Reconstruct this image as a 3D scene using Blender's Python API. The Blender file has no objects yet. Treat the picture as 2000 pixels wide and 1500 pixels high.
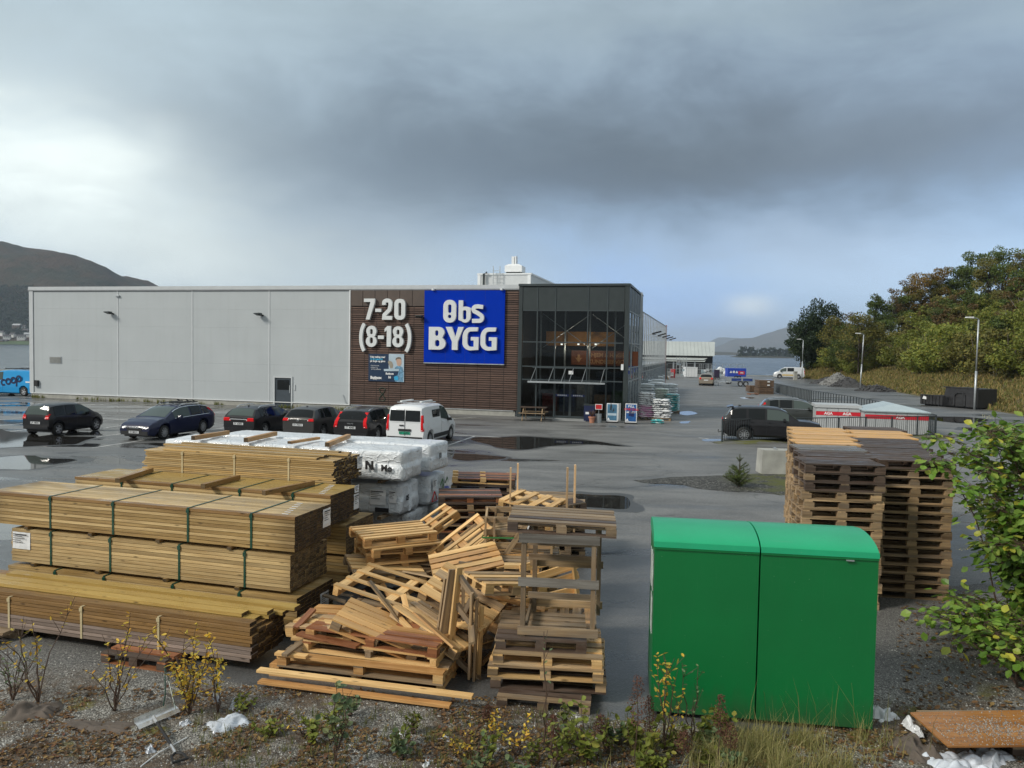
import bpy, bmesh, math, random
from mathutils import Vector, Matrix, noise
R = math.radians; PI = math.pi
rng = random.Random(7)
scn = bpy.context.scene; COL = scn.collection
# ---------------------------------------------------------------- camera
CAM_H = 4.0; FPX = 1502.0; PITCH = math.atan(66/1502); ROLL = R(1.0)
_f = Vector((0, math.cos(PITCH), -math.sin(PITCH)))
_r0 = Vector((1, 0, 0)); _u0 = Vector((0, math.sin(PITCH), math.cos(PITCH)))
_r = _r0*math.cos(ROLL) + _u0*math.sin(ROLL); _u = -_r0*math.sin(ROLL) + _u0*math.cos(ROLL)
cd = bpy.data.cameras.new('camera'); cam = bpy.data.objects.new('camera', cd); COL.objects.link(cam)
cd.sensor_width = 36; cd.sensor_fit = 'HORIZONTAL'; cd.lens = FPX/2000*36; cd.clip_start = 0.1; cd.clip_end = 30000
m = Matrix((_r, _u, -_f)).transposed().to_4x4(); m.translation = Vector((0, 0, CAM_H)); cam.matrix_world = m
scn.camera = cam
# ---------------------------------------------------------------- colour management
scn.view_settings.view_transform = 'Standard'; scn.view_settings.look = 'None'
scn.view_settings.gamma = 1; scn.view_settings.exposure = 0.42; scn.view_settings.use_curve_mapping = False
HAZE = 1.05e-4
SUN_EL, SUN_AZ = R(38), R(-118)      # soft light from the left, a little behind the viewer (azimuth from +Y, clockwise positive)
# ---------------------------------------------------------------- node helpers
class NT:
    def __init__(s, tree): s.t = tree; s.n = tree.nodes; s.l = tree.links
    def new(s, typ, **kw):
        nd = s.n.new(typ)
        for k, v in kw.items():
            if k.startswith('_'): setattr(nd, k[1:], v)
        return nd
    def link(s, a, b): s.l.new(a, b)
    def val(s, sock, v):
        if hasattr(v, 'is_output') or isinstance(v, bpy.types.NodeSocket): s.l.new(v, sock)
        elif v is not None:
            try: sock.default_value = v
            except Exception: sock.default_value = (*v, 1.0)
    def math(s, op, a, b=None, c=None, clamp=False):
        nd = s.n.new('ShaderNodeMath'); nd.operation = op; nd.use_clamp = clamp
        s.val(nd.inputs[0], a)
        if b is not None: s.val(nd.inputs[1], b)
        if c is not None: s.val(nd.inputs[2], c)
        return nd.outputs[0]
    def mix(s, f, a, b, blend='MIX'):
        nd = s.n.new('ShaderNodeMix'); nd.data_type = 'RGBA'; nd.blend_type = blend; nd.clamp_factor = True
        s.val(nd.inputs[0], f); s.col(nd.inputs[6], a); s.col(nd.inputs[7], b); return nd.outputs[2]
    def col(s, sock, v):
        if isinstance(v, bpy.types.NodeSocket): s.l.new(v, sock)
        else: sock.default_value = (*v[:3], 1.0)
    def noise(s, vec=None, scale=5, detail=4, rough=0.5, dist=0, out=0):
        nd = s.n.new('ShaderNodeTexNoise'); nd.inputs['Scale'].default_value = scale; nd.inputs['Detail'].default_value = detail
        nd.inputs['Roughness'].default_value = rough; nd.inputs['Distortion'].default_value = dist
        if vec is not None: s.l.new(vec, nd.inputs['Vector'])
        return nd.outputs[out]
    def voro(s, vec=None, scale=5, feature='F1', out=0, rand=1):
        nd = s.n.new('ShaderNodeTexVoronoi'); nd.feature = feature; nd.inputs['Scale'].default_value = scale
        nd.inputs['Randomness'].default_value = rand
        if vec is not None: s.l.new(vec, nd.inputs['Vector'])
        return nd.outputs[out]
    def ramp(s, fac, stops, interp='LINEAR'):
        nd = s.n.new('ShaderNodeValToRGB'); nd.color_ramp.interpolation = interp; s.l.new(fac, nd.inputs[0])
        e = nd.color_ramp.elements
        while len(e) < len(stops): e.new(0.5)
        for i, (p, c) in enumerate(stops):
            e[i].position = p; e[i].color = (c, c, c, 1) if not hasattr(c, '__len__') else (*c[:3], 1)
        return nd.outputs[0]
    def mapping(s, vec, scale=(1, 1, 1), loc=(0, 0, 0), rot=(0, 0, 0)):
        nd = s.n.new('ShaderNodeMapping'); s.l.new(vec, nd.inputs[0])
        s.val(nd.inputs[1], loc); nd.inputs[2].default_value = rot; nd.inputs[3].default_value = scale
        return nd.outputs[0]
    def bump(s, h, strength=0.3, dist=0.01):
        nd = s.n.new('ShaderNodeBump'); nd.inputs['Strength'].default_value = strength; nd.inputs['Distance'].default_value = dist
        s.l.new(h, nd.inputs['Height']); return nd.outputs[0]
    def coord(s, which='Object'):
        return s.n.new('ShaderNodeTexCoord').outputs[which]
    def pos(s): return s.n.new('ShaderNodeNewGeometry').outputs['Position']
    def rnd(s): return s.n.new('ShaderNodeObjectInfo').outputs['Random']
    def island(s): return s.n.new('ShaderNodeNewGeometry').outputs['Random Per Island']
    def sepxyz(s, v):
        nd = s.n.new('ShaderNodeSeparateXYZ'); s.l.new(v, nd.inputs[0]); return nd.outputs
    def comb(s, x, y, z):
        nd = s.n.new('ShaderNodeCombineXYZ')
        for i, v in enumerate((x, y, z)): s.val(nd.inputs[i], v)
        return nd.outputs[0]
    def vadd(s, a, b):
        nd = s.n.new('ShaderNodeVectorMath'); nd.operation = 'ADD'; s.val(nd.inputs[0], a); s.val(nd.inputs[1], b); return nd.outputs[0]
    def vscale(s, a, k):
        nd = s.n.new('ShaderNodeVectorMath'); nd.operation = 'SCALE'; s.val(nd.inputs[0], a); s.val(nd.inputs[3], k); return nd.outputs[0]
def new_mat(name):
    mt = bpy.data.materials.new(name); mt.use_nodes = True; nt = NT(mt.node_tree)
    bs = mt.node_tree.nodes['Principled BSDF']; return mt, nt, bs
def srgb(r, g, b):
    f = lambda c: (c/255/12.92) if c/255 <= 0.04045 else ((c/255+0.055)/1.055)**2.4
    return (f(r), f(g), f(b))
# ---------------------------------------------------------------- world: daylight sky behind a storm cloud deck
W = bpy.data.worlds.new('World'); scn.world = W; W.use_nodes = True
wn = NT(W.node_tree); bg = W.node_tree.nodes['Background']
sky = wn.new('ShaderNodeTexSky'); sky.sky_type = 'NISHITA'; sky.sun_disc = False
sky.sun_elevation = SUN_EL; sky.sun_rotation = SUN_AZ % (2*PI); sky.air_density = 1.2
d = wn.coord('Generated')
dn = wn.n.new('ShaderNodeVectorMath'); dn.operation = 'NORMALIZE'; wn.link(d, dn.inputs[0]); d = dn.outputs[0]
x, y, z = wn.sepxyz(d)
az = wn.math('ARCTAN2', x, y); el = wn.math('ARCSINE', z)
flat = wn.mapping(d, (1, 1, 2.6))
w1 = wn.noise(flat, 1.6, 5, 0.55); w2 = wn.noise(wn.mapping(d, (1, 1, 2.6), (3.1, 7.7, 1.3)), 1.6, 5, 0.55)
w3 = wn.noise(wn.mapping(d, (1, 1, 2.2), (9, 2, 5)), 4.6, 9, 0.62, 0.35)
azw = wn.math('ADD', az, wn.math('MULTIPLY', wn.math('SUBTRACT', w1, 0.5), 0.42))
elw = wn.math('ADD', el, wn.math('ADD', wn.math('MULTIPLY', wn.math('SUBTRACT', w2, 0.5), 0.16), wn.math('MULTIPLY', wn.math('SUBTRACT', w3, 0.5), 0.15)))
def blob(px, py, sx, sy, amp=1.0, warp=True, power=2.0):
    a0 = math.atan((px-1000)/FPX); e0 = (687 + (px-1000)*0.0175 - py)/FPX
    A = azw if warp else az; Ee = elw if warp else el
    a = wn.math('DIVIDE', wn.math('SUBTRACT', A, a0), sx/FPX); b = wn.math('DIVIDE', wn.math('SUBTRACT', Ee, e0), sy/FPX)
    q = wn.math('ADD', wn.math('POWER', wn.math('ABSOLUTE', a), power), wn.math('POWER', wn.math('ABSOLUTE', b), power))
    return wn.math('MULTIPLY', wn.math('EXPONENT', wn.math('MULTIPLY', q, -1.0)), amp)
nish = wn.vscale(sky.outputs[0], 0.10)
up = wn.math('MULTIPLY', elw, 1/1.2, clamp=True)
c = wn.ramp(up, [(0.0, srgb(180, 200, 226)), (0.10, srgb(144, 186, 240)), (0.20, srgb(150, 172, 208)), (0.34, srgb(144, 156, 168)), (0.6, srgb(176, 186, 196)), (1.0, srgb(200, 206, 212))])
c = wn.mix(0.15, c, nish)
behind = wn.math('MULTIPLY', wn.math('SUBTRACT', wn.math('ABSOLUTE', az), 0.9), 1.4, clamp=True)      # the deck thins out away from the storm
c = wn.mix(behind, c, srgb(176, 179, 182))
def add(mask, colr):
    global c
    c = wn.mix(mask, c, colr)
add(blob(1750, 530, 440, 120, 0.85), srgb(186, 208, 238))
add(blob(1290, 580, 200, 100, 0.85), srgb(146, 184, 244))
add(blob(1560, 470, 260, 60, 0.45), srgb(182, 196, 220))
add(blob(60, 100, 820, 270, 0.85), srgb(168, 182, 194))
add(blob(500, 520, 560, 170, 0.95), srgb(204, 211, 214))
add(blob(60, 360, 330, 200, 0.85), srgb(204, 213, 218))
add(blob(560, 330, 300, 160, 0.55), srgb(160, 170, 178))
add(blob(900, 380, 340, 120, 0.8), srgb(122, 134, 148))
add(blob(1350, 310, 620, 125, 1.0), srgb(78, 89, 104))
add(blob(1850, 290, 420, 120, 0.7), srgb(108, 118, 132))
add(blob(1000, 250, 560, 110, 0.4), srgb(118, 130, 142))
add(blob(760, 480, 260, 70, 0.5), srgb(150, 163, 180))
add(blob(120, 390, 190, 85, 0.9), srgb(246, 250, 250))
add(blob(60, 460, 300, 50, 0.6), srgb(222, 228, 230))
add(blob(320, 520, 200, 60, 0.5), srgb(228, 232, 232))
add(blob(1461, 605, 42, 20, 0.8, False, 2.4), srgb(222, 230, 242))
tex = wn.math('MULTIPLY_ADD', wn.math('SUBTRACT', w3, 0.5), 0.5, 1.0)
fac = wn.new('ShaderNodeVectorMath', _operation='SCALE'); wn.link(c, fac.inputs[0]); wn.link(tex, fac.inputs[3])
lowm = wn.math('MULTIPLY', z, -12.0, clamp=True)
tint = wn.mix(1.0, fac.outputs[0], (.955, 1.0, .965), 'MULTIPLY')
fin = wn.mix(lowm, tint, (0.12, 0.13, 0.14))
wn.link(fin, bg.inputs[0]); bg.inputs[1].default_value = 1.0
sd = bpy.data.lights.new('sun', 'SUN'); sd.energy = 2.4; sd.angle = R(14); sd.color = (1.0, 0.94, 0.84)
so = bpy.data.objects.new('sun', sd); COL.objects.link(so)
sv = Vector((math.sin(SUN_AZ)*math.cos(SUN_EL), math.cos(SUN_AZ)*math.cos(SUN_EL), math.sin(SUN_EL)))
so.rotation_euler = sv.to_track_quat('Z', 'Y').to_euler()
# ---------------------------------------------------------------- object helpers
def at(px, py, z=0.0):
    d = _f + _r*((px-1000)/FPX) - _u*((py-750)/FPX); t = (z-CAM_H)/d.z
    return Vector((0, 0, CAM_H)) + d*t
def ray_y(px, py, Y):
    d = _f + _r*((px-1000)/FPX) - _u*((py-750)/FPX); return Vector((0, 0, CAM_H)) + d*(Y/d.y)
def tag(o, label=None, cat=None, group=None, kind=None):
    if label: o['label'] = label
    if cat: o['category'] = cat
    if group: o['group'] = group
    if kind: o['kind'] = kind
    return o
def thing(name, label, cat, loc=(0, 0, 0), rotz=0, group=None, rot=None):
    o = bpy.data.objects.new(name, None); COL.objects.link(o); o.location = loc
    o.rotation_euler = rot if rot else (0, 0, rotz); o.empty_display_size = 0.1
    return tag(o, label, cat, group)
def inst(name, me, parent=None, loc=(0, 0, 0), rot=(0, 0, 0), scale=None):
    o = bpy.data.objects.new(name, me); COL.objects.link(o); o.location = loc; o.rotation_euler = rot
    if scale: o.scale = scale
    if parent: o.parent = parent
    return o
def copy_tree(o, parent=None):
    c = o.copy(); COL.objects.link(c)
    if parent: c.parent = parent
    for ch in list(o.children): copy_tree(ch, c)
    return c
class MB:
    """collects geometry for one mesh"""
    def __init__(s): s.v = []; s.f = []; s.m = []; s.M = Matrix.Identity(4)
    def add(s, vs, fs, mi=0):
        b = len(s.v); s.v += [tuple(s.M @ Vector(v)) for v in vs]; s.f += [tuple(i+b for i in f) for f in fs]; s.m += [mi]*len(fs); return s
    def box(s, x0, x1, y0, y1, z0, z1, mi=0, endmi=None):
        vs = [(x0, y0, z0), (x1, y0, z0), (x1, y1, z0), (x0, y1, z0), (x0, y0, z1), (x1, y0, z1), (x1, y1, z1), (x0, y1, z1)]
        s.add(vs, [(3, 2, 1, 0), (4, 5, 6, 7), (0, 1, 5, 4), (2, 3, 7, 6), (1, 2, 6, 5), (3, 0, 4, 7)], mi)
        if endmi is not None: s.m[-1] = endmi; s.m[-2] = endmi
        return s
    def bar(s, a, b, w, h=None, mi=0, up=(0, 0, 1)):
        a = Vector(a); b = Vector(b); h = h or w; d = (b-a).normalized(); upv = Vector(up)
        if abs(d.dot(upv)) > 0.98: upv = Vector((1, 0, 0))
        sx = d.cross(upv).normalized()*w/2; sz = sx.cross(d).normalized()*h/2
        vs = [a-sx-sz, a+sx-sz, a+sx+sz, a-sx+sz, b-sx-sz, b+sx-sz, b+sx+sz, b-sx+sz]
        return s.add(vs, [(3, 2, 1, 0), (4, 5, 6, 7), (0, 1, 5, 4), (2, 3, 7, 6), (1, 2, 6, 5), (3, 0, 4, 7)], mi)
    def tube(s, pts, rad, n=6, mi=0, cap=True):
        pts = [Vector(p) for p in pts]; rad = rad if hasattr(rad, '__len__') else [rad]*len(pts); rings = []
        for i, p in enumerate(pts):
            d = (pts[min(i+1, len(pts)-1)] - pts[max(i-1, 0)])
            d = d.normalized() if d.length > 1e-9 else Vector((0, 0, 1))
            ref = Vector((0, 0, 1)) if abs(d.z) < 0.9 else Vector((1, 0, 0))
            a = d.cross(ref).normalized(); b = d.cross(a).normalized()
            rings.append([p + a*math.cos(2*PI*k/n)*rad[i] + b*math.sin(2*PI*k/n)*rad[i] for k in range(n)])
        fs = []
        for i in range(len(rings)-1):
            for k in range(n): fs.append((i*n+k, i*n+(k+1) % n, (i+1)*n+(k+1) % n, (i+1)*n+k))
        if cap: fs.append(tuple(range(n-1, -1, -1))); fs.append(tuple((len(rings)-1)*n+k for k in range(n)))
        return s.add([v for r_ in rings for v in r_], fs, mi)
    def lathe(s, prof, n=16, mi=0, axis='Z'):
        vs = []
        for (r_, h) in prof:
            for k in range(n):
                a = 2*PI*k/n
                vs.append((r_*math.cos(a), r_*math.sin(a), h) if axis == 'Z' else (r_*math.cos(a), h, r_*math.sin(a)))
        fs = [(i*n+k, i*n+(k+1) % n, (i+1)*n+(k+1) % n, (i+1)*n+k) for i in range(len(prof)-1) for k in range(n)]
        if axis != 'Z': fs = [f[::-1] for f in fs]
        return s.add(vs, fs, mi)
    def prism(s, outline, y0, y1, mi=0):
        """outline in (x,z), extruded along y"""
        n = len(outline); vs = [(p[0], y0, p[1]) for p in outline] + [(p[0], y1, p[1]) for p in outline]
        fs = [tuple(range(n)), tuple(range(2*n-1, n-1, -1))] + [(i, i+n, (i+1) % n+n, (i+1) % n) for i in range(n)]
        return s.add(vs, fs, mi)
    def mesh(s, name, mats, smooth=False):
        me = bpy.data.meshes.new(name); me.from_pydata(s.v, [], s.f)
        for mt in (mats if isinstance(mats, (list, tuple)) else [mats]): me.materials.append(mt)
        if len(me.materials) > 1: me.polygons.foreach_set('material_index', s.m)
        if smooth: me.polygons.foreach_set('use_smooth', [True]*len(me.polygons))
        me.update(); return me
    def build(s, name, mats, parent=None, loc=(0, 0, 0), rot=(0, 0, 0), smooth=False, auto=None):
        me = s.mesh(name, mats, smooth or bool(auto))
        if auto:
            bm = bmesh.new(); bm.from_mesh(me); bmesh.ops.recalc_face_normals(bm, faces=bm.faces)
            for e in bm.edges:
                if len(e.link_faces) == 2 and e.calc_face_angle(0) > R(auto): e.smooth = False
            bm.to_mesh(me); bm.free()
        return inst(name, me, parent, loc, rot)
_bx = {}
def boxmesh(lx, ly, lz, mat, endmat=None):
    """board centred on its own origin, long axis X, ends may have their own material"""
    k = (round(lx, 4), round(ly, 4), round(lz, 4), mat.name, endmat.name if endmat else '')
    if k not in _bx:
        b = MB().box(-lx/2, lx/2, -ly/2, ly/2, -lz/2, lz/2, 0, 1 if endmat else None)
        _bx[k] = b.mesh('board', [mat, endmat] if endmat else [mat])
    return _bx[k]
def text_mesh(body, size, mat, extrude=0.0, offset=0.0, align='CENTER', shear=0, spacing=1.0):
    cu = bpy.data.curves.new('txt', 'FONT'); cu.body = body; cu.size = size; cu.extrude = extrude; cu.offset = offset
    cu.align_x = align; cu.align_y = 'CENTER'; cu.shear = shear; cu.space_character = spacing; cu.resolution_u = 3
    ob = bpy.data.objects.new('txt', cu); me = bpy.data.meshes.new_from_object(ob)
    bpy.data.objects.remove(ob); me.materials.clear(); me.materials.append(mat); return me
def poly_mesh(loops, mat, extrude=0.05):
    """2D outline loops (outer + holes) extruded; lies in local XY"""
    cu = bpy.data.curves.new('g', 'CURVE'); cu.dimensions = '2D'; cu.fill_mode = 'BOTH'; cu.extrude = extrude
    for lp in loops:
        sp = cu.splines.new('POLY'); sp.points.add(len(lp)-1); sp.use_cyclic_u = True
        for i, p in enumerate(lp): sp.points[i].co = (p[0], p[1], 0, 1)
    ob = bpy.data.objects.new('g', cu); me = bpy.data.meshes.new_from_object(ob); bpy.data.objects.remove(ob)
    me.materials.clear(); me.materials.append(mat); return me
def ribbon(pts, w, closed=False):
    """outline(s) of a stroke"""
    n = len(pts); L = []; Rr = []
    for i in range(n):
        if closed: a = pts[i-1]; b = pts[(i+1) % n]
        else: a = pts[max(i-1, 0)]; b = pts[min(i+1, n-1)]
        p = Vector((*pts[i], 0)); a = Vector((*a, 0)); b = Vector((*b, 0))
        d1 = (p-a).normalized() if (p-a).length > 1e-9 else (b-p).normalized()
        d2 = (b-p).normalized() if (b-p).length > 1e-9 else d1
        t = (d1+d2).normalized(); nrm = Vector((-t.y, t.x, 0)); k = 1/max(0.5, nrm.dot(Vector((-d1.y, d1.x, 0))))
        L.append(tuple((p+nrm*w/2*k)[:2])); Rr.append(tuple((p-nrm*w/2*k)[:2]))
    if closed: return [L, Rr]
    return [L + Rr[::-1]]
def arc(cx, cy, rx, ry, a0, a1, n=10):
    return [(cx+rx*math.cos(R(a0+(a1-a0)*i/n)), cy+ry*math.sin(R(a0+(a1-a0)*i/n))) for i in range(n+1)]
def rrect(x0, x1, y0, y1, r, n=5):
    return arc(x1-r, y0+r, r, r, -90, 0, n)+arc(x1-r, y1-r, r, r, 0, 90, n)+arc(x0+r, y1-r, r, r, 90, 180, n)+arc(x0+r, y0+r, r, r, 180, 270, n)
def structure(name, mb, mat, smooth=False, kind='structure'):
    o = mb.build(name, mat, smooth=smooth); o['kind'] = kind; return o
# ---------------------------------------------------------------- materials
def simple(name, col, rough=0.5, metal=0.0, var=0.12, scale=3.0, bump=0.0, spec=0.5, coat=0.0, dirt=0.0, space='Object', perobj=0.0):
    mt, nt, bs = new_mat(name)
    co = nt.coord(space); n1 = nt.noise(co, scale, 5, 0.6)
    lo = tuple(v*(1-var) for v in col); hi = tuple(min(1, v*(1+var)) for v in col)
    c = nt.mix(nt.ramp(n1, [(0.3, 0.0), (0.7, 1.0)]), lo, hi)
    if dirt:
        n2 = nt.noise(co, scale*4, 6, 0.7); c = nt.mix(nt.math('MULTIPLY', nt.ramp(n2, [(0.5, 0), (0.8, 1)]), dirt), c, (0.06, 0.05, 0.035))
    if perobj:
        k = nt.math('MULTIPLY_ADD', nt.math('SUBTRACT', nt.rnd(), 0.5), perobj*2, 1.0)
        vm = nt.vscale(c, k); c = vm
    nt.col(bs.inputs['Base Color'], c)
    bs.inputs['Roughness'].default_value = rough; bs.inputs['Metallic'].default_value = metal
    bs.inputs['Specular IOR Level'].default_value = spec; bs.inputs['Coat Weight'].default_value = coat
    bs.inputs['Coat Roughness'].default_value = 0.04
    nr = nt.ramp(n1, [(0.3, max(0, rough-0.06)), (0.7, min(1, rough+0.08))]); nt.link(nr, bs.inputs['Roughness'])
    if bump:
        nb = nt.noise(co, scale*12, 4, 0.6); nt.link(nt.bump(nb, bump, 0.01), bs.inputs['Normal'])
    return mt
def wood(name, light, dark, rough=0.5, grain=1.0, weather=0.0, wetend=0.0, pervar=0.25, knots=0.8):
    mt, nt, bs = new_mat(name)
    co = nt.coord('Object'); rn = nt.rnd()
    off = nt.comb(nt.math('MULTIPLY', rn, 91.7), nt.math('MULTIPLY', rn, 37.3), nt.math('MULTIPLY', rn, 53.1))
    v = nt.vadd(co, off)
    g1 = nt.noise(nt.mapping(v, (0.9*grain, 26*grain, 26*grain)), 1.0, 5, 0.65, 0.3)
    g2 = nt.noise(nt.mapping(v, (0.8, 4, 4)), 1.5, 4, 0.62)
    g3 = nt.noise(nt.mapping(v, (3, 90, 90)), 1.0, 2, 0.5)
    f = nt.math('ADD', nt.math('MULTIPLY', g1, 0.62), nt.math('MULTIPLY', g2, 0.38))
    c = nt.mix(nt.ramp(f, [(0.36, 1.0), (0.62, 0.0)]), light, dark)
    c = nt.mix(nt.math('MULTIPLY', nt.ramp(g3, [(0.45, 0), (0.7, 1)]), 0.35), c, tuple(q*0.6 for q in dark))
    kn = nt.voro(nt.mapping(v, (2.6, 9, 9)), 1.0)
    c = nt.mix(nt.math('MULTIPLY', nt.ramp(kn, [(0.05, 1), (0.15, 0)]), knots), c, tuple(q*0.28 for q in dark))
    if weather:
        wv = nt.noise(nt.mapping(v, (1.1, 5, 5)), 2.2, 4, 0.6)
        c = nt.mix(nt.math('MULTIPLY', nt.ramp(wv, [(0.4, 0), (0.66, 1)]), weather), c, (0.16, 0.145, 0.125))
    if wetend:
        sx = nt.sepxyz(co)[0]
        e = nt.math('MULTIPLY', nt.math('SUBTRACT', nt.math('ADD', nt.math('ABSOLUTE', sx), nt.math('MULTIPLY', g2, 0.7)), wetend), 3.2, clamp=True)
        c = nt.mix(nt.math('MULTIPLY', e, 0.55), c, tuple(q*0.35 for q in dark))
    k = nt.math('MULTIPLY_ADD', nt.math('SUBTRACT', nt.math('FRACT', nt.math('MULTIPLY', rn, 17.3)), 0.5), pervar*2, 1.0)
    c = nt.vscale(c, k)
    nt.col(bs.inputs['Base Color'], c)
    nt.link(nt.ramp(nt.noise(v, 3.0, 3, 0.5), [(0.35, max(0.1, rough-0.16)), (0.65, min(1, rough+0.16))]), bs.inputs['Roughness'])
    nt.link(nt.bump(nt.math('ADD', g1, nt.math('MULTIPLY', g3, 0.4)), 0.35, 0.004), bs.inputs['Normal'])
    return mt
MT = {}
MT['treated'] = wood('pressure treated pine', (0.52, 0.355, 0.145), (0.27, 0.165, 0.058), 0.46, wetend=2.62)
MT['treated_pale'] = wood('pale treated pine', (0.57, 0.42, 0.205), (0.33, 0.215, 0.09), 0.5, wetend=2.62)
MT['treated_brown'] = wood('brown wet treated pine', (0.30, 0.175, 0.065), (0.16, 0.085, 0.028), 0.42)
MT['treated_yellow'] = wood('yellow wet treated pine', (0.42, 0.29, 0.085), (0.30, 0.19, 0.05), 0.38)
MT['greywood'] = wood('weathered lilac grey pine', (0.30, 0.235, 0.20), (0.18, 0.13, 0.10), 0.55)
MT['endgrain'] = wood('dark wet end grain', (0.060, 0.035, 0.015), (0.022, 0.013, 0.007), 0.6, knots=0, pervar=0.45)
MT['endgrain_pale'] = wood('damp pale end grain', (0.15, 0.10, 0.045), (0.045, 0.027, 0.012), 0.6, knots=0, pervar=0.5)
MT['fresh'] = wood('fresh pallet pine', (0.74, 0.50, 0.23), (0.50, 0.29, 0.105), 0.55)
MT['orange'] = wood('wet orange pallet pine', (0.58, 0.34, 0.135), (0.34, 0.165, 0.055), 0.45)
MT['redwood'] = wood('wet red brown pallet wood', (0.38, 0.16, 0.07), (0.18, 0.065, 0.028), 0.42)
MT['oldpal'] = wood('old grey brown pallet wood', (0.34, 0.245, 0.145), (0.15, 0.095, 0.05), 0.6, weather=0.42)
MT['darkpal'] = wood('dark damp pallet wood', (0.105, 0.068, 0.048), (0.045, 0.028, 0.02), 0.5, weather=0.25)
MT['euro'] = wood('used euro pallet wood', (0.48, 0.33, 0.17), (0.20, 0.125, 0.065), 0.6, weather=0.35, pervar=0.4)
MT['eurotop'] = wood('new euro pallet wood', (0.72, 0.44, 0.17), (0.54, 0.29, 0.10), 0.5)
MT['paleboard'] = wood('pale planed pine', (0.66, 0.46, 0.26), (0.50, 0.31, 0.15), 0.55, knots=0.6)
MT['slat'] = wood('brown stained cladding slat', (0.150, 0.092, 0.070), (0.078, 0.047, 0.037), 0.6, pervar=0.3, knots=0.2)
MT['slatback'] = simple('dark cladding backing', (0.018, 0.012, 0.010), 0.8)
MT['white'] = simple('white painted metal', (0.72, 0.74, 0.75), 0.4, var=0.05)
MT['letter'] = simple('light grey sign letter face', (0.66, 0.69, 0.70), 0.45, var=0.04)
MT['blue'] = simple('royal blue sign sheet', (0.0, 0.030, 0.40), 0.6, var=0.04, scale=0.5, spec=.06)
MT['anth'] = simple('anthracite metal cladding', (0.030, 0.040, 0.042), 0.42, var=0.1)
MT['anthframe'] = simple('anthracite frame', (0.040, 0.053, 0.058), 0.4, var=0.1)
MT['black'] = simple('black plastic', (0.014, 0.014, 0.015), 0.5)
MT['galv'] = simple('galvanised steel', (0.42, 0.45, 0.47), 0.42, 0.6, var=0.15, scale=6)
MT['steelrail'] = simple('grey painted steel rail', (0.055, 0.066, 0.072), 0.45, 0.2)
MT['concrete'] = simple('weathered concrete', (0.34, 0.34, 0.31), 0.85, var=0.22, scale=2.5, bump=0.3, dirt=0.35)
MT['red'] = simple('red paint', (0.50, 0.02, 0.025), 0.4)
MT['paper'] = simple('white label paper', (0.74, 0.75, 0.76), 0.5, var=0.06)
MT['ink'] = simple('black print', (0.015, 0.015, 0.017), 0.6)
MT['strap'] = simple('dark green plastic strap', (0.012, 0.060, 0.038), 0.35)
MT['strap_pale'] = simple('clear plastic strap', (0.48, 0.40, 0.24), 0.35)
MT['strap_green'] = simple('bright green plastic strap', (0.05, 0.20, 0.06), 0.35)
MT['tyre'] = simple('tyre rubber', (0.012, 0.012, 0.012), 0.75)
MT['alloy'] = simple('alloy rim', (0.52, 0.53, 0.55), 0.3, 0.7)
MT['chrome'] = simple('chrome trim', (0.75, 0.76, 0.78), 0.15, 1.0, var=0.02)
MT['lampred'] = simple('red lamp lens', (0.60, 0.010, 0.014), 0.25, spec=.2)
MT['lampclear'] = simple('clear lamp lens', (0.55, 0.58, 0.62), 0.1, 0.3, coat=1.0)
MT['plate'] = simple('number plate', (0.66, 0.68, 0.70), 0.4)
MT['plategreen'] = simple('green number plate', (0.0, 0.32, 0.18), 0.4)
MT['kerb'] = simple('kerb concrete', (0.30, 0.30, 0.28), 0.8, dirt=0.4)
def glassmat(name, col, rough=0.03):
    mt, nt, bs = new_mat(name); bs.inputs['Base Color'].default_value = (*col, 1); bs.inputs['Roughness'].default_value = rough
    bs.inputs['Specular IOR Level'].default_value = 0.3
    return mt
MT['carglass'] = glassmat('tinted car glass', (0.008, 0.010, 0.011))
MT['cargreen'] = glassmat('car glass with painted cabin and reflection', (0.065, 0.085, 0.08))  # opaque glass, lightened so the colour carries a reflection
def archglass(name, tint, refl):
    mt, nt, bs = new_mat(name); out = nt.n['Material Output']
    tr = nt.new('ShaderNodeBsdfTransparent'); tr.inputs[0].default_value = (*tint, 1)
    gl = nt.new('ShaderNodeBsdfGlossy'); gl.inputs['Roughness'].default_value = 0.015; gl.inputs[0].default_value = (0.9, 0.95, 1, 1)
    fr = nt.new('ShaderNodeFresnel'); fr.inputs[0].default_value = refl
    nt.link(nt.bump(nt.noise(nt.coord('Object'), 0.7, 2, 0.5), 0.15, 0.02), gl.inputs['Normal'])
    mx = nt.new('ShaderNodeMixShader'); nt.link(fr.outputs[0], mx.inputs[0]); nt.link(tr.outputs[0], mx.inputs[1]); nt.link(gl.outputs[0], mx.inputs[2])
    nt.link(mx.outputs[0], out.inputs['Surface']); return mt
MT['pane'] = archglass('shopfront glass', (0.56, 0.59, 0.59), 1.33)
MT['clearpane'] = archglass('greenhouse glass', (0.80, 0.84, 0.85), 1.5)
def carpaint(name, col, metal=0.0):
    mt, nt, bs = new_mat(name); n = nt.noise(nt.coord('Object'), 2.0, 5, 0.6)
    nt.col(bs.inputs['Base Color'], nt.mix(nt.math('MULTIPLY', nt.ramp(n, [(0.45, 0), (0.7, 1)]), 0.03), col, (0.16, 0.15, 0.14)))
    bs.inputs['Roughness'].default_value = 0.38; bs.inputs['Metallic'].default_value = metal
    bs.inputs['Specular IOR Level'].default_value = 0.2; bs.inputs['Coat Weight'].default_value = 0.5; bs.inputs['Coat Roughness'].default_value = 0.03; return mt
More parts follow.
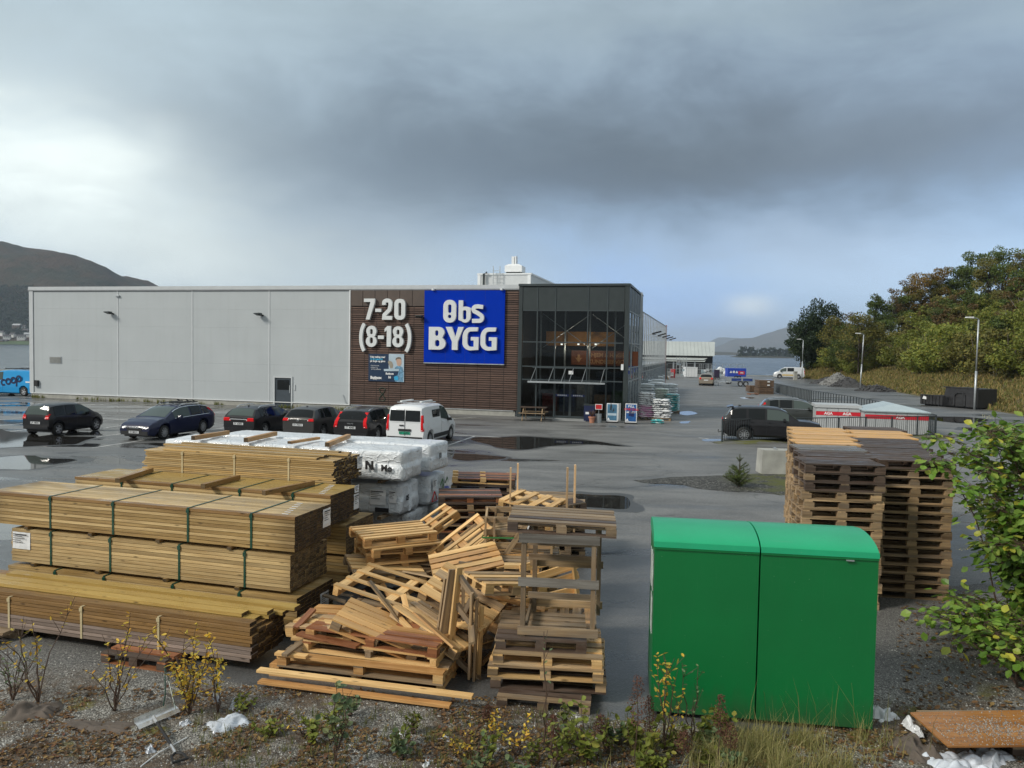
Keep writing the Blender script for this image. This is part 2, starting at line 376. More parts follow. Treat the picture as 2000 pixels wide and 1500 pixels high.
# ================================================================ SETTING
EA = math.atan2(-0.2483, 0.9687); E = Vector((math.cos(EA), math.sin(EA), 0)); N = Vector((-math.sin(EA), math.cos(EA), 0))
BO = Vector((-34.63, 55.37, 0))
def fw(px, py):
    d = _f + _r*((px-1000)/FPX) - _u*((py-750)/FPX); o = Vector((0, 0, CAM_H)); t = (BO-o).dot(N)/d.dot(N)
    P = o+d*t; return (P-BO).dot(E), P.z
def fwz(px, py): return Vector((*fw(px, py), 0))
def asphalt():
    mt, nt, bs = new_mat('wet asphalt'); p = nt.pos(); xs, ys, zs = nt.sepxyz(p)
    big = nt.noise(p, 0.10, 5, 0.6); mid = nt.noise(nt.mapping(p, (0.35, 0.9, 1), rot=(0, 0, 0.25)), 0.8, 6, 0.65, 0.6)
    fine = nt.noise(p, 30, 3, 0.7); grit = nt.voro(p, 45, out=0)
    vo = nt.new('ShaderNodeTexVoronoi'); vo.inputs['Scale'].default_value = 55; nt.link(p, vo.inputs['Vector'])
    chip = nt.sepxyz(vo.outputs['Color'])[0]
    c = nt.mix(nt.ramp(mid, [(0.35, 0), (0.65, 1)]), (0.090, 0.091, 0.090), (0.200, 0.199, 0.194))
    c = nt.mix(nt.math('MULTIPLY', nt.ramp(big, [(0.35, 0), (0.65, 1)]), 0.5), c, (0.13, 0.132, 0.130))
    c = nt.mix(nt.ramp(chip, [(0.55, 0), (0.95, 0.5)]), c, (0.30, 0.30, 0.29))
    c = nt.mix(nt.ramp(fine, [(0.3, 0.5), (0.5, 0)]), c, (0.03, 0.031, 0.033))
    # hairline cracks and joints
    ck = nt.voro(nt.vadd(p, nt.vscale(nt.noise(p, 0.8, 3, 0.6, out=1), 1.6)), 0.14, 'DISTANCE_TO_EDGE')
    c = nt.mix(nt.ramp(ck, [(0.0, 0.55), (0.004, 0)]), c, (0.022, 0.022, 0.022))
    # wetness: the left of the lot stays wetter
    left = nt.math('MULTIPLY_ADD', xs, -0.045, 0.30, clamp=True)
    rgt = nt.math('MULTIPLY_ADD', xs, 0.06, -1.2, clamp=True)
    near = nt.math('MULTIPLY_ADD', ys, -0.10, 2.1, clamp=True)
    wn_ = nt.noise(nt.mapping(p, (0.25, 0.75, 1), rot=(0, 0, 0.22)), 0.55, 5, 0.6, 0.8)
    wet = nt.math('ADD', wn_, nt.math('ADD', nt.math('MULTIPLY', left, 0.22), nt.math('ADD', nt.math('MULTIPLY', near, 0.20), nt.math('MULTIPLY', rgt, 0.15))))
    wm = nt.ramp(wet, [(0.50, 0), (0.74, 1)])
    pud = nt.ramp(nt.math('ADD', wn_, nt.math('MULTIPLY', left, 0.16)), [(0.635, 0), (0.69, 1)])
    c = nt.mix(nt.math('MULTIPLY', wm, 0.55), c, (0.030, 0.032, 0.034)); c = nt.mix(pud, c, (0.022, 0.022, 0.021))
    nt.col(bs.inputs['Base Color'], c)
    ro = nt.math('SUBTRACT', nt.math('SUBTRACT', 0.62, nt.math('MULTIPLY', wm, 0.34)), nt.math('MULTIPLY', pud, 0.23))
    nt.link(ro, bs.inputs['Roughness'])
    h = nt.math('ADD', nt.math('MULTIPLY', fine, 0.5), nt.math('MULTIPLY', grit, 0.6))
    h = nt.math('MULTIPLY', h, nt.math('SUBTRACT', 1.0, nt.math('MULTIPLY', pud, 0.97)))
    nt.link(nt.bump(h, 0.55, 0.008), bs.inputs['Normal']); return mt
ASPH = asphalt()
def ground_mesh(pts, z):
    b = MB(); b.add([(p[0], p[1], z) for p in pts], [tuple(range(len(pts)))]); return b
structure('asphalt_lot', ground_mesh([(-90, -20), (140, -20), (140, 60), (90, 143), (11, 141), (10, 109), (-90, 104)], 0.0), ASPH)
soil = simple('damp soil and rock', (0.07, 0.06, 0.045), 0.9, var=0.4, scale=0.4, space='Object', bump=0.5)
structure('ground', ground_mesh([(-600, -400), (600, -400), (600, 60), (200, 300), (72, 168), (60, 142), (11.5, 140), (11.5, 108), (-600, 60)], -0.05), soil)
b = MB()
for a, c_ in (((-90, 104), (10, 109)), ((10, 109), (11, 141)), ((11, 141), (90, 143))):
    b.bar((*a, -1.0), (*c_, -1.0), 0.5, 2.3)
structure('quay_wall', b, MT['concrete'])
# water
def water():
    mt, nt, bs = new_mat('wind ruffled fjord water'); p = nt.pos(); bs.inputs['Base Color'].default_value = (0.018, 0.030, 0.042, 1)
    bs.inputs['Roughness'].default_value = 0.24; bs.inputs['IOR'].default_value = 1.33
    a = nt.noise(nt.mapping(p, (1, 0.45, 1)), 0.35, 4, 0.6); b_ = nt.noise(nt.mapping(p, (1, 0.3, 1)), 0.045, 4, 0.6); c_ = nt.noise(nt.mapping(p, (0.6, 0.3, 1)), 0.012, 3, 0.6)
    nt.link(nt.bump(nt.math('ADD', a, nt.math('MULTIPLY', b_, 2.5)), 0.8, 1.3), bs.inputs['Normal'])
    cp = nt.noise(nt.mapping(p, (.25, .05, 1)), 1.0, 3, .6)
    nt.col(bs.inputs['Base Color'], nt.mix(nt.ramp(cp, [(.60, 0), (.70, .6)]), nt.mix(nt.ramp(c_, [(0.4, 0), (0.65, 1)]), (0.022, 0.036, 0.050), (0.055, 0.075, 0.092)), (.42, .46, .5))); return mt
b = MB(); b.add([(-9000, 40, -2), (9000, 40, -2), (14000, 14000, -2), (-14000, 14000, -2)], [(0, 1, 2, 3)])
structure('fjord_water', b, water())
# right-hand bank
F0 = at(2000, 812); F1 = at(1612, 742); FD = (F1-F0); FD.z = 0; FL = FD.length; FD.normalize(); FE = Vector((FD.y, -FD.x, 0))
def bank_sd(x, y):
    v = Vector((x, y, 0))-Vector((F0.x, F0.y, 0)); return v.dot(FD), v.dot(FE)
def bank_z(x, y):
    s, dd = bank_sd(x, y)
    dd += 1.6*noise.noise(Vector((s*0.05, 0, 3.3))) + (0 if s < 72 else min(12, (s-72)*0.30))
    if dd <= 0: return -0.3*min(1, -dd)-0.001
    zz = 0.30*dd if dd < 12 else 3.6+0.42*(dd-12)
    if dd > 45: zz = 3.6+0.42*33+0.1*(dd-45)
    zz += 0.35*noise.noise(Vector((x*0.15, y*0.15, 0)))*min(1, dd/3)
    end = max(0.0, 1-max(0, s-94-dd*.2)/20)
    return zz*end-(1-end)*4
b = MB(); nu, nv = 90, 44; vs = []; fs = []
for i in range(nu+1):
    s = -60+i*(190/nu)
    for j in range(nv+1):
        dd = -2.5+ (j/nv)**1.6*120
        P = Vector((F0.x, F0.y, 0))+FD*s+FE*dd; vs.append((P.x, P.y, bank_z(P.x, P.y)))
for i in range(nu):
    for j in range(nv): q = i*(nv+1)+j; fs.append((q, q+1, q+nv+2, q+nv+1))
b.add(vs, fs)
mt, nt, bs = new_mat('dry grass bank soil'); p = nt.pos()
c = nt.mix(nt.ramp(nt.noise(p, 0.35, 5, 0.6), [(0.35, 0), (0.65, 1)]), (0.10, 0.075, 0.03), (0.055, 0.06, 0.018))
nt.col(bs.inputs['Base Color'], nt.mix(nt.ramp(nt.noise(p, 3, 4, 0.6), [(0.45, 0), (0.7, 1)]), c, (0.17, 0.125, 0.055))); bs.inputs['Roughness'].default_value = 0.95
structure('grass_bank', b, mt, smooth=True)
# left hill
def hillmat(name, cols, sc, rough=0.95):
    mt, nt, bs = new_mat(name); p = nt.pos()
    n1 = nt.noise(p, sc, 6, 0.65, 0.5); n2 = nt.noise(p, sc*5, 6, 0.7); z = nt.sepxyz(p)[2]
    c = nt.mix(nt.ramp(n1, [(0.40, 0), (0.58, 1)]), cols[0], cols[1])
    c = nt.mix(nt.ramp(n2, [(0.5, 0), (0.66, 1)]), c, cols[2]); c = nt.mix(nt.ramp(n2, [(0.30, 0.8), (0.42, 0)]), c, cols[3])
    nt.col(bs.inputs['Base Color'], c); bs.inputs['Roughness'].default_value = rough
    bs.inputs['Specular IOR Level'].default_value = 0.1
    nt.link(nt.bump(n2, 1.0, 3.0/sc*0.02), bs.inputs['Normal']); return mt
def ridge_hill(name, prof, Y0, Y1, mat, zbase=-3, nx=160, ny=26, rough=10, seed=0, back=1.5):
    """prof: list of (px, py) skyline points; ridge stands at Y1, shore at Y0"""
    xs = []; b = MB(); vs = []; fs = []
    x0, x1 = prof[0][0], prof[-1][0]
    for i in range(nx+1):
        px = x0+(x1-x0)*i/nx
        for k in range(len(prof)-1):
            if prof[k][0] <= px <= prof[k+1][0]:
                t = (px-prof[k][0])/(prof[k+1][0]-prof[k][0]); t = t*t*(3-2*t)*0.5+t*0.5; py = prof[k][1]+(prof[k+1][1]-prof[k][1])*t; break
        top = ray_y(px, py, Y1)
        for j in range(ny+1):
            t = j/(ny-4)
            Y = Y0+(Y1-Y0)*t; X = top.x*(Y/Y1)
            h = (top.z-zbase)*(math.sin(min(t, 1)*PI/2)**1.25) if t <= 1 else (top.z-zbase)*(1-(t-1)*back)
            nz = noise.fractal(Vector((X/ (Y1*0.09), Y/(Y1*0.09), seed)), 1.0, 2.1, 5)
            h += nz*rough*min(1, t*1.5)*(1.0 if t < 1 else 0.4)*(0.35 if abs(t-1) < 0.05 else 1)*min(1, (top.z-zbase)/(rough*4+1))
            vs.append((X, Y, zbase+max(h, 0 if j else -1)))
    for i in range(nx):
        for j in range(ny): q = i*(ny+1)+j; fs.append((q, q+ny+1, q+ny+2, q+1))
    b.add(vs, fs); ridge_hill.geo = (vs, fs); return structure(name, b, mat, smooth=True)
HM = hillmat('heather and scrub hillside', ((0.034, 0.038, 0.022), (0.062, 0.042, 0.024), (0.018, 0.028, 0.014), (0.085, 0.080, 0.062)), 0.006)
ridge_hill('left_hill', [(-420, 600), (-250, 530), (-120, 480), (0, 477), (70, 487), (125, 498), (170, 510), (200, 525), (235, 547), (285, 556), (360, 585), (480, 615), (640, 640), (800, 655), (1000, 672), (1200, 686)], 1500, 2300, HM, rough=26)
from mathutils.bvhtree import BVHTree
HB_ = BVHTree.FromPolygons([Vector(v) for v in ridge_hill.geo[0]], ridge_hill.geo[1])
def on_hill(px, py):
    d = _f + _r*((px-1000)/FPX) - _u*((py-750)/FPX); h = HB_.ray_cast(Vector((0, 0, CAM_H)), d.normalized()); return h[0]
ridge_hill('far_mountain', [(1330, 695), (1370, 691), (1395, 678), (1440, 663), (1470, 664), (1500, 655), (1545, 643), (1620, 632), (1700, 630), (1800, 636), (2000, 650), (2300, 670)], 7000, 9000, hillmat('far mountainside', ((0.05, 0.055, 0.04), (0.09, 0.075, 0.05), (0.04, 0.05, 0.03), (0.12, 0.12, 0.11)), 0.001), rough=50, seed=4)
ridge_hill('far_mountain', [(1200, 690), (1330, 688), (1375, 672), (1405, 659), (1440, 661), (1500, 672), (1600, 680)], 10500, 12500, hillmat('farthest mountainside', ((0.06, 0.065, 0.05), (0.08, 0.08, 0.06), (0.05, 0.06, 0.045), (0.1, 0.1, 0.1)), 0.001), rough=40, seed=9)
ridge_hill('headland', [(1230, 694), (1290, 688), (1380, 689), (1400, 687), (1440, 689), (1470, 693)], 3600, 3900, hillmat('low headland', ((0.045, 0.05, 0.03), (0.07, 0.055, 0.03), (0.03, 0.04, 0.02), (0.1, 0.1, 0.09)), 0.004), rough=3, seed=2)
# gravel verge in the foreground
def gravel(name, moss=True):
    mt, nt, bs = new_mat(name); p = nt.pos(); xs, ys, zs = nt.sepxyz(p)
    vo = nt.new('ShaderNodeTexVoronoi'); vo.inputs['Scale'].default_value = 70; nt.link(p, vo.inputs['Vector'])
    chip = nt.sepxyz(vo.outputs['Color'])[0]; dist = vo.outputs['Distance']
    light = nt.noise(p, 1.1, 5, 0.6)
    c = nt.ramp(chip, [(0.0, (0.09, 0.085, 0.075)), (0.45, (0.22, 0.21, 0.185)), (0.8, (0.40, 0.39, 0.35)), (1.0, (0.62, 0.60, 0.55))])
    c = nt.mix(nt.ramp(dist, [(0.4, 0), (0.8, 0.8)]), c, (0.02, 0.018, 0.015))
    nearm = nt.math('MULTIPLY_ADD', ys, -1.4, 13.2, clamp=True)
    c = nt.mix(nt.math('MULTIPLY', nt.math('SUBTRACT', 1.0, nearm), 0.6), c, (0.085, 0.086, 0.086))
    sm = nt.ramp(nt.noise(p, 0.9, 6, 0.7, 0.6), [(0.44, 0), (0.56, 1)])
    c = nt.mix(nt.math('MULTIPLY', nt.math('MULTIPLY', sm, nearm), 0.9), c, nt.mix(nt.ramp(nt.noise(p, 14, 4, 0.7), [(0.4, 0), (0.6, 1)]), (0.040, 0.026, 0.015), (0.12, 0.08, 0.045)))
    if moss:
        mm = nt.math('MULTIPLY', nt.ramp(nt.noise(nt.vadd(p, (13, 5, 0)), 1.3, 5, 0.65), [(0.58, 0), (0.66, 1)]), nearm)
        c = nt.mix(mm, c, nt.mix(nt.noise(p, 25, 3, 0.7), (0.06, 0.06, 0.010), (0.20, 0.17, 0.025)))
    nt.col(bs.inputs['Base Color'], c); nt.link(nt.math('SUBTRACT', 0.85, nt.math('MULTIPLY', chip, 0.3)), bs.inputs['Roughness'])
    nt.link(nt.bump(nt.math('SUBTRACT', nt.math('MULTIPLY', chip, 0.6), dist), 0.9, 0.012), bs.inputs['Normal']); return mt
GRAV = gravel('chipped gravel and soil')
def verge_edge(x):        # far edge of the verge, as a function of x
    e = 9.1 - 0.42*(x+3) if x < -3 else 9.1-0.16*(x+3)
    if x > 3.2: e += (x-3.2)*2.9
    return min(e, 13.6) + 0.25*noise.noise(Vector((x*0.9, 1.7, 0)))
def verge_z(x, y):
    e = verge_edge(x)-y; k = max(0, min(1, e/0.5))
    return 0.006 - (1-k)*0.016 + k*(0.035*(noise.fractal(Vector((x*0.9, y*0.9, 5)), 1, 2, 4)+0.35) + 0.05*max(0, 8.2-y)*0.6)
b = MB(); nx, ny = 150, 70; vs = []; fs = []
for i in range(nx+1):
    X = -9+20*i/nx; e = verge_edge(X)
    for j in range(ny+1):
        Y = e-(j/ny)**1.3*(e-3.0); vs.append((X, Y, verge_z(X, Y)))
for i in range(nx):
    for j in range(ny): q = i*(ny+1)+j; fs.append((q, q+1, q+ny+2, q+ny+1))
b.add(vs, fs); structure('gravel_verge', b, GRAV, smooth=True)
# puddles
mt, nt, bs = new_mat('puddle water'); bs.inputs['Base Color'].default_value = (0.020, 0.019, 0.017, 1); bs.inputs['Roughness'].default_value = 0.025; bs.inputs['IOR'].default_value = 1.33
nt.link(nt.bump(nt.noise(nt.pos(), 6, 2, 0.5), 0.02, 0.01), bs.inputs['Normal']); PUD = mt
DAMP, nt, bs = new_mat('damp dark asphalt'); p = nt.pos(); nt.col(bs.inputs['Base Color'], nt.mix(nt.noise(p, 24, 3, .7), (.035, .036, .036), (.085, .086, .084))); bs.inputs['Roughness'].default_value = .42; nt.link(nt.bump(nt.noise(p, 30, 3, .7), .4, .008), bs.inputs['Normal'])
def puddle(pts, z=0.005, jit=0.10, seed=0):
    P = [at(*p, z) for p in pts]; out = []
    n = len(P)
    for i in range(n):                      # Catmull-Rom through the corners, with a ragged shoreline
        p0, p1, p2, p3 = P[i-1], P[i], P[(i+1) % n], P[(i+2) % n]
        for k in range(10):
            t = k/10; q = 0.5*((2*p1)+(p2-p0)*t+(2*p0-5*p1+4*p2-p3)*t*t+(3*p1-p0-3*p2+p3)*t**3)
            sc = min(1.0, q.y/40); q.x += jit*3*sc*noise.noise(Vector((q.x*0.8, q.y*0.8, seed))); q.y += jit*4*sc*noise.noise(Vector((q.x*0.8, q.y*0.8, seed+9)))
            out.append((q.x, q.y, z))
    if jit >= .1:
        cc = sum((Vector(o) for o in out), Vector())/len(out); o2 = []
        for q in out: w = Vector(q)-cc; k_ = 1+(.35+.5*noise.noise(Vector(q)*.9))*min(1, .9/max(.3, w.length)); o2.append((cc.x+w.x*k_, cc.y+w.y*k_, .0025))
        bm = bmesh.new(); me = MB().add(o2, [tuple(range(len(o2)))]).mesh('damp', DAMP); bm.from_mesh(me); bmesh.ops.triangulate(bm, faces=bm.faces); bm.to_mesh(me); bm.free(); inst('damp_patch', me)['kind'] = 'structure'
    b = MB(); b.add(out, [tuple(range(len(out)))])
    bm = bmesh.new(); me = b.mesh('puddle', PUD); bm.from_mesh(me); bmesh.ops.triangulate(bm, faces=bm.faces); bm.to_mesh(me); bm.free()
    o = inst('puddle', me); o['kind'] = 'structure'
puddle([(922, 856), (1000, 853), (1085, 856), (1150, 861), (1222, 871), (1150, 868), (1075, 870), (1010, 878), (965, 871)])
puddle([(1105, 966), (1160, 967), (1222, 969), (1232, 982), (1222, 993), (1160, 990), (1090, 980)])
puddle([(-120, 838), (60, 845), (170, 860), (60, 872), (-120, 868)], jit=.3)
puddle([(-80, 895), (90, 893), (150, 902), (60, 915), (-80, 915)], jit=.3)
puddle([(868, 885), (930, 887), (985, 893), (925, 899), (880, 895)])
puddle([(1800, 815), (1880, 814), (1930, 821), (1870, 826)], seed=3)
puddle([(1880, 835), (1960, 838), (2010, 846), (1930, 846)], seed=5)
for q in ([(1322, 806), (1345, 803), (1362, 807), (1340, 811)], [(1372, 858), (1405, 857), (1412, 861), (1380, 862)], [(1448, 776), (1470, 776), (1472, 778), (1452, 779)], [(1330, 824), (1344, 822), (1346, 826), (1332, 827)], [(1480, 742), (1510, 741), (1512, 743), (1484, 744)]):
    puddle(q, jit=.05)
# painted bay lines
LM = simple('worn white road paint', (0.50, 0.51, 0.50), 0.6, var=0.5, scale=1.5)
b = MB()
def line(p, q, w=0.10, z=0.0045):
    p = Vector(p[:2]); q = Vector(q[:2]); d = (q-p).normalized(); n = Vector((-d.y, d.x))*w/2
    b.add([(*(p-n), z), (*(q-n), z), (*(q+n), z), (*(p+n), z)], [(0, 1, 2, 3)])
def bw(s, t): return BO+E*s+N*t
for i in range(13): line(bw(1.5+i*2.5, -1.6), bw(1.5+i*2.5, -6.4))
for i in range(2): line(bw(31.5+i*2.5, -1.6), bw(29.5+i*2.5, -4.6))
P0 = at(690, 869)
for i in range(-12, 2):
    q = P0+E*(i*2.45+1.2); line(q+N*0.2, q+N*5.0); 
line(P0+E*-28+N*5.05, P0+E*4.9+N*5.05)
for i in range(-12, 0):
    q = P0+E*(i*2.45+1.2); line(q-N*0.1, q-N*4.6)
line(at(1365, 855), at(1420, 862), 0.12); line(at(1440, 776), at(1475, 778), 0.1)
for i in range(5): line(at(1352+i*9, 812-i*9), at(1375+i*9, 812-i*9), .1)
structure('parking_lines', b, LM)

# ================================================================ THE STORE
store = thing('store_building', 'large grey warehouse store with brown slatted section, blue sign and dark glass entrance', 'building', BO, EA)
def P(name, mb, mat, **k): return mb.build(name, mat, store, **k)
WALLM = simple('pale grey wall panel', (0.43, 0.465, 0.485), 0.5, var=0.035, scale=0.4)
nt = NT(WALLM.node_tree); bs = nt.n['Principled BSDF']; l_ = bs.inputs['Base Color'].links[0].from_socket; st_ = nt.noise(nt.mapping(nt.coord('Object'), (2.2, 1, .10)), 1.5, 5, .65)
nt.col(bs.inputs['Base Color'], nt.mix(nt.math('MULTIPLY', nt.ramp(st_, [(.50, 0), (.75, 1)]), .13), l_, (.27, .285, .285)))
TRIM = simple('light grey flashing', (0.50, 0.53, 0.55), 0.45, var=0.05)
HB = 7.93; D = 40.0; S_END = fw(1228, 700)[0]; sA = fw(684, 700)[0]; sB = fw(1014, 700)[0]
core = MB().box(0.05, sB, 0.14, D, 0.0, HB-0.35); P('wall', core, WALLM)
P('roof', MB().box(0.0, sB+0.02, 0.05, D+.05, HB-0.34, HB-0.25), simple('roof felt', (0.12, 0.12, 0.12), 0.8))
cols = [0.0, fw(230, 700)[0], fw(375, 700)[0], fw(525, 700)[0], sA-0.03]
z0 = 0.36; rowh = (HB-0.33-z0)/6
for i in range(4):
    for j in range(6):
        if i == 3 and j < 2:
            d0, d1 = fw(535, 765)[0], fw(572, 765)[0]
            for (a, c_) in ((cols[i]+.04, d0), (d1, cols[i+1])):
                P('wall_panel', MB().box(a, c_, 0, 0.12, z0+j*rowh+0.0015, z0+(j+1)*rowh-0.0015), WALLM)
        else:
            P('wall_panel', MB().box(cols[i]+.04, cols[i+1], 0, 0.12, z0+j*rowh+0.0015, z0+(j+1)*rowh-0.0015), WALLM)
for s in cols[1:4]: P('joint_cover', MB().box(s-.035, s+.075, -0.02, -0.001, z0, HB-.3), TRIM)
P('corner_trim', MB().box(-0.12, 0.22, -0.05, -0.022, z0, HB-.3), TRIM)
P('corner_trim', MB().box(-0.12, -0.01, -0.02, D, z0, HB-.3), TRIM)
P('corner_trim', MB().box(sA-0.03, sA+0.04, -0.13, 0.1, z0, HB-.3), MT['white'])
P('sill_flashing', MB().box(-.05, sB-.3, -0.06, 0.0, z0-.05, z0-0.003), MT['white'])
P('plinth', MB().box(-.02, fw(535, 765)[0], -0.005, .13, 0, z0-.055), MT['concrete'])
P('plinth', MB().box(fw(572, 765)[0], sB-.2, -0.005, .13, 0, z0-.055), MT['concrete'])
P('parapet', MB().box(-.14, sB-.01, -0.09, D+.1, HB-.24, HB), TRIM)
P('parapet_flashing', MB().box(-.13, sB-.02, -0.07, 0.04, HB-.30, HB-.243), simple('grey flashing shade side', (0.30, 0.32, 0.34)))  # lower flashing strip, its shade painted in as a darker grey
P('wall_panel', MB().box(fw(535, 765)[0]+.003, fw(572, 765)[0]-.003, 0, .12, fw(553, 738)[1]+.105, z0+2*rowh-.0015), WALLM)
# side door
a0, a1 = fw(537, 765)[0], fw(569, 765)[0]; zt = fw(553, 738)[1]
P('door_frame', MB().box(a0-.10, a0, -.05, .14, 0, zt+.1).box(a1, a1+.10, -.05, .14, 0, zt+.1).box(a0, a1, -.05, .14, zt, zt+.1), TRIM)
dr = P('door', MB().box(a0+.02, a1-.02, 0.02, .08, 0.03, zt-.01), simple('blue grey door', (0.045, 0.060, 0.075), .45))
MB().box(a0+.16, a1-.16, .005, .018, 1.15, zt-.14).build('door_window', MT['carglass'], dr)
MB().box(a1-.12, a1-.07, -.05, .015, 0.95, 1.45).build('handle', MT['galv'], dr)
P('door_buzzer', MB().box(a1+.2, a1+.3, -.04, -.001, 1.15, 1.5), TRIM)
# louvre, switch box
l0, lz1 = fw(97, 696); l1, lz0 = fw(121, 710)
lv = P('louvre', MB().box(l0, l1, -.03, -.001, lz0, lz1), MT['galv'])
for k in range(5): zz = lz0+.06+k*(lz1-lz0-.08)/5; MB().box(l0+.06, l1-.06, -.055, -.031, zz, zz+.05).build('louvre_blade', simple('louvre blade', (.22, .22, .2)) if k == 0 else bpy.data.materials['louvre blade'], lv)
q = fw(73, 748); P('switch_box', MB().box(q[0]-.16, q[0]+.16, -.16, -.002, q[1]-.22, q[1]+.2), MT['black'])
for (px, py) in ((213, 612), (505, 615), (820, 620)):
    s, zz = fw(px+9, py); y0 = 0 if px < 600 else -.12
    w = P('wall_floodlight', MB().bar((s, y0, zz-.05), (s-.12, y0-.35, zz+.02), .10, .10), MT['black'])
    MB().add([(s-.40, y0-.5, zz+.05), (s+.02, y0-.5, zz+.05), (s+.02, y0-.15, zz-.06), (s-.36, y0-.15, zz-.06), (s-.40, y0-.5, zz+.10), (s+.02, y0-.5, zz+.12), (s+.02, y0-.15, zz+.10), (s-.36, y0-.15, zz+.12)],
             [(3, 2, 1, 0), (4, 5, 6, 7), (0, 1, 5, 4), (2, 3, 7, 6), (1, 2, 6, 5), (3, 0, 4, 7)]).build('lamp_head', MT['anth'], w)
for (px, py) in ((230, 578),):
    s, zz = fw(px, py); P('wall_bracket', MB().box(s-.15, s+.2, -.12, -.021, zz-.04, zz+.03), MT['galv'])
# timber cladding: 53 boards
P('cladding_backing', MB().box(sA+.06, sB-.01, -.04, -.003, z0, HB-.3), MT['slatback'])
pitch = 0.1355; ns = int((HB-.34-z0)/pitch); signL, signTop = fw(832, 568); signR, signBot = fw(986, 711)
clz = fw(750, 598)[1]; pl1 = fw(832, 600)[0]
nb = 14
for k in range(nb):
    s = sA+.2+k*(sB-sA-.3)/(nb-1)
    P('batten', MB().box(s-.03, s+.03, -.075, -.041, z0, HB-.31), MT['slatback'])
for k in range(ns):
    zz = z0+.02+k*pitch
    if zz+.1 > clz: P('slat', MB().box(signR-.1, sB-.015, -.105, -.076, zz, zz+.088), MT['slat'])
    else:
        L = sB-sA-.07; inst('slat', boxmesh(L, .029, .088, MT['slat']), store, (sA+.05+L/2, -.0905, zz+.044))
for k in range(nb): s = sA+.2+k*(sB-sA-.3)/(nb-1); P('joint_strip', MB().box(s-.012, s+.012, -.110, -.107, z0+.02, clz if s < pl1 else HB-.36), MT['slatback'])
gp = simple('brown upper board', (0.085, 0.063, 0.052), .6)
for k in range(6):
    a = sA+.06+k*(pl1-sA-.08)/6; P('upper_board', MB().box(a, a+(pl1-sA-.08)/6-.03, -.10, -.076, clz+.01, HB-.32), gp)
# hose loop and small conduit
s, zz = fw(748, 770)
hs = MB(); hs.tube([(s+.20*math.sin(t*.5)*1.0, -.13-.01*math.cos(t*.9), zz+.42*math.cos(t*.25)) for t in range(0, 51)], .016, 5)
P('hose', hs, MT['strap'])
s, zz = fw(673, 790); P('conduit', MB().tube([(s+.25, -.05, .4), (s+.1, -.08, zz+.1), (s-.1, -.06, zz+.6), (s-.12, -.03, zz+.62)], .02, 5), MT['galv'])
# rooftop plant room
pr = store
def rp(px, py, t):     # roof point: s, z at depth t behind the facade
    d = _f + _r*((px-1000)/FPX) - _u*((py-750)/FPX); o = Vector((0, 0, CAM_H)); k = ((BO+N*t)-o).dot(N)/d.dot(N); Q = o+d*k; return (Q-BO).dot(E), Q.z
r0, rz = rp(934, 534, 12); r1, _ = rp(1037, 534, 12)
P('plant_room', MB().box(r0, r1, 12, 24, HB-.26, rz-.12), simple('pale plant room panel', (0.55, .57, .58), .5, var=.05))
P('plant_room_coping', MB().box(r0-.06, r1+.06, 11.94, 24.06, rz-.118, rz), MT['white'])
for k in (0.02, 0.97): s = r0+(r1-r0)*k; P('plant_room_trim', MB().box(s-.12, s+.12, 11.96, 11.998, HB-.2, rz-.13), MT['white'])
s0, zl = rp(964, 520, 11.8); s1, _ = rp(977, 520, 11.8)
ld = MB()
for s in (s0, s1): ld.bar((s, 11.75, HB-.2), (s, 11.75, zl), .05)
for k in range(8): zz = HB+k*.3; ld.bar((s0, 11.75, zz), (s1, 11.75, zz), .03)
P('roof_ladder', ld, MT['galv'])
s0, z_ = rp(945, 536, 11.8); P('roof_pipe', MB().tube([(s0, 11.8, HB-.2), (s0, 11.8, z_+.05), (s0+.25, 11.8, z_+.15)], .09, 8), MT['anth'])
v0, vz1 = rp(989, 518, 13.5); v1, vz0 = rp(1022, 532, 13.5); vm_ = (v0+v1)/2
vt = P('roof_vent', MB().box(v0, v1, 13, 14.2, vz0, vz1-.1), MT['white'])
MB().add([(v0, 13, vz1-.099), (v1, 13, vz1-.099), (v1, 14.2, vz1-.099), (v0, 14.2, vz1-.099), (v0+.25, 13.2, vz1+.05), (v1-.3, 13.2, vz1+.05), (v1-.3, 14, vz1+.05), (v0+.25, 14, vz1+.05)], [(4, 5, 6, 7), (0, 1, 5, 4), (2, 3, 7, 6), (1, 2, 6, 5), (3, 0, 4, 7)]).build('vent_cap', MT['white'], vt)
MB().box(vm_-.22, vm_-.02, 13.3, 13.8, vz1+.051, vz1+.65).box(vm_+.03, vm_+.14, 13.3, 13.8, vz1+.051, vz1+.68).build('flue', MT['white'], vt)
MB().box(v0+.1, v1-.15, 13.1, 14.1, rz, vz0-.001).build('vent_neck', MT['anth'], vt)
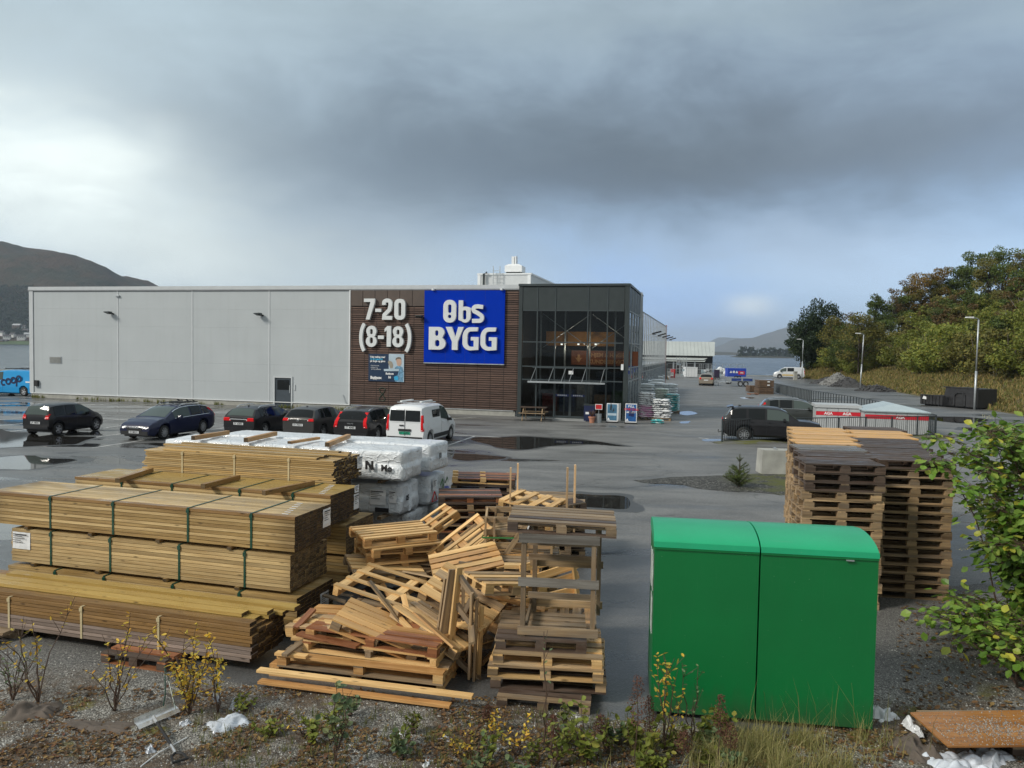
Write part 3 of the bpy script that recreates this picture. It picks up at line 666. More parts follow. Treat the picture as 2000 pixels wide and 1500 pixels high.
# signs
def quadbox(p0, p1, y0, y1):
    return MB().box(min(p0[0], p1[0]), max(p0[0], p1[0]), y0, y1, min(p0[1], p1[1]), max(p0[1], p1[1]))
sg = P('blue_sign', quadbox((signL, signTop), (signR, signBot), -.24, -.13), MT['blue'])
for px in (873, 911, 949): s = fw(px, 640)[0]; MB().box(s-.006, s+.006, -.243, -.2402, signBot, signTop).build('sheet_joint', simple('sheet joint', (0.003, 0.012, 0.16)) if px == 873 else bpy.data.materials['sheet joint'], sg)
MB().box(signL-.02, signR+.02, -.25, -.12, signBot-.06, signBot-.003).build('sign_edge', MT['galv'], sg)
for px in (849, 982): s = fw(px, 569)[0]; MB().box(s-.06, s+.06, -.4, -.1, signTop+.003, signTop+.12).build('sign_spot', MT['white'], sg)
def glyph(ch, w, h, t):
    if ch == '0': return [rrect(0, w, 0, h, w*.42), rrect(t, w-t, t*.9, h-t*.9, (w-2*t)*.48)[::-1]]
    if ch == 'O': return [rrect(0, w, 0, h, w*.46), rrect(w*.36, w*.64, h*.42, h*.80, w*.135)[::-1], arc(w*.5, h*.27, w*.14, w*.14, 0, 345, 12)[::-1]]
    if ch == '8':
        o = arc(w*.5, h*.27, w*.5, h*.27, -155, 60, 12)+[(w*.86, h*.52)]+arc(w*.5, h*.75, w*.47, h*.25, -35, 215, 12)+[(w*.14, h*.52)]+arc(w*.5, h*.27, w*.5, h*.27, 120, 200, 6)
        return [o, rrect(t, w-t, t*.85, h*.45, (w-2*t)*.45)[::-1], rrect(t*1.05, w-t*1.05, h*.60, h-t*.8, (w-2*t)*.4)[::-1]]
    if ch == '7': return [[(0, h), (w, h), (w, h*.84), (w*.52, 0), (w*.18, 0), (w*.60, h-t*.8), (0, h-t*.8)]]
    if ch == '1': return [[(w*.35, 0), (w, 0), (w, h), (w*.42, h), (0, h*.86), (0, h*.70), (w*.35, h*.80)]]
    if ch == '-': return [[(0, 0), (w, 0), (w, h), (0, h)]]
    if ch == '2':
        return ribbon([(t*.5, h*.70), (t*.5, h*.80)]+arc(w*.5, h*.80, w*.5-t*.5, h*.20-t*.42, 180, 0, 10)+[(w-t*.5, h*.66), (w*.72, h*.46), (t*.62, h*.22), (t*.55, t*.42), (w, t*.42)], t*.92)
    if ch == '(': return ribbon(arc(w*1.45, h*.5, w*1.2, h*.62, 125, 235, 14), t*.85)
    if ch == ')': return ribbon(arc(-w*.45, h*.5, w*1.2, h*.62, 55, -55, 14), t*.85)
    if ch == 'b':
        return [[(0, h*.12), (0, h), (t, h), (t, h*.66)]+arc(w*.55, h*.62, w*.45, h*.10, 110, 0, 8)+arc(w*.55, h*.26, w*.45, h*.26, 0, -130, 8), rrect(t, w-t, h*.14, h*.56, (w-2*t)*.42)[::-1]]
    if ch == 's':
        return ribbon([(w*.93, h*.86), (w*.50, h*.90)]+arc(w*.36, h*.74, w*.22, h*.145, 100, 235, 8)+[(w*.5, h*.53)]+arc(w*.62, h*.27, w*.24, h*.165, 60, -90, 8)+[(w*.04, h*.10)], t*.92)
    if ch == 'B':
        return [[(0, 0), (w*.62, 0)]+arc(w*.62, h*.27, w*.38, h*.27, -85, 45, 8)+[(w*.80, h*.53)]+arc(w*.58, h*.76, w*.34, h*.24, -30, 88, 8)+[(0, h)], rrect(t, w-t*.98, h*.14, h*.43, h*.10)[::-1], rrect(t, w-t*1.18, h*.60, h*.86, h*.09)[::-1]]
    if ch == 'Y': return [[(0, h), (w*.34, h), (w*.53, h*.52), (w*.70, h), (w, h), (w*.68, h*.36), (w*.68, 0), (w*.36, 0), (w*.36, h*.36)]]
    if ch == 'G':
        return [[(w*.97, h)]+arc(w*.5, h*.58, w*.5, h*.42, 90, 180, 8)+arc(w*.5, h*.32, w*.5, h*.32, 180, 270, 8)+[(w, h*.03), (w, h*.58), (w*.52, h*.58), (w*.52, h*.43), (w*.70, h*.43), (w*.70, h*.165)]+arc(w*.5, h*.35, w*.20, h*.19, 270, 180, 6)+arc(w*.5, h*.62, w*.20, h*.20, 180, 95, 6)+[(w*.93, h*.83)]]
def put_glyph(ch, zx0, zx1, zy0, zy1, t, parent, y, name='letter', ext=.09):
    k = 3.9475; a = fw(650+zx0/k, 480+zy1/k); c_ = fw(650+zx1/k, 480+zy0/k); w = c_[0]-a[0]; h = c_[1]-a[1]
    me = poly_mesh(glyph(ch, w, h, t), MT['letter'], ext)
    return inst(name, me, parent, (a[0], y-ext, a[1]), (PI/2, 0, 0))
T = 0.20*1.3
for ch, *bb in (('7', 255, 340, 410, 570), ('-', 343, 387, 487, 512), ('2', 393, 473, 410, 570), ('0', 488, 573, 412, 572), ('(', 218, 270, 605, 808), ('8', 270, 355, 618, 780), ('-', 363, 408, 693, 719), ('1', 413, 463, 620, 778), ('8', 473, 560, 622, 782), (')', 565, 620, 608, 814)):
    put_glyph(ch, *bb, .26, store, -.13, 'sign_character')
for ch, *bb in (('O', 868, 968, 420, 594), ('b', 985, 1080, 424, 594), ('s', 1085, 1180, 456, 595)): put_glyph(ch, *bb, .27, sg, -.245)
for ch, *bb in (('B', 757, 888, 628, 800), ('Y', 885, 1025, 628, 802), ('G', 1015, 1140, 630, 806), ('G', 1152, 1279, 632, 808)): put_glyph(ch, *bb, .40, sg, -.245)
# poster
p0 = fw(722, 691); p1 = fw(790, 746); NAVY = simple('navy poster print', (0.012, 0.032, 0.075), .35, var=.04)
ps = P('poster', quadbox(p0, p1, -.16, -.115), NAVY)
def pp(zx, zy): return fw(650+zx/3.9475, 480+zy/3.9475)
def pquad(name, zx0, zx1, zy0, zy1, mat, lay): quadbox(pp(zx0, zy0), pp(zx1, zy1), -.160-.004*lay, -.160-.004*(lay-1)-.0005).build(name, mat, ps)
def plot(name, pts, mat, lay):
    vs = [Vector((*pp(*p), 0)) for p in pts]; bb = MB(); y = -.160-.004*lay
    bb.add([(v.x, y, v.y) for v in vs], [tuple(range(len(vs)))]); bb.build(name, mat, ps)
SKYP = simple('pale poster sky', (.42, .52, .60), .35); SKIN = simple('printed skin tone', (.50, .33, .25), .4); DEN = simple('printed denim', (.13, .27, .40), .4, var=.5, scale=8)
pquad('photo_panel', 440, 556, 833, 968, SKYP, 1); pquad('photo_panel', 500, 556, 970, 1050, SKYP, 1)
plot('printed_shirt', [(478, 962), (490, 935), (512, 922), (545, 935), (553, 975), (551, 1048), (486, 1046), (490, 985)], DEN, 2)
plot('printed_face', [(497, 880), (503, 868), (526, 866), (537, 880), (538, 908), (528, 926), (512, 928), (502, 915)], SKIN, 3)
plot('printed_hair', [(492, 884), (494, 866), (512, 857), (532, 860), (538, 882), (528, 872), (504, 874)], simple('printed hair', (.16, .13, .1)), 4)
plot('printed_hand', [(432, 895), (445, 885), (465, 895), (474, 920), (470, 942), (452, 945), (440, 915)], simple('printed glove', (.30, .27, .22), .4), 3)
plot('printed_bucket', [(400, 950), (520, 950), (496, 1032), (412, 1032)], NAVY, 5); plot('bucket_rim', [(402, 950), (520, 948), (518, 966), (404, 966)], SKYP, 6)
plot('printed_lid', [(480, 1010), (500, 1000), (515, 1012), (512, 1036), (484, 1036)], simple('printed cyan', (.03, .35, .62)), 6)
def ptxt(s, zx, zy, size, mat, lay=7, al='LEFT', off=.0):
    a = pp(zx, zy); inst('lettering', text_mesh(s, size, mat, 0.001, off, al), ps, (a[0], -.160-.004*lay, a[1]), (PI/2, 0, 0))
CY = bpy.data.materials['printed cyan']
ptxt('Velg maling med', 297, 856, .155, MT['paper'], off=.006); ptxt('12 års garanti', 297, 872, .155, CY, off=.008); ptxt('på farge og glans', 297, 888, .155, MT['paper'], off=.005)
ptxt('• Selvrensende', 300, 923, .10, MT['paper']); ptxt('• Dekker og', 300, 939, .10, MT['paper']); ptxt('  varmer sprekkfritt', 300, 951, .09, MT['paper'])
ptxt('Butinox', 299, 1015, .24, MT['paper'], off=.012); ptxt('FUTURA', 318, 1030, .08, MT['paper'])
ptxt('Butinox', 417, 985, .17, MT['paper'], off=.008, lay=8); ptxt('16', 434, 1013, .20, MT['paper'], lay=8, off=.01)
# entrance block
ent = thing('entrance_hall', 'dark glazed corner entrance with glass canopy and anthracite frame', 'glass entrance', BO+E*sB, EA)
def PE(name, mb, mat, parent=ent, **k): return mb.build(name, mat, parent, **k)
YF = -0.30; WL = S_END-sB; DE = 8.6
cz = [fw(1120, v)[1] for v in (607, 669, 717, 743)]; cz = [cz[0]+.0, cz[1], cz[2], cz[3]]
mx = [0.0]+[fw(v, 700)[0]-sB for v in (1021, 1050, 1085, 1148, 1186, 1219)]+[WL]
PE('corner_post', MB().box(0, mx[1], YF, .2, 0, HB-.1), MT['anth']); PE('corner_post', MB().box(mx[6], WL, YF, YF+.35, 0, HB-.1), MT['anth'])
PE('coping', MB().box(-.03, WL+.04, YF-.05, DE, HB-.1, HB+.03), MT['anthframe'])
PE('roof', MB().box(0.05, WL-.05, YF+.35, DE-.05, HB-.3, HB-.12), MT['anth'])
PE('floor', MB().box(0.02, WL-.02, YF+.1, DE, 0.006, .05), simple('hall floor tile', (.12, .12, .12), .4))
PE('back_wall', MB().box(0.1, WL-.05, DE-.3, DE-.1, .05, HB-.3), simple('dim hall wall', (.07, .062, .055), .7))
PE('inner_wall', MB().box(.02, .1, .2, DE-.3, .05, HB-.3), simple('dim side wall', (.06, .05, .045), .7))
ow = simple('orange inner wall', (.55, .24, .04), .6); PE('orange_band', MB().box(.9, WL-1.2, 3.5, 3.6, 4.35, 5.25), ow)
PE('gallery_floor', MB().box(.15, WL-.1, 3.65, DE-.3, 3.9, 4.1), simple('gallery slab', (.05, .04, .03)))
sgn = PE('interior_sign', MB().box(2.6, 6.8, 3.3, 3.42, 3.15, 4.05), simple('brown red interior sign', (.30, .09, .035)))
inst('lettering', text_mesh('HJEM & HAGE', .34, simple('dim orange lettering', (.70, .36, .16)), .01, .012), sgn, (4.9, 3.28, 3.78), (PI/2, 0, 0))
inst('lettering', text_mesh('KUNDESERVICE', .34, bpy.data.materials['dim orange lettering'], .01, .012), sgn, (4.9, 3.28, 3.36), (PI/2, 0, 0))
ar = bpy.data.materials['dim orange lettering']; inst('arrow', poly_mesh([[(0, .5), (.16, .5), (.16, .3), (.3, .3), (.08, 0), (-.14, .3), (0, .3)]], ar, .01), sgn, (3.0, 3.28, 3.3), (PI/2, 0, 0))
for k, (a, c_) in enumerate((((1.0, 2, 4.2), (4.0, 2, 6.3)), ((4.0, 2, 4.2), (1.0, 2, 6.3)), ((4.1, 2, 6.3), (7.0, 2, 4.2)), ((7.0, 2, 6.3), (4.1, 2, 4.2)))): PE('wind_brace', MB().tube([a, c_], .022, 5), MT['galv'])
for k in range(5): x_ = .8+k*1.55; PE('steel_column', MB().box(x_, x_+.09, 2.1, 2.2, .05, HB-.3), MT['galv'])
em, nt, bs = new_mat('spot lamp'); bs.inputs['Emission Color'].default_value = (1, .95, .85, 1); bs.inputs['Emission Strength'].default_value = 3
for px in (1094, 1127, 1161): q = fw(px, 671); PE('ceiling_spot', MB().box(q[0]-sB-.05, q[0]-sB+.05, .45, .55, q[1]-.07, q[1]), em); ll = bpy.data.lights.new('spot', 'POINT'); ll.energy = 22; ll.color = (1, .85, .65); lo = inst('spot_glow', ll, ent, (q[0]-sB, 1.6, q[1]-.2))
for k in range(5): x_ = .5+k*1.15; PE('shop_shelf', MB().box(x_, x_+1.0, 4.5, 5.1, .051, 1.2+.3*(k % 3)).box(x_+.1, x_+.9, 4.3, 4.49, .4, .7), [simple('stocked shelf %d' % k, ((.25, .05, .04), (.05, .08, .2), (.3, .3, .3), (.22, .12, .04), (.08, .15, .08))[k], .6, var=.6, scale=4)])
for i in range(1, 6):        # solid panels above
    PE('top_panel', MB().box(mx[i]+.02, mx[i+1]-.02, YF+.03, YF+.08, cz[0]+.03, HB-.14), MT['anth'])
rows = [(cz[1], cz[0]), (cz[2], cz[1]), (cz[3], cz[2]), (0.08, cz[3])]
for i in range(1, 6):
    for j, (a, c_) in enumerate(rows):
        if j == 3 and i == 3: continue
        PE('pane', MB().box(mx[i]+.035, mx[i+1]-.035, YF+.05, YF+.062, a+.035, c_-.035), MT['pane'])
for i in range(2, 6): PE('mullion', MB().box(mx[i]-.034, mx[i]+.034, YF, YF+.12, 0.08, HB-.14), MT['anthframe'])
for j, zz in enumerate(cz):
    for i in range(1, 6): PE('transom', MB().box(mx[i]+.036, mx[i+1]-.036, YF+.01, YF+.11, zz-.034, zz+.034), MT['anthframe'])
PE('threshold', MB().box(mx[1], mx[6], YF-.02, YF+.14, 0.0, .078), MT['anthframe'])
dm = (mx[3]+mx[4])/2; BLUEST = simple('blue door sticker', (.01, .03, .16), .4)
for a, c_ in ((mx[3]+.04, dm-.01), (dm+.01, mx[4]-.04)):
    dd = PE('sliding_door', MB().box(a, a+.06, YF+.03, YF+.08, .09, cz[3]-.05).box(c_-.06, c_, YF+.03, YF+.08, .09, cz[3]-.05).box(a+.061, c_-.061, YF+.03, YF+.08, .09, .17).box(a+.061, c_-.061, YF+.03, YF+.08, cz[3]-.12, cz[3]-.05), MT['anthframe'])
    MB().box(a+.062, c_-.062, YF+.05, YF+.058, .172, cz[3]-.122).build('pane', MT['pane'], dd)
    st = MB().box(a+.065, c_-.065, YF+.03, YF+.04, 1.32, 1.45).build('door_sticker', BLUEST, dd)
    inst('lettering', text_mesh('● ● ● ● ▲', .10, MT['paper'], .001, .004), dd, ((a+c_)/2, YF+.027, 1.385), (PI/2, 0, 0))
s, zz = fw(1217, 717); PE('corner_box', MB().box(s-sB-.08, s-sB+.06, YF-.1, YF-.002, zz-.17, zz+.17), MT['white'])
q0 = fw(1112, 724); q1 = fw(1121, 731); PE('notice', MB().box(q0[0]-sB, q1[0]-sB, YF+.03, YF+.035, q1[1], q0[1]), MT['paper'])
# canopy
can = PE('canopy', MB().box(mx[1]+.7, mx[5]+.1, YF-1.25, YF-.02, cz[3]-.10, cz[3]-.06), archglass('canopy glass', (.62, .68, .66), 1.7))
MB().box(mx[1]+.7, mx[5]+.1, YF-1.31, YF-1.251, cz[3]-.13, cz[3]-.03).build('canopy_edge', MT['galv'], can)
for px in (1049, 1083, 1107, 1122, 1146, 1182):
    s = fw(px, 720)[0]-sB; MB().tube([(s, YF, cz[2]-.05), (s-.05, YF-1.2, cz[3]-.05)], .018, 5).build('hanger_rod', MT['galv'], can)
PE('canopy_rail', MB().box(mx[1]+.7, mx[5]+.1, YF-.06, YF-.003, cz[2]-.09, cz[2]-.03), MT['anthframe'])
# side return of the entrance
yy = [YF+.35+(DE-YF-.35)*k/5 for k in range(6)]
for k in range(5):
    PE('top_panel', MB().box(WL-.07, WL-.02, yy[k]+.03, yy[k+1]-.03, cz[0]+.03, HB-.14), MT['anth'])
    for j, (a, c_) in enumerate(rows): PE('pane', MB().box(WL-.06, WL-.05, yy[k]+.035, yy[k+1]-.035, a+.035, c_-.035), MT['pane'])
    for zz in cz: PE('transom', MB().box(WL-.1, WL+.005, yy[k]+.036, yy[k+1]-.036, zz-.03, zz+.03), MT['galv'])
for k in range(1, 6): PE('mullion', MB().box(WL-.11, WL+.01, yy[k]-.034, yy[k]+.034, 0.01, HB-.14), MT['galv'])
s = tag(MB().box(*[fw(1088, 815)[0], fw(1152, 815)[0]], -1.6, YF-.03, 0.005, .035).build('door_mat', simple('grey steel foot grille', (.30, .31, .31), .6)), 'pale grey foot grille set on the asphalt before the entrance doors', 'door mat'); s.location = BO; s.rotation_euler = (0, 0, EA)
# greenhouse-like yard enclosure behind the entrance
yd = thing('yard_enclosure', 'tall thin framed greenhouse yard along the right side of the store', 'garden enclosure', BO+E*(S_END-.1)+N*DE, EA)
LEN = 31.5; HY = 6.9; npst = 19
for k in range(npst):
    y = LEN*k/(npst-1); k_ = MB().box(-.035, .035, y-.035, y+.035, 0, HY).build('post', MT['galv'], yd)
for zz in (1.2, 2.6, HY-.04): MB().box(-.03, .03, .04, LEN-.04, zz-.03, zz+.03).build('rail', MT['galv'], yd)
frosted = simple('frosted white sheet', (.52, .56, .58), .35)
for k in range(npst-1):
    y = LEN*k/(npst-1); w = LEN/(npst-1)
    MB().box(-.02, -.008, y+.04, y+w-.04, .05, 1.16).build('lower_sheet', frosted, yd)
    MB().box(-.02, -.012, y+.04, y+w-.04, 1.24, 2.56).build('pane', MT['clearpane'], yd)
    for q_ in range(1, 4): MB().box(-.006, .006, y+w*q_/4-.006, y+w*q_/4+.006, 2.64, HY-.08).build('net_wire', MT['galv'], yd)
MB().box(-.06, .06, LEN+.05, LEN+.2, 0, HY+.1).build('red_end_post', simple('rust red post', (.42, .09, .04), .5), yd)
MB().bar((0, LEN+.1, HY-.1), (-1.5, LEN+.1, HY-.1), .04).build('stay', MT['galv'], yd)
for k in range(5):
    y = 4.5+k*6.3; a = MB().bar((0, y, 5.3), (.75, y, 5.35), .05).build('lamp_arm', MT['galv'], yd)
    MB().bar((.5, y-.25, 5.40), (1.15, y-.25, 5.58), .5, .09).build('lamp_head', MT['black'], a)
MB().box(-10, -.1, .1, LEN, 2.9, 3.05).build('inner_shelter_roof', simple('pale shelter roof', (.4, .43, .45)), yd)
for k in range(5):
    MB().box(-9.9, -9.8, 2+k*6, 2.1+k*6, 0, 2.88).build('shelter_post', MT['galv'], yd)

# haze over the fjord: one closed box of thin air
hz = MB().box(-16000, 16000, -1500, 15500, -9, 440).build('haze', []); hz['kind'] = 'stuff'; tag(hz, 'thin pale haze lying over the fjord and the far mountains', 'haze')
mt, nt, bs = new_mat('thin fjord haze'); nt.n.remove(bs); pv = nt.new('ShaderNodeVolumePrincipled'); pv.inputs['Color'].default_value = (.70, .82, 1, 1); pv.inputs['Density'].default_value = HAZE; pv.inputs['Anisotropy'].default_value = .1
nt.link(pv.outputs[0], nt.n['Material Output'].inputs['Volume']); hz.data.materials.append(mt)
def ordn(k): return ('first', 'second', 'third', 'fourth', 'fifth', 'sixth', 'seventh', 'eighth', 'ninth', 'tenth', 'eleventh', 'twelfth', 'thirteenth', 'fourteenth', 'fifteenth', 'sixteenth', 'seventeenth', 'eighteenth')[k]
# ================================================================ LUMBER BUNDLES
LA = math.atan2(-1.39, 4.96); LE = Vector((math.cos(LA), math.sin(LA), 0)); LN = Vector((-math.sin(LA), math.cos(LA), 0))
def label_sheet(parent, x, y, z, w, h, face='front', lines=5, qr=False):
    """white printed sheet stapled to a bundle: face front (-y) or end (+x); local coordinates"""
    b = MB(); n = 5; vs = []; 
    for i in range(n+1):
        for j in range(n+1):
            u = i/n; v = j/n; o = 0.006+0.010*noise.noise(Vector((u*3+x*7, v*3+z*5, 1)))
            vs.append((x+u*w, y-o, z+v*h) if face == 'front' else (x+o, y+u*w, z+v*h))
    for i in range(n):
        for j in range(n): q = i*(n+1)+j; b.add([], []); b.f.append((q, q+n+1, q+n+2, q+1)); b.m.append(0)
    b.v = vs
    s = b.build('label_sheet', MT['paper'], parent)
    k = MB()
    for i in range(lines):
        v = .90-.12*i; ww = (.85, .6, .75, .5, .65)[i % 5]; th = .055 if i == 0 else .028
        if face == 'front': k.box(x+w*.08, x+w*ww, y-.022, y-.0205, z+h*(v-th), z+h*v)
        else: k.box(x+.0205, x+.022, y+w*.08, y+w*ww, z+h*(v-th), z+h*v)
    k.build('print_lines', MT['ink'], s); return s
def bundle(label, FR, z0, L, W, H, rows, cols, mat, end=None, straps=(), strapmat=None, jit=0.008, lj=0.0, group='bundles of treated boards', matf=None, sheets=(), gap=.004, ang=None, skip=None, wmark=False):
    ang = LA if ang is None else ang
    t = thing('lumber_bundle', label, 'timber bundle', (FR[0], FR[1], z0), ang, group)
    bh = H/rows; bw_ = W/cols; r2 = random.Random(hash(label) & 0xffff if False else len(label)*31+rows)
    for j in range(rows):
        for i in range(cols):
            if skip and skip(i, j): continue
            if 1 < i < cols-1 and 0 < j < rows-1 and False: continue
            mm = matf(i, j, r2) if matf else mat
            LL = L - (r2.choice((0, .0, .01)) if lj == 0 else r2.random()*lj)
            dx = (r2.random()-.5)*jit
            LL = round(LL, 2)
            inst('plank', boxmesh(LL, bw_-gap, bh-gap*1.6, mm, end or MT['endgrain']), t, (-LL/2+dx-(r2.random()*lj*.5 if lj else 0), (i+.5)*bw_+(r2.random()-.5)*.004, (j+.5)*bh), ((r2.random()-.5)*.006 if lj else 0, 0, (r2.random()-.5)*.001))
    for sx in straps:
        w = .032; x = sx; o = .004
        MB().box(x-w/2, x+w/2, -o-.003, -.003, 0, H).box(x-w/2, x+w/2, -.003-o, W+.003, H+.001, H+.005).box(x-w/2, x+w/2, W+.004, W+.008, 0, H).build('strap', strapmat or MT['strap'], t)
        MB().box(x-.024, x+.024, -o-.012, -.0085, H*.86, H*.97).build('strap_clip', MT['strap'] if not strapmat else strapmat, t)
    for a in sheets: label_sheet(t, *a)
    if wmark:
        k = MB()
        for q in range(7): y = W*(.12+.12*q); x = -.22-.06*q*0-.035*q; k.box(x-.05, x+.05, y-.012, y+.012, H+.0015, H+.003)
        k.build('chalk_mark', MT['paper'], t)
    return t
def batten(label, a, b_, w, h, mat, group, name='timber_batten'):
    a = Vector(a); b_ = Vector(b_); d = b_-a; me = boxmesh(d.length, w, h, mat, MT['endgrain_pale'])
    o = inst(name, me, None, (a+b_)/2, d.to_track_quat('X', 'Z').to_euler()); return tag(o, label, 'batten', group)
def lp(FR, x, y, z): return Vector((FR[0], FR[1], 0))+LE*x+LN*y+Vector((0, 0, z))
pal = lambda i, j, r: MT['treated'] if r.random() < .6 else MT['treated_pale']
FA = (-2.93, 10.40)
def strap_x(px, py, FR, z):
    P_ = at(px, py, z); return (P_-Vector((FR[0], FR[1], 0))).dot(LE)
bundle('lowest strapped bundle of the front stack, mostly behind the loose brown boards', (-2.88, 10.33), .10, 5.0, 1.0, .47, 9, 10, MT['treated'], straps=(-.9, -2.0, -3.2, -4.1), matf=pal, sheets=((0.0, .62, .10, .24, .24, 'end'),))
bundle('middle strapped bundle of the front stack with white label sheet at its left end', (-3.00, 10.43), .62, 4.86, 1.0, .51, 10, 10, MT['treated'], MT['endgrain_pale'], straps=[strap_x(*q, (-3.0, 10.43), 1.13) for q in ((79, 1044), (196, 1056), (338, 1068), (470, 1080))], matf=lambda i, j, r: MT['treated_pale'], sheets=((-4.83, 0, .20, .34, .26, 'front'),))
bundle('top strapped bundle of the front stack with seven chalk marks on it', (-2.94, 10.42), 1.18, 5.4, 1.0, .49, 10, 10, MT['treated'], straps=[strap_x(*q, (-2.94, 10.42), 1.66) for q in ((101, 970), (225, 980), (369, 993), (491, 1004))], matf=lambda i, j, r: MT['treated_brown'] if j == 9 and i == 0 else (MT['treated_pale'] if j == 9 else pal(i, j, r)), sheets=((0.0, .76, .17, .22, .27, 'end'),), wmark=True)
for x in (-.9, -2.1, -3.3, -4.5):
    nth = ordn(int(-x/1.2))+' from the right'
    batten('spacer batten under the middle bundle of the front stack, '+nth, lp((-2.94, 10.4), x, -.01, .597), lp((-2.94, 10.4), x, .98, .597), .07, .04, MT['treated'], 'spacer battens in the front stack')
    batten('spacer batten under the top bundle of the front stack, '+nth, lp((-2.94, 10.4), x-.12, -.01, 1.155), lp((-2.94, 10.4), x-.12, .98, 1.155), .07, .042, MT['treated_brown'], 'spacer battens below the top bundle')
    batten('ground bearer under the lowest bundle of the front stack, '+nth, lp((-2.94, 10.4), x, -.01, .05), lp((-2.94, 10.4), x, .98, .05), .1, .095, MT['darkpal'], 'ground bearers of the front stack')
# loose brown pile in front
FD_ = (-3.11, 9.20)
def brownm(i, j, r):
    if i == 0: return MT['greywood'] if j < 4 else MT['treated_brown']
    return MT['treated_brown']
bundle('low pile of dark brown wet boards lying in front of the stacks', FD_, .14, 5.2, .74, .42, 9, 5, MT['treated_brown'], MT['endgrain'], straps=(-1.35, -2.55, -3.75), strapmat=MT['strap_pale'], lj=.05, jit=.05, matf=brownm)
for k, (y, x, zz, L, m_) in enumerate(((.05, -.06, .583, 4.9, 'treated_brown'), (.21, -.10, .586, 5.0, 'treated_yellow'), (.36, 0.0, .586, 5.0, 'treated_yellow'), (.52, .10, .588, 5.1, 'treated_yellow'), (.67, .18, .590, 5.1, 'treated_brown'), (.20, -.28, .633, 4.8, 'treated_yellow'), (.36, -.02, .633, 4.8, 'treated_yellow'), (.60, .22, .635, 4.7, 'treated_yellow'))):
    P_ = lp(FD_, x-L/2, y+.07, zz+.0)
    o = inst('loose_board', boxmesh(L, .145, .042, MT[m_], MT['endgrain']), None, P_, (0, 0, LA+(rng.random()-.5)*.003))
    tag(o, ['front edge brown board on the low pile', 'second yellow board lying on the low brown pile', 'third yellow board lying on the low brown pile', 'fourth yellow board on the low brown pile', 'rearmost dark board on the low brown pile', 'stub-ended yellow board on top at the front of the low pile', 'yellow board on top in the middle of the low pile', 'yellow board on top at the back of the low pile'][k], 'board', 'loose boards on the brown pile')
# second stack
FB = (-2.83, 12.03)
bundle('lowest bundle of the second stack with dark wet ends', (-2.60, 12.42), .10, 5.0, 1.0, .47, 9, 10, MT['treated'], MT['endgrain'], straps=(-1, -3), matf=pal)
bundle('middle bundle of the second stack, jutting out to the right', (-2.66, 12.40), .62, 5.0, 1.0, .49, 10, 10, MT['treated'], MT['endgrain_pale'], straps=(-1, -3), matf=pal)
bundle('top bundle of the second stack with three dark battens across it', FB, 1.18, 4.98, .98, .48, 9, 9, MT['treated'], MT['endgrain'], straps=[strap_x(*q, FB, 1.66) for q in ((210, 943), (322, 948), (456, 958), (561, 966))], matf=lambda i, j, r: MT['treated_yellow'] if j == 8 and i > 0 else MT['treated_brown'] if j == 8 else pal(i, j, r), sheets=((0.0, .78, .10, .18, .26, 'end'), (0.0, .80, .38, .16, .12, 'end')), wmark=True)
for k, (p, q) in enumerate((((229, 937), (296, 916)), ((396, 948), (466, 930)), ((515, 961), (612, 941)))):
    a = at(*p, 1.72); b_ = at(*q, 1.72); a.z = b_.z = 1.705
    batten(['dark batten lying across the second stack, leftmost', 'dark batten lying across the middle of the second stack', 'brown batten lying across the second stack, nearest its dark ends'][k], a, b_, .075, .075, MT['treated_brown'], 'battens on the second stack')
# third stack
FC = (-3.02, 13.15)
for z_, h_, lab in ((.10, .47, 'lowest bundle of the third stack'), (.60, .48, 'second bundle of the third stack'), (1.12, .46, 'third bundle of the third stack, under the ragged top one')):
    bundle(lab, (FC[0]-.1, FC[1]+.35), z_, 4.3, .66, h_, 8, 5, MT['treated'], MT['endgrain'], matf=pal)
bundle('topmost ragged bundle of thin boards with loose boards laid over it', FC, 1.62, 3.95, 1.0, .42, 13, 10, MT['treated'], MT['endgrain'], straps=(-.9, -2.0, -3.1), strapmat=MT['strap_pale'], lj=.10, jit=.06, matf=lambda i, j, r: MT['treated_pale'] if r.random() < .5 else MT['treated'], sheets=((0.03, .76, .18, .20, .22, 'end'),))
for k in range(7):
    L = 3.2+rng.random()*.7; P_ = lp(FC, -1.95+(rng.random()-.5)*.2, .08+k*.14, 2.057+(.03 if k % 2 else 0))
    o = inst('loose_board', boxmesh(round(L, 1), .11, .028, MT['treated_pale' if k % 3 else 'treated'], MT['endgrain']), None, P_, (0, 0, LA+(rng.random()-.5)*.02))
    tag(o, 'thin loose board on the topmost bundle, %s from its front edge' % ('first', 'second', 'third', 'fourth', 'fifth', 'sixth', 'seventh')[k], 'board', 'loose thin boards on the topmost bundle')
# ================================================================ WHITE WRAPPED PACKS
def wrapmat():
    mt, nt, bs = new_mat('white plastic wrap'); co = nt.coord('Object')
    n = nt.noise(nt.mapping(co, (1.2, 2.2, 2.2)), 2.2, 6, 0.62, 1.4); r_ = nt.voro(nt.vadd(co, nt.vscale(nt.noise(co, 2, 3, .6, out=1), .5)), 3.2, 'DISTANCE_TO_EDGE')
    nt.col(bs.inputs['Base Color'], nt.mix(nt.ramp(n, [(0.35, 0), (0.7, 1)]), (0.60, 0.64, 0.68), (0.74, 0.77, 0.79)))
    bs.inputs['Roughness'].default_value = 0.34; bs.inputs['Coat Weight'].default_value = .25
    nt.link(nt.bump(nt.math('ADD', n, nt.math('MULTIPLY', nt.ramp(r_, [(0, 1), (.08, 0)]), .25)), 0.75, 0.06), bs.inputs['Normal']); return mt
WR = wrapmat(); WR2 = WR
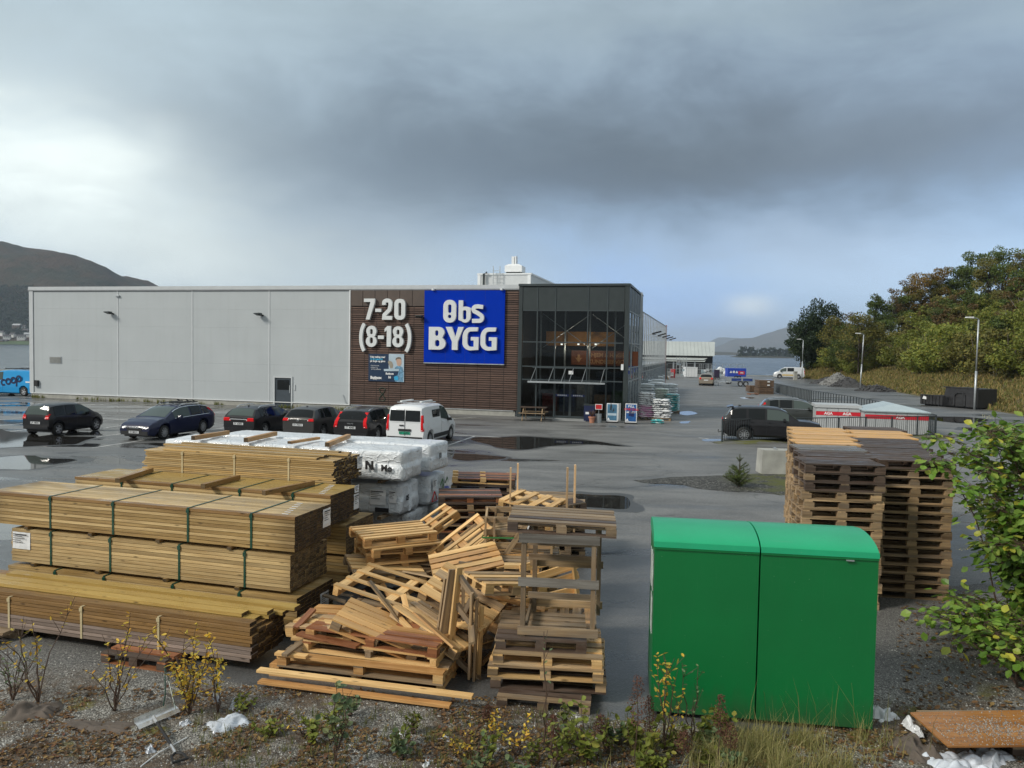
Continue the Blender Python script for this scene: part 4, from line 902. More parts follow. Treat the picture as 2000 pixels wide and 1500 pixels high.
def wrapped(label, FR, z0, L, W, H, prints=(), seed=0, r_=.05, rough=.02, ang=None):
    t = thing('wrapped_timber_pack', label, 'wrapped pack', (FR[0], FR[1], z0), LA if ang is None else ang, 'white wrapped timber packs')
    bm = bmesh.new(); bmesh.ops.create_cube(bm, size=1)
    bmesh.ops.subdivide_edges(bm, edges=bm.edges[:], cuts=1, use_grid_fill=True)
    for v in bm.verts: v.co = Vector(((v.co.x-.5)*L, (v.co.y+.5)*W, (v.co.z+.5)*H))
    def cut(ax, lo, hi, step):
        n = int((hi-lo)/step)
        for k in range(1, n):
            q = lo+(hi-lo)*k/n; no = [0, 0, 0]; no[ax] = 1; co = [0, 0, 0]; co[ax] = q
            bmesh.ops.bisect_plane(bm, geom=bm.verts[:]+bm.edges[:]+bm.faces[:], plane_co=co, plane_no=no)
    cut(0, -L, 0, .09); cut(1, 0, W, .09); cut(2, 0, H, .07)
    c = Vector((-L/2, W/2, H/2)); hs = Vector((L/2, W/2, H/2))
    for v in bm.verts:
        q = v.co-c; inner = Vector([max(-hs[i]+r_, min(hs[i]-r_, q[i])) for i in range(3)]); o = q-inner
        if o.length > 1e-6: q = inner+o.normalized()*r_
        n1 = noise.fractal(Vector((q.x*1.6+seed, q.y*2.4, q.z*2.4)), 1, 2.2, 4); n2 = abs(noise.noise(Vector((q.x*4+seed, q.y*5+q.z*6, 3))))
        dirn = (q-Vector((q.x*.98, 0, 0))).normalized(); endk = max(0, 1-abs(q.x-hs.x)/.25)
        q += dirn*(n1*rough+n2*rough*.8*(1+endk)) ; q.x += endk*n1*rough*1.6
        v.co = q+c
    me = bpy.data.meshes.new('wrap'); bm.to_mesh(me); bm.free(); me.materials.append(WR); me.polygons.foreach_set('use_smooth', [True]*len(me.polygons)); inst('wrap', me, t)
    for (s, x, y, z, size, face) in prints:
        rr = (PI/2, 0, 0) if face == 'front' else (PI/2, 0, PI/2)
        p = (x, y-.045, z) if face == 'front' else (x+.045, y, z)
        inst('print', text_mesh(s, size, MT['ink'] if s != '↑↑' else MT['strap_green'], .002, .006, 'LEFT'), t, p, rr)
    return t
def Nlogo(t, x, y, z, s):
    inst('logo', poly_mesh([[(0, 0), (.28*s, 0), (.28*s, .55*s), (.72*s, 0), (s, 0), (s, s), (.72*s, s), (.72*s, .45*s), (.28*s, s), (0, s)]], MT['ink'], .003), t, (x, y-.05, z), (PI/2, 0, 0))
FW = (-2.02, 14.30)
w = wrapped('long white wrapped pack on top at the front, carrying four orange battens', FW, 1.50, 5.3, 1.0, .56, (('Moelven', -2.2, 0, .22, .26, 'front'), ('Mo', -.42, 0, .24, .17, 'front')), 1)
Nlogo(w, -.74, 0, .20, .17)
wrapped('long white wrapped pack on top at the back, in front of the parked cars', (-1.60, 15.40), 1.50, 5.0, 1.0, .56, (('10', .0, .3, .3, .16, 'end'),), 7)
w = wrapped('second-tier white wrapped pack under the logo, with label sheets on its front', (-2.10, 14.60), .80, 5.0, .95, .58, (('05', -.0, .18, .3, .14, 'end'),), 3)
label_sheet(w, -.62, -.03, .18, .34, .3, 'front'); label_sheet(w, -.22, -.03, .24, .16, .24, 'front'); MB().box(-.5, -.22, -.06, -.035, .05, .13).build('torn_print', MT['ink'], w)
w = wrapped('second-tier white wrapped pack with green arrow marks on its end', (-1.66, 15.62), .80, 5.0, .95, .58, (('↑↑', .0, .5, .3, .34, 'end'),), 4)
label_sheet(w, .03, .12, .28, .2, .22, 'end')
tri = MB()
for a, c_ in (((.03, .12), (.32, .12)), ((.32, .12), (.175, .32)), ((.175, .32), (.03, .12))): tri.bar((.048, a[0]+.02, a[1]-.06), (.048, c_[0]+.02, c_[1]-.06), .02, .006)
tri.build('warning_triangle', MT['red'], w)
wrapped('bottom white wrapped pack at the front with large lettering', (-1.98, 15.0), .12, 5.0, 1.0, .62, (('Moelven', -.72, 0, .16, .24, 'front'),), 5)
wrapped('bottom white wrapped pack at the back, standing nearest the puddle', (-1.52, 16.05), .12, 5.0, 1.0, .62, (('o', -.22, 0, .3, .24, 'front'), ('10', .0, .2, .3, .14, 'end')), 6)
for k, (x, y) in enumerate(((-.5, 14.35), (-3, 14.95), (-.5, 15.5))):
    for zz in (.055, .765, 1.46):
        P_ = Vector((-2.0, y, zz))+LE*(x+.0)
        batten('rough bearer under the %s tier of white packs, %s' % (ordn(int(zz/.7)), ('near end', 'far end', 'rear pack end')[k]), P_, P_+LN*1.6, .08, .055 if zz > .1 else .10, MT['oldpal'], 'bearers under the white packs')
for k, (p, q) in enumerate((((377, 857), (445, 846)), ((480, 861), (538, 848)), ((565, 866), (622, 857)), ((639, 870), (681, 853)))):
    a = at(*p, 2.12); b_ = at(*q, 2.12); a.z = b_.z = 2.135
    batten(['leftmost orange batten lying on the long white pack', 'second orange batten from the left on the long white pack', 'flat pale orange batten third from the left on the white pack', 'rightmost orange batten lying on the long white pack'][k], a, b_, .09, .085 if k != 2 else .05, MT['orange'], 'orange battens on the white pack')
# ================================================================ PALLETS
def pallet_parts(L=1.2, W=.8, nd=5, deck=.022, blockh=.078, bottom=True, widths=None, stringer=False, bw_=.1):
    """list of (name, dims(l,w,h), centre, rotz) ; deck boards run along X"""
    out = []; z = 0
    if bottom:
        for y in (-W/2+.05, 0, W/2-.05): out.append(('bottom_board', (L, .1 if y else .12, deck), (0, y, deck/2), 0))
        z = deck
    if stringer:
        for x in (-L/2+.05, 0, L/2-.05): out.append(('stringer', (W, .075, blockh), (x, 0, z+blockh/2), PI/2))
    else:
        for x in (-L/2+bw_/2+.01, 0, L/2-bw_/2-.01):
            for y in (-W/2+.05, 0, W/2-.05): out.append(('block', (bw_+.02, .1, blockh), (x, y, z+blockh/2), 0))
    z += blockh
    for x in (-L/2+.06, 0, L/2-.06): out.append(('cross_board', (W, .12, deck), (x, 0, z+deck/2), PI/2))
    z += deck
    widths = widths or [W/nd*.78]*nd; tot = sum(widths); g = (W-tot)/(len(widths)-1) if len(widths) > 1 else 0; y = -W/2
    for w in widths: out.append(('deck_board', (L, w-.003, deck), (0, y+w/2, z+deck/2), 0)); y += w+g
    return out, z+deck
EW = [.145, .1, .145, .1, .145]
def pallet(label, loc, rot, mats, group='loose pallets in the heap', miss=(), name='wooden_pallet', rr=None, **k):
    parts, h = pallet_parts(**k); r2 = rr or rng
    t = thing(name, label, 'pallet', loc, 0, group, rot=rot if hasattr(rot, '__len__') else (0, 0, rot))
    for i, (nm, dm_, c_, rz) in enumerate(parts):
        if i in miss: continue
        m_ = mats[nm] if isinstance(mats, dict) else (mats if not isinstance(mats, (list, tuple)) else r2.choice(mats))
        inst(nm, boxmesh(round(dm_[0], 3), round(dm_[1], 3), round(dm_[2], 3), m_), t, (c_[0]+(r2.random()-.5)*.012, c_[1]+(r2.random()-.5)*.006, c_[2]), ((r2.random()-.5)*.02 if nm != 'block' else 0, 0, rz+(r2.random()-.5)*(.05 if nm == 'deck_board' and L > .9 and 'heap' in group else .02)))
    return t
def pmesh(mats, idx, **k):
    parts, h = pallet_parts(**k); b = MB(); r2 = random.Random(idx)
    for nm, dm_, c_, rz in parts:
        b.M = Matrix.Translation(Vector(c_)+Vector(((r2.random()-.5)*.02, (r2.random()-.5)*.01, 0))) @ Matrix.Rotation(rz, 4, 'Z'); b.box(-dm_[0]/2, dm_[0]/2, -dm_[1]/2, dm_[1]/2, -dm_[2]/2, dm_[2]/2)
    return b.mesh('pallet', mats)
# --- the two tall columns of euro pallets on the right
ea = R(-7.5)
eM = {'euro': [pmesh(MT['euro'], q, widths=EW) for q in range(3)]}
PH = .144
nst = 7; lF = Vector((5.28, 12.38, 0)); rF = Vector((6.70, 12.95, 0)); lB = Vector((7.10, 17.75, 0)); rB = Vector((8.55, 18.1, 0))
topmats = [['darkpal', 'darkpal', 'greytop', 'eurotop', 'eurotop', 'eurotop', 'eurotop'], ['darkpal', 'darkpal', 'darkpal', 'darkpal', 'eurotop', 'eurotop', 'darkpal']]
MT['greytop'] = wood('silvery damp pallet boards', (.22, .21, .19), (.10, .085, .07), .4)
lay = [[16, 16, 16, 16, 16, 16, 16], [16, 16, 16, 16, 16, 16, 16]]
for c_ in range(2):
    for s_ in range(nst):
        base = (lF.lerp(lB, s_/(nst-1)) if c_ == 0 else rF.lerp(rB, s_/(nst-1)))
        side = ('left', 'right')[c_]; zz = 0
        for l_ in range(lay[c_][s_]):
            top = l_ >= lay[c_][s_]-1
            loc = base+Vector(((rng.random()-.5)*.05, (rng.random()-.5)*.03, l_*PH)); rz = ea+(rng.random()-.5)*.04
            gname = 'stacked pallets in the tall %s row' % side
            if s_ == 0 or top:
                tm = topmats[c_][s_]
                mats = [MT['euro'], MT['euro'], MT['oldpal'], MT['euro']] if not top else [MT[tm]]
                if top and tm == 'eurotop': mats = {'deck_board': MT['eurotop'], 'block': MT['euro'], 'cross_board': MT['euro'], 'bottom_board': MT['euro'], 'stringer': MT['euro']}
                if top and tm == 'greytop': mats = {'deck_board': MT['greytop'], 'block': MT['darkpal'], 'cross_board': MT['darkpal'], 'bottom_board': MT['darkpal']}
                if not top and l_ >= lay[c_][s_]-3: mats = [MT['darkpal'], MT['oldpal']]
                lab = ('top pallet of the %s stack from the front in the %s row' % (ordn(s_), side)) if top else 'pallet %s from the ground in the front stack of the %s row' % (ordn(l_), side)
                pallet(lab, loc, (0, 0, rz), mats, gname, widths=EW if not (top and tm == 'eurotop') else [.145, .145, .145, .145, .145], bw_=.13)
            else:
                o = inst('wooden_pallet', rng.choice(eM['euro']), None, loc, (0, 0, rz))
                if c_ == 0: tag(o, 'pallet %s from the ground, %s stack from the front in the left row' % (ordn(l_), ordn(s_)), 'pallet', gname)
                else: tag(o, 'weathered pallet inside the right-hand row of tall stacks', 'pallet', 'inner pallets of the right row')
# stamps on blocks of the front stacks
# --- the heap in the middle
FRm = {'deck_board': MT['fresh'], 'block': MT['orange'], 'cross_board': MT['orange'], 'bottom_board': MT['fresh'], 'stringer': MT['fresh']}
HG = 'loose pallets in the heap'
def P3(px, py, z): return at(px, py, z)
def frame_from(a, b_, c_):
    """object matrix from three corners: a->b is the X edge, a->c the Y edge; returns centre rotation"""
    x = (b_-a).normalized(); z = x.cross(c_-a).normalized(); y = z.cross(x); return Matrix((x, y, z)).transposed().to_euler()
# fresh pallets, upper left: four of them
base = at(770, 1140, .55)
px_ = at(772, 1043, 1.12)
rzf = R(28)
for k, (dz, da, dx, dy, lab) in enumerate(((.64, 3, 0, 0, 'bottom pallet of the fresh pine pile leaning beside the crate'), (.76, -3, .02, .06, 'third pallet down in the pile of fresh pine pallets'), (.90, 4, .06, -.02, 'second pallet down in the pile of fresh pine pallets'), (1.045, 0, -.04, .02, 'topmost bright pine pallet on the left of the heap'))):
    pallet(lab, (px_.x+dx, px_.y+dy, dz), (R(-2+k), R(3-k), rzf+R(da)), FRm, HG, L=1.15, W=.80, nd=6, widths=[.085]*6, bottom=(k % 2 == 1), blockh=.085, bw_=.09)
pallet('plain board pallet under the fresh pine pile with a green strap end', (px_.x+.05, px_.y, .50), (R(-3), R(4), rzf+R(1)), MT['paleboard'], HG, L=1.1, W=.78, nd=3)
# two pallets tilted on edge behind it
pallet('tilted orange pallet standing up behind the fresh pile, upper one', tuple(at(905, 1068, .98)), (R(12), R(-34), R(20)), FRm, HG, L=1.0, W=.6, nd=3, widths=[.08]*3, bottom=True)
pallet('tilted orange pallet standing up behind the fresh pile, lower one', tuple(at(925, 1090, .70)), (R(20), R(-32), R(24)), FRm, HG, L=1.1, W=.7, nd=4, widths=[.08]*4, bottom=True)
pallet('small tilted orange pallet peeping over the fresh pile', tuple(at(850, 1030, 1.05)), (R(5), R(-30), R(28)), FRm, HG, L=.8, W=.5, nd=3, widths=[.07]*3, bottom=True)
# open-frame pallet
YEL = {'deck_board': MT['fresh'], 'block': MT['fresh'], 'cross_board': MT['fresh'], 'bottom_board': MT['fresh'], 'stringer': MT['fresh']}
c0 = at(782, 1170, .58)
pallet('open yellow frame pallet leaning down to the right on the heap', tuple(c0), (R(2), R(11), R(-17)), YEL, HG, L=1.55, W=1.0, nd=3, widths=[.09, .08, .08, .08], bottom=False, stringer=True, blockh=.10)
o = tag(MB().box(-.62, .62, -.42, .42, 0, .05).box(-.6, -.45, -.4, .4, -.1, -.001).box(-.08, .08, -.4, .4, -.1, -.001).box(.45, .6, -.4, .4, -.1, -.001).build('plastic_pallet', MT['black'], None, tuple(at(778, 1172, .42)+Vector((0, 0, -.06))), (0, R(7), R(-15))), 'black plastic pallet under the open yellow frame', 'pallet', HG)
# closed boarded pallet sliding down
ccorn = [at(640, 1207, .72), at(676, 1180, .74), at(840, 1232, .42), at(797, 1271, .38)]
a_, b__, d_ = ccorn[0], ccorn[3], ccorn[1]
ctr = (ccorn[0]+ccorn[2])/2; e_ = frame_from(a_, b__, d_)
pallet('closely boarded yellow pallet sliding down to the right', tuple(ctr+Vector((0, 0, -.13))), tuple(e_), {'deck_board': MT['eurotop'], 'block': MT['oldpal'], 'cross_board': MT['oldpal'], 'bottom_board': MT['orange'], 'stringer': MT['oldpal']}, HG, L=1.12, W=.66, nd=5, widths=[.12, .12, .13, .12, .12], bottom=True)
# wide red-brown base layers
RD = [MT['redwood'], MT['redwood'], MT['orange']]
for k, (px, py, z_, L, W_, rz, m_, nd) in enumerate(((708, 1338, .0, 2.20, 1.0, -11, [MT['orange'], MT['fresh'], MT['orange']], 5), (716, 1322, .135, 2.10, .95, -13, [MT['orange'], MT['fresh'], MT['oldpal']], 5), (738, 1290, .27, 1.75, .95, -15, [MT['oldpal'], MT['redwood'], MT['fresh']], 6), (742, 1268, .40, 1.75, .9, -17, RD, 6))):
    c_ = at(px, py, z_); c_.y += W_/2; c_.z = z_
    pallet(['lowest wide pallet of the heap, its long boards reaching to the front', 'second wide orange pallet from the ground in the heap', 'third wide pallet from the ground in the heap', 'red brown wide pallet below the boarded one'][k], tuple(c_), (0, 0, R(rz)), m_, HG, L=L, W=W_, nd=nd, bottom=True, stringer=(k % 2 == 0))
for k, (p, q, z1, z2, m_, w_) in enumerate((((505, 1308), (923, 1360), .20, .17, 'fresh', .10), ((507, 1330), (880, 1378), .07, .06, 'orange', .10), ((583, 1237), (700, 1262), .46, .43, 'redwood', .12), ((578, 1226), (612, 1190), .48, .62, 'redwood', .09), ((555, 1280), (705, 1170), .33, .50, 'oldpal', .08), ((565, 1225), (650, 1222), .44, .44, 'orange', .09), ((570, 1246), (660, 1250), .38, .38, 'fresh', .08), ((540, 1275), (600, 1282), .30, .30, 'fresh', .09))):
    a = at(*p, z1); b_ = at(*q, z2); d = b_-a
    o = inst('broken_board', boxmesh(round(d.length, 2), w_, .03, MT[m_]), None, (a+b_)/2, d.to_track_quat('X', 'Z').to_euler())
    tag(o, ['long pale board lying along the front of the heap', 'long orange board on the ground at the front of the heap', 'dark red board at the left of the heap', 'red board end sticking up at the left of the heap', 'grey board slanting through the left of the heap', 'short orange board end at the upper left of the heap', 'short pale board end poking out left of the heap', 'lowest short board end poking out left of the heap'][k], 'board', 'loose boards in the heap')
# standing frame (pallet on edge, seen from its side)
fr = thing('standing_frame', 'broken open frame standing on edge, two boarded faces joined by slanting rails', 'crate frame', (0, 0, 0))
def seg(name, p, zp, q, zq, w_, h_, m_, parent, roll=0.0):
    a = at(*p, zp) if not isinstance(p, Vector) else p; b_ = at(*q, zq) if not isinstance(q, Vector) else q; d = b_-a
    rt = d.to_track_quat('X', 'Z'); rt = rt @ Matrix.Rotation(roll, 4, 'X').to_quaternion()
    return inst(name, boxmesh(round(d.length, 2), w_, h_, MT[m_]), parent, (a+b_)/2, rt.to_euler())
def yseg(name, p, q, Y1, Y2, w_, h_, m_, parent, roll=0.0): return seg(name, ray_y(*p, Y1), 0, ray_y(*q, Y2), 0, w_, h_, m_, parent, roll)
Yf = 9.25
for (p, q, Ya, Yb, w_, m_) in (((885, 1112), (862, 1268), Yf, Yf-.05, .13, 'euro'), ((897, 1108), (880, 1262), Yf+.02, Yf-.03, .10, 'fresh'), ((872, 1130), (853, 1270), Yf+.06, Yf, .08, 'euro')): yseg('face_board', p, q, Ya, Yb, w_, .028, m_, fr, R(70))
for (p, q, Ya, Yb, w_, m_) in (((922, 1158), (917, 1325), Yf-.12, Yf-.15, .10, 'euro'), ((932, 1170), (926, 1330), Yf-.05, Yf-.1, .10, 'euro'), ((941, 1185), (934, 1322), Yf+.02, Yf, .06, 'fresh')): yseg('face_board', p, q, Ya, Yb, w_, .028, m_, fr, R(75))
for (p, q) in (((893, 1120), (928, 1168)), ((884, 1170), (921, 1218)), ((866, 1262), (938, 1330)), ((905, 1210), (922, 1170))): yseg('slanting_rail', p, q, Yf+.05, Yf-.05, .07, .06, 'oldpal', fr)
for (p, q) in (((905, 1130), (903, 1290)), ((913, 1180), (880, 1215)), ((930, 1310), (960, 1275))): yseg('loose_rail', p, q, Yf+.35, Yf+.35, .06, .04, 'orange' if p[0] == 930 else 'oldpal', fr)
# right-hand stack under the tall rack
rs = at(1072, 1385, 0); RA = R(-6)
RG = 'pallets under the grey rack'
specs = [(1.05, .7, -.02, .0, ['darkpal', 'oldpal'], 'short pale pallet on the ground at the very front below the rack'), (1.32, 1.0, .04, .22, ['euro', 'darkpal'], 'second pallet up below the grey rack, dark edged'), (1.32, 1.0, .02, .20, ['fresh', 'euro'], 'third pallet up below the grey rack, pale boards'), (1.25, .95, .02, .22, ['fresh', 'euro', 'euro'], 'fourth pallet up below the grey rack'), (1.05, .95, -.06, .32, ['darkpal', 'oldpal'], 'dark grey pallet directly under the feet of the rack')]
zz = 0
for k, (L, W_, dx, dy, m_, lab) in enumerate(specs):
    c_ = Vector((rs.x+dx, rs.y+dy+W_/2-.05, zz)); pallet(lab, tuple(c_), (0, R((rng.random()-.5)*2), RA+R((rng.random()-.5)*6)), [MT[q] for q in m_], RG, L=L, W=W_, nd=6, bottom=(k != 0)); zz += .122 if k == 0 else .138
zr = zz
# two more stacked at the right, boards end-on
for k in range(3): pallet(['dark low pallet behind the rack, boards pointing back', 'brown pallet behind the rack, boards pointing back', 'orange tipped pallet at the right behind the rack'][k], (rs.x+.12, rs.y+1.75, .10+.14*k), (0, 0, RA+PI/2), [MT['oldpal'], MT['euro'], MT['orange']], RG, L=1.2, W=1.1, nd=7)
# grey rack
rk = thing('timber_rack', 'tall grey open timber rack with three front rails standing on pallets', 'rack', (0, 0, 0))
YR = rs.y+.42; H2 = 1.20; zb = zr
def rp3(px, Y, z): p = ray_y(px, 1100, Y); return Vector((p.x, Y, z))
XL = rp3(1023, YR, 0).x; XR = rp3(1158, YR, 0).x; yo = -(XR-XL)*math.tan(R(6))
for (X, dy) in ((XL, 0), (XR, yo), (XL+.16, .85), (XR+.16, .85+yo)): inst('post', boxmesh(1.2, .09, .055, MT['oldpal']), rk, (X, YR+dy, zb+.6), (0, PI/2, R(-6)))
Lr = (XR-XL)/math.cos(R(6))+.12; xm = (XL+XR)/2; ym = YR+yo/2
for hh in (1.13, .62, .05, ): inst('front_rail', boxmesh(round(Lr+.0, 2), .028, .10, MT['greytop'] if hh > .1 else MT['oldpal']), rk, (xm, ym-.045, zb+hh+.03), (0, 0, R(-6)))
for hh in (1.0, .82, .35): inst('rear_rail', boxmesh(round(Lr-.1, 2), .03, .07, MT['oldpal']), rk, (xm+.08, ym+.42, zb+hh), (0, 0, R(-6)))
for hh in (1.13, .62, .1): inst('back_rail', boxmesh(round(Lr, 2), .03, .09, MT['euro']), rk, (xm+.16, ym+.9, zb+hh), (0, 0, R(-6)))
for X, dy in ((XL, 0), (XR, yo)):
    for hh in (1.13, .1): inst('side_rail', boxmesh(.86, .028, .09, MT['oldpal']), rk, (X+.08, YR+dy+.44, zb+hh), (0, 0, PI/2-R(6)))
tp = at(1094, 1052, 1.78)
pallet('weathered boarded pallet lying on top of the tall grey rack', (xm+.06, ym+.42, zb+1.202), (R(1), R(1.5), R(-5)), [MT['oldpal'], MT['darkpal'], MT['oldpal']], RG, L=1.26, W=.82, nd=6, widths=[.11]*6, bottom=True)
# diagonal fresh planks inside / behind the rack
for k, (p, q) in enumerate((((1010, 1140), (1140, 1098)), ((1015, 1158), (1130, 1122)), ((1020, 1178), (1130, 1150)), ((1015, 1110), (1085, 1095)), ((1120, 1100), (1130, 1180)), ((1040, 1200), (1160, 1175)))):
    a = ray_y(*p, 10.2); b_ = ray_y(*q, 10.4); d = b_-a; o = inst('plank', boxmesh(round(d.length, 2), .10, .03, MT['fresh']), None, (a+b_)/2, (d.to_track_quat('X', 'Y')).to_euler())
    tag(o, 'bright pine plank lying slantwise behind the grey rack, %s from the top' % ordn(k), 'plank', 'bright planks behind the rack')
for k, (px, py, z_, rx, ry, rz, L, W_, nd, m_) in enumerate(((905, 1175, .72, 18, 22, -20, 1.0, .7, 4, 'fresh'), (860, 1235, .40, -8, 16, -35, 1.1, .8, 5, 'euro'), (655, 1225, .42, 6, -6, -24, 1.0, .7, 5, 'orange'), (985, 1150, .95, 0, 8, 30, .9, .6, 4, 'fresh'), (912, 1110, .85, 14, -10, 12, 1.0, .7, 5, 'orange'), (750, 1120, .62, 6, 8, 24, 1.1, .75, 5, 'euro'), (1012, 1035, 1.15, 4, -6, 10, 1.0, .6, 5, 'euro'))):
    pallet(('pale tilted pallet jammed left of the standing frame', 'pallet lying crooked under the boarded yellow one', 'orange pallet at the left of the heap', 'small pale pallet between the crate and the grey rack', 'orange pallet below the two standing on edge', 'brown pallet under the fresh pine pile', 'pallet lying inside the top of the crate')[k], tuple(at(px, py, z_)), (R(rx), R(ry), R(rz)), [MT[m_], MT['euro'], MT['fresh']], HG, L=L, W=W_, nd=nd, miss=(1, 8) if k % 2 else ())
for k in range(34):
    px, py = rng.uniform(690, 1000), rng.uniform(1100, 1290); z_ = .25+.5*rng.random() if py < 1240 else .12+.25*rng.random()
    o = inst('broken_board', boxmesh(rng.choice((.5, .8, 1.1)), rng.choice((.07, .09, .12)), .024, MT[rng.choice(('fresh', 'orange', 'euro', 'oldpal', 'redwood'))]), None, at(px, py, z_), (rng.gauss(0, .3), rng.gauss(0, .35), rng.gauss(-.2, 1.0))); tag(o, 'splintered board jumbled among the broken pallets of the heap', 'board', 'splintered boards in the heap')
# stack between: mid stack of pallets (935..1020, 1090..1230)
ms = at(962, 1235, 0)
for k in range(7): pallet('%s pallet from the ground in the middle stack behind the standing frame' % ordn(k), (ms.x+.12, ms.y+.45, k*.138), (0, 0, R(-8)+R((rng.random()-.5)*5)), [MT['orange'] if k > 4 else MT['euro'], MT['euro'], MT['oldpal']], 'middle stack of pallets', L=1.15, W=.85, nd=5, miss=(1,) if k % 3 == 0 else ())
m2 = at(905, 1180, 0)
for k in range(5): pallet('%s pallet from the ground in the pale stack behind the boarded one' % ordn(k), (m2.x-.2, m2.y+.15, k*.138), (0, 0, R(-10)+R((rng.random()-.5)*6)), [MT['fresh'], MT['euro'], MT['fresh']], 'pale stack in the middle of the heap', L=1.2, W=.9, nd=5)
for k in range(6):
    a = ray_y(1008-2*k, 1105+17*k, 10.3); o = inst('board', boxmesh(.32, .12, .05, MT['orange' if k % 2 else 'fresh']), None, a, (0, 0, R(-6)+rng.random()*.1)); tag(o, 'short board end in the little pile left of the rack, %s from the top' % ordn(k), 'board', 'board ends left of the rack')
# light crate with diagonal and green straps
cr = thing('slatted_crate', 'open slatted crate with diagonal brace and two bright green straps', 'crate', (0, 0, 0))
cA = at(948, 1120, .98); YC = 11.35
XL = ray_y(948, 1060, YC).x; XR = ray_y(1080, 1060, YC).x; zt = ray_y(1000, 1012, YC).z; zb2 = ray_y(1000, 1122, YC).z
def cb(name, a, b_, w_=.075, h_=.03, m_='euro', roll=0): return seg(name, Vector(a), 0, Vector(b_), 0, w_, h_, m_, cr, roll)
for y in (YC, YC+.75):
    for x in (XL, XL+.13, XR-.02, (XL+XR)/2+.05): cb('upright', (x, y, zb2), (x, y, zt), .075, .03, 'euro', 0)
    for k in range(5): z_ = zb2+.05+(zt-zb2-.08)*k/4; cb('slat', (XL-.03, y+.03, z_), (XR+.03, y+.02, z_), .03, .08, 'euro' if k else 'oldpal')
cb('diagonal', (XL+.14, YC-.03, zb2+.05), (XL+.62, YC-.03, zt-.05), .03, .075, 'euro')
for x in (XL, XR):
    for k in range(3): z_ = zb2+.06+(zt-zb2-.1)*k/2; cb('side_slat', (x, YC+.03, z_), (x, YC+.75, z_), .03, .08, 'euro')
    cb('side_diagonal', (x, YC+.03, zb2+.05), (x, YC+.72, zt-.08), .03, .06, 'oldpal')
for f_ in (.30, .66):
    z_ = zb2+(zt-zb2)*f_; MB().box(XL-.05, XR+.05, YC-.045, YC-.042, z_-.012, z_+.012).box(XL-.05, XL-.045, YC-.04, YC+.8, z_-.012, z_+.012).build('strap', MT['strap_green'], cr)
label_sheet(cr, XL+.62, YC-.04, zt-.20, .13, .22, 'front', 3)
for k in range(7): pallet('%s pallet from the ground under the open slatted crate' % ordn(k), ((XL+XR)/2+.02, YC+.42, k*.138), (0, 0, R(-5)+R((rng.random()-.5)*4)), [MT['euro'], MT['oldpal'], MT['fresh']], 'pallets under the slatted crate', L=1.2, W=.9, nd=7)
# back stacks
for g, (px, py, n, rz, L, W_, ms_, lab) in enumerate(((916, 1085, 9, 4, 1.2, .85, ['darkpal', 'redwood', 'euro'], 'dark brown stack left of the crate'), (945, 1045, 9, -3, 1.3, .9, ['darkpal', 'oldpal'], 'stack carrying the open pale pallet'), (1055, 1080, 8, -6, 1.25, .9, ['euro', 'oldpal'], 'stack between the upright boards'), (1098, 1075, 6, -4, .9, .8, ['euro', 'oldpal', 'darkpal'], 'stack at the right behind the crate'))):
    c_ = at(px, py, 0)
    hh = [1.24, 1.30, 1.16, 1.0][g]
    for k in range(n): pallet('%s pallet from the ground in the %s' % (ordn(k), lab), (c_.x+(rng.random()-.5)*.04, c_.y+(rng.random()-.5)*.04, k*hh/n), (0, 0, R(rz)+R((rng.random()-.5)*5)), [MT[q] for q in ms_] if k < n-1 or g > 1 else [MT['redwood'], MT['darkpal']], 'pallets in the %s' % lab, L=L, W=W_, nd=6, deck=.020)
c_ = at(945, 1045, 0); pallet('open pale pallet lying face down on the rear dark stack', (c_.x-.04, c_.y, 1.31), (R(180), R(2), R(3)), {'deck_board': MT['fresh'], 'block': MT['fresh'], 'cross_board': MT['fresh'], 'bottom_board': MT['fresh'], 'stringer': MT['fresh']}, HG, L=1.3, W=.9, nd=3, widths=[.08, .08, .08], bottom=False)
c_ = at(1040, 985, 1.22); pallet('bright pine pallet tilted between the upright boards', (c_.x, c_.y, 1.20), (R(6), R(-4), R(62)), MT['fresh'], HG, L=.85, W=.95, nd=4, widths=[.12]*4, bottom=False)
c_ = at(1096, 990, 1.12); pallet('dark tilted pallet right of the bright pine one', (c_.x, c_.y, 1.08), (R(-4), R(-8), R(10)), [MT['darkpal'], MT['oldpal']], HG, L=.75, W=.9, nd=9, widths=[.07]*9, bottom=False)
for k, (x0, y0, x1, y1, Y) in enumerate(((997, 913, 997, 1020, 13.6), (1011, 905, 1013, 1010, 14.3), (1108, 913, 1111, 1000, 13.6), (1123, 908, 1128, 1030, 13.9))):
    a = ray_y(x0, y0, Y); b_ = ray_y(x1, y1+12, Y); b_.x = a.x+.01
    o = inst('upright_board', boxmesh(round((a-b_).length, 2), .03, .105, MT['paleboard']), None, (a+b_)/2, (0, PI/2, PI/2)); tag(o, 'pale upright board standing behind the crate, %s from the left' % ordn(k), 'board', 'upright boards behind the heap')
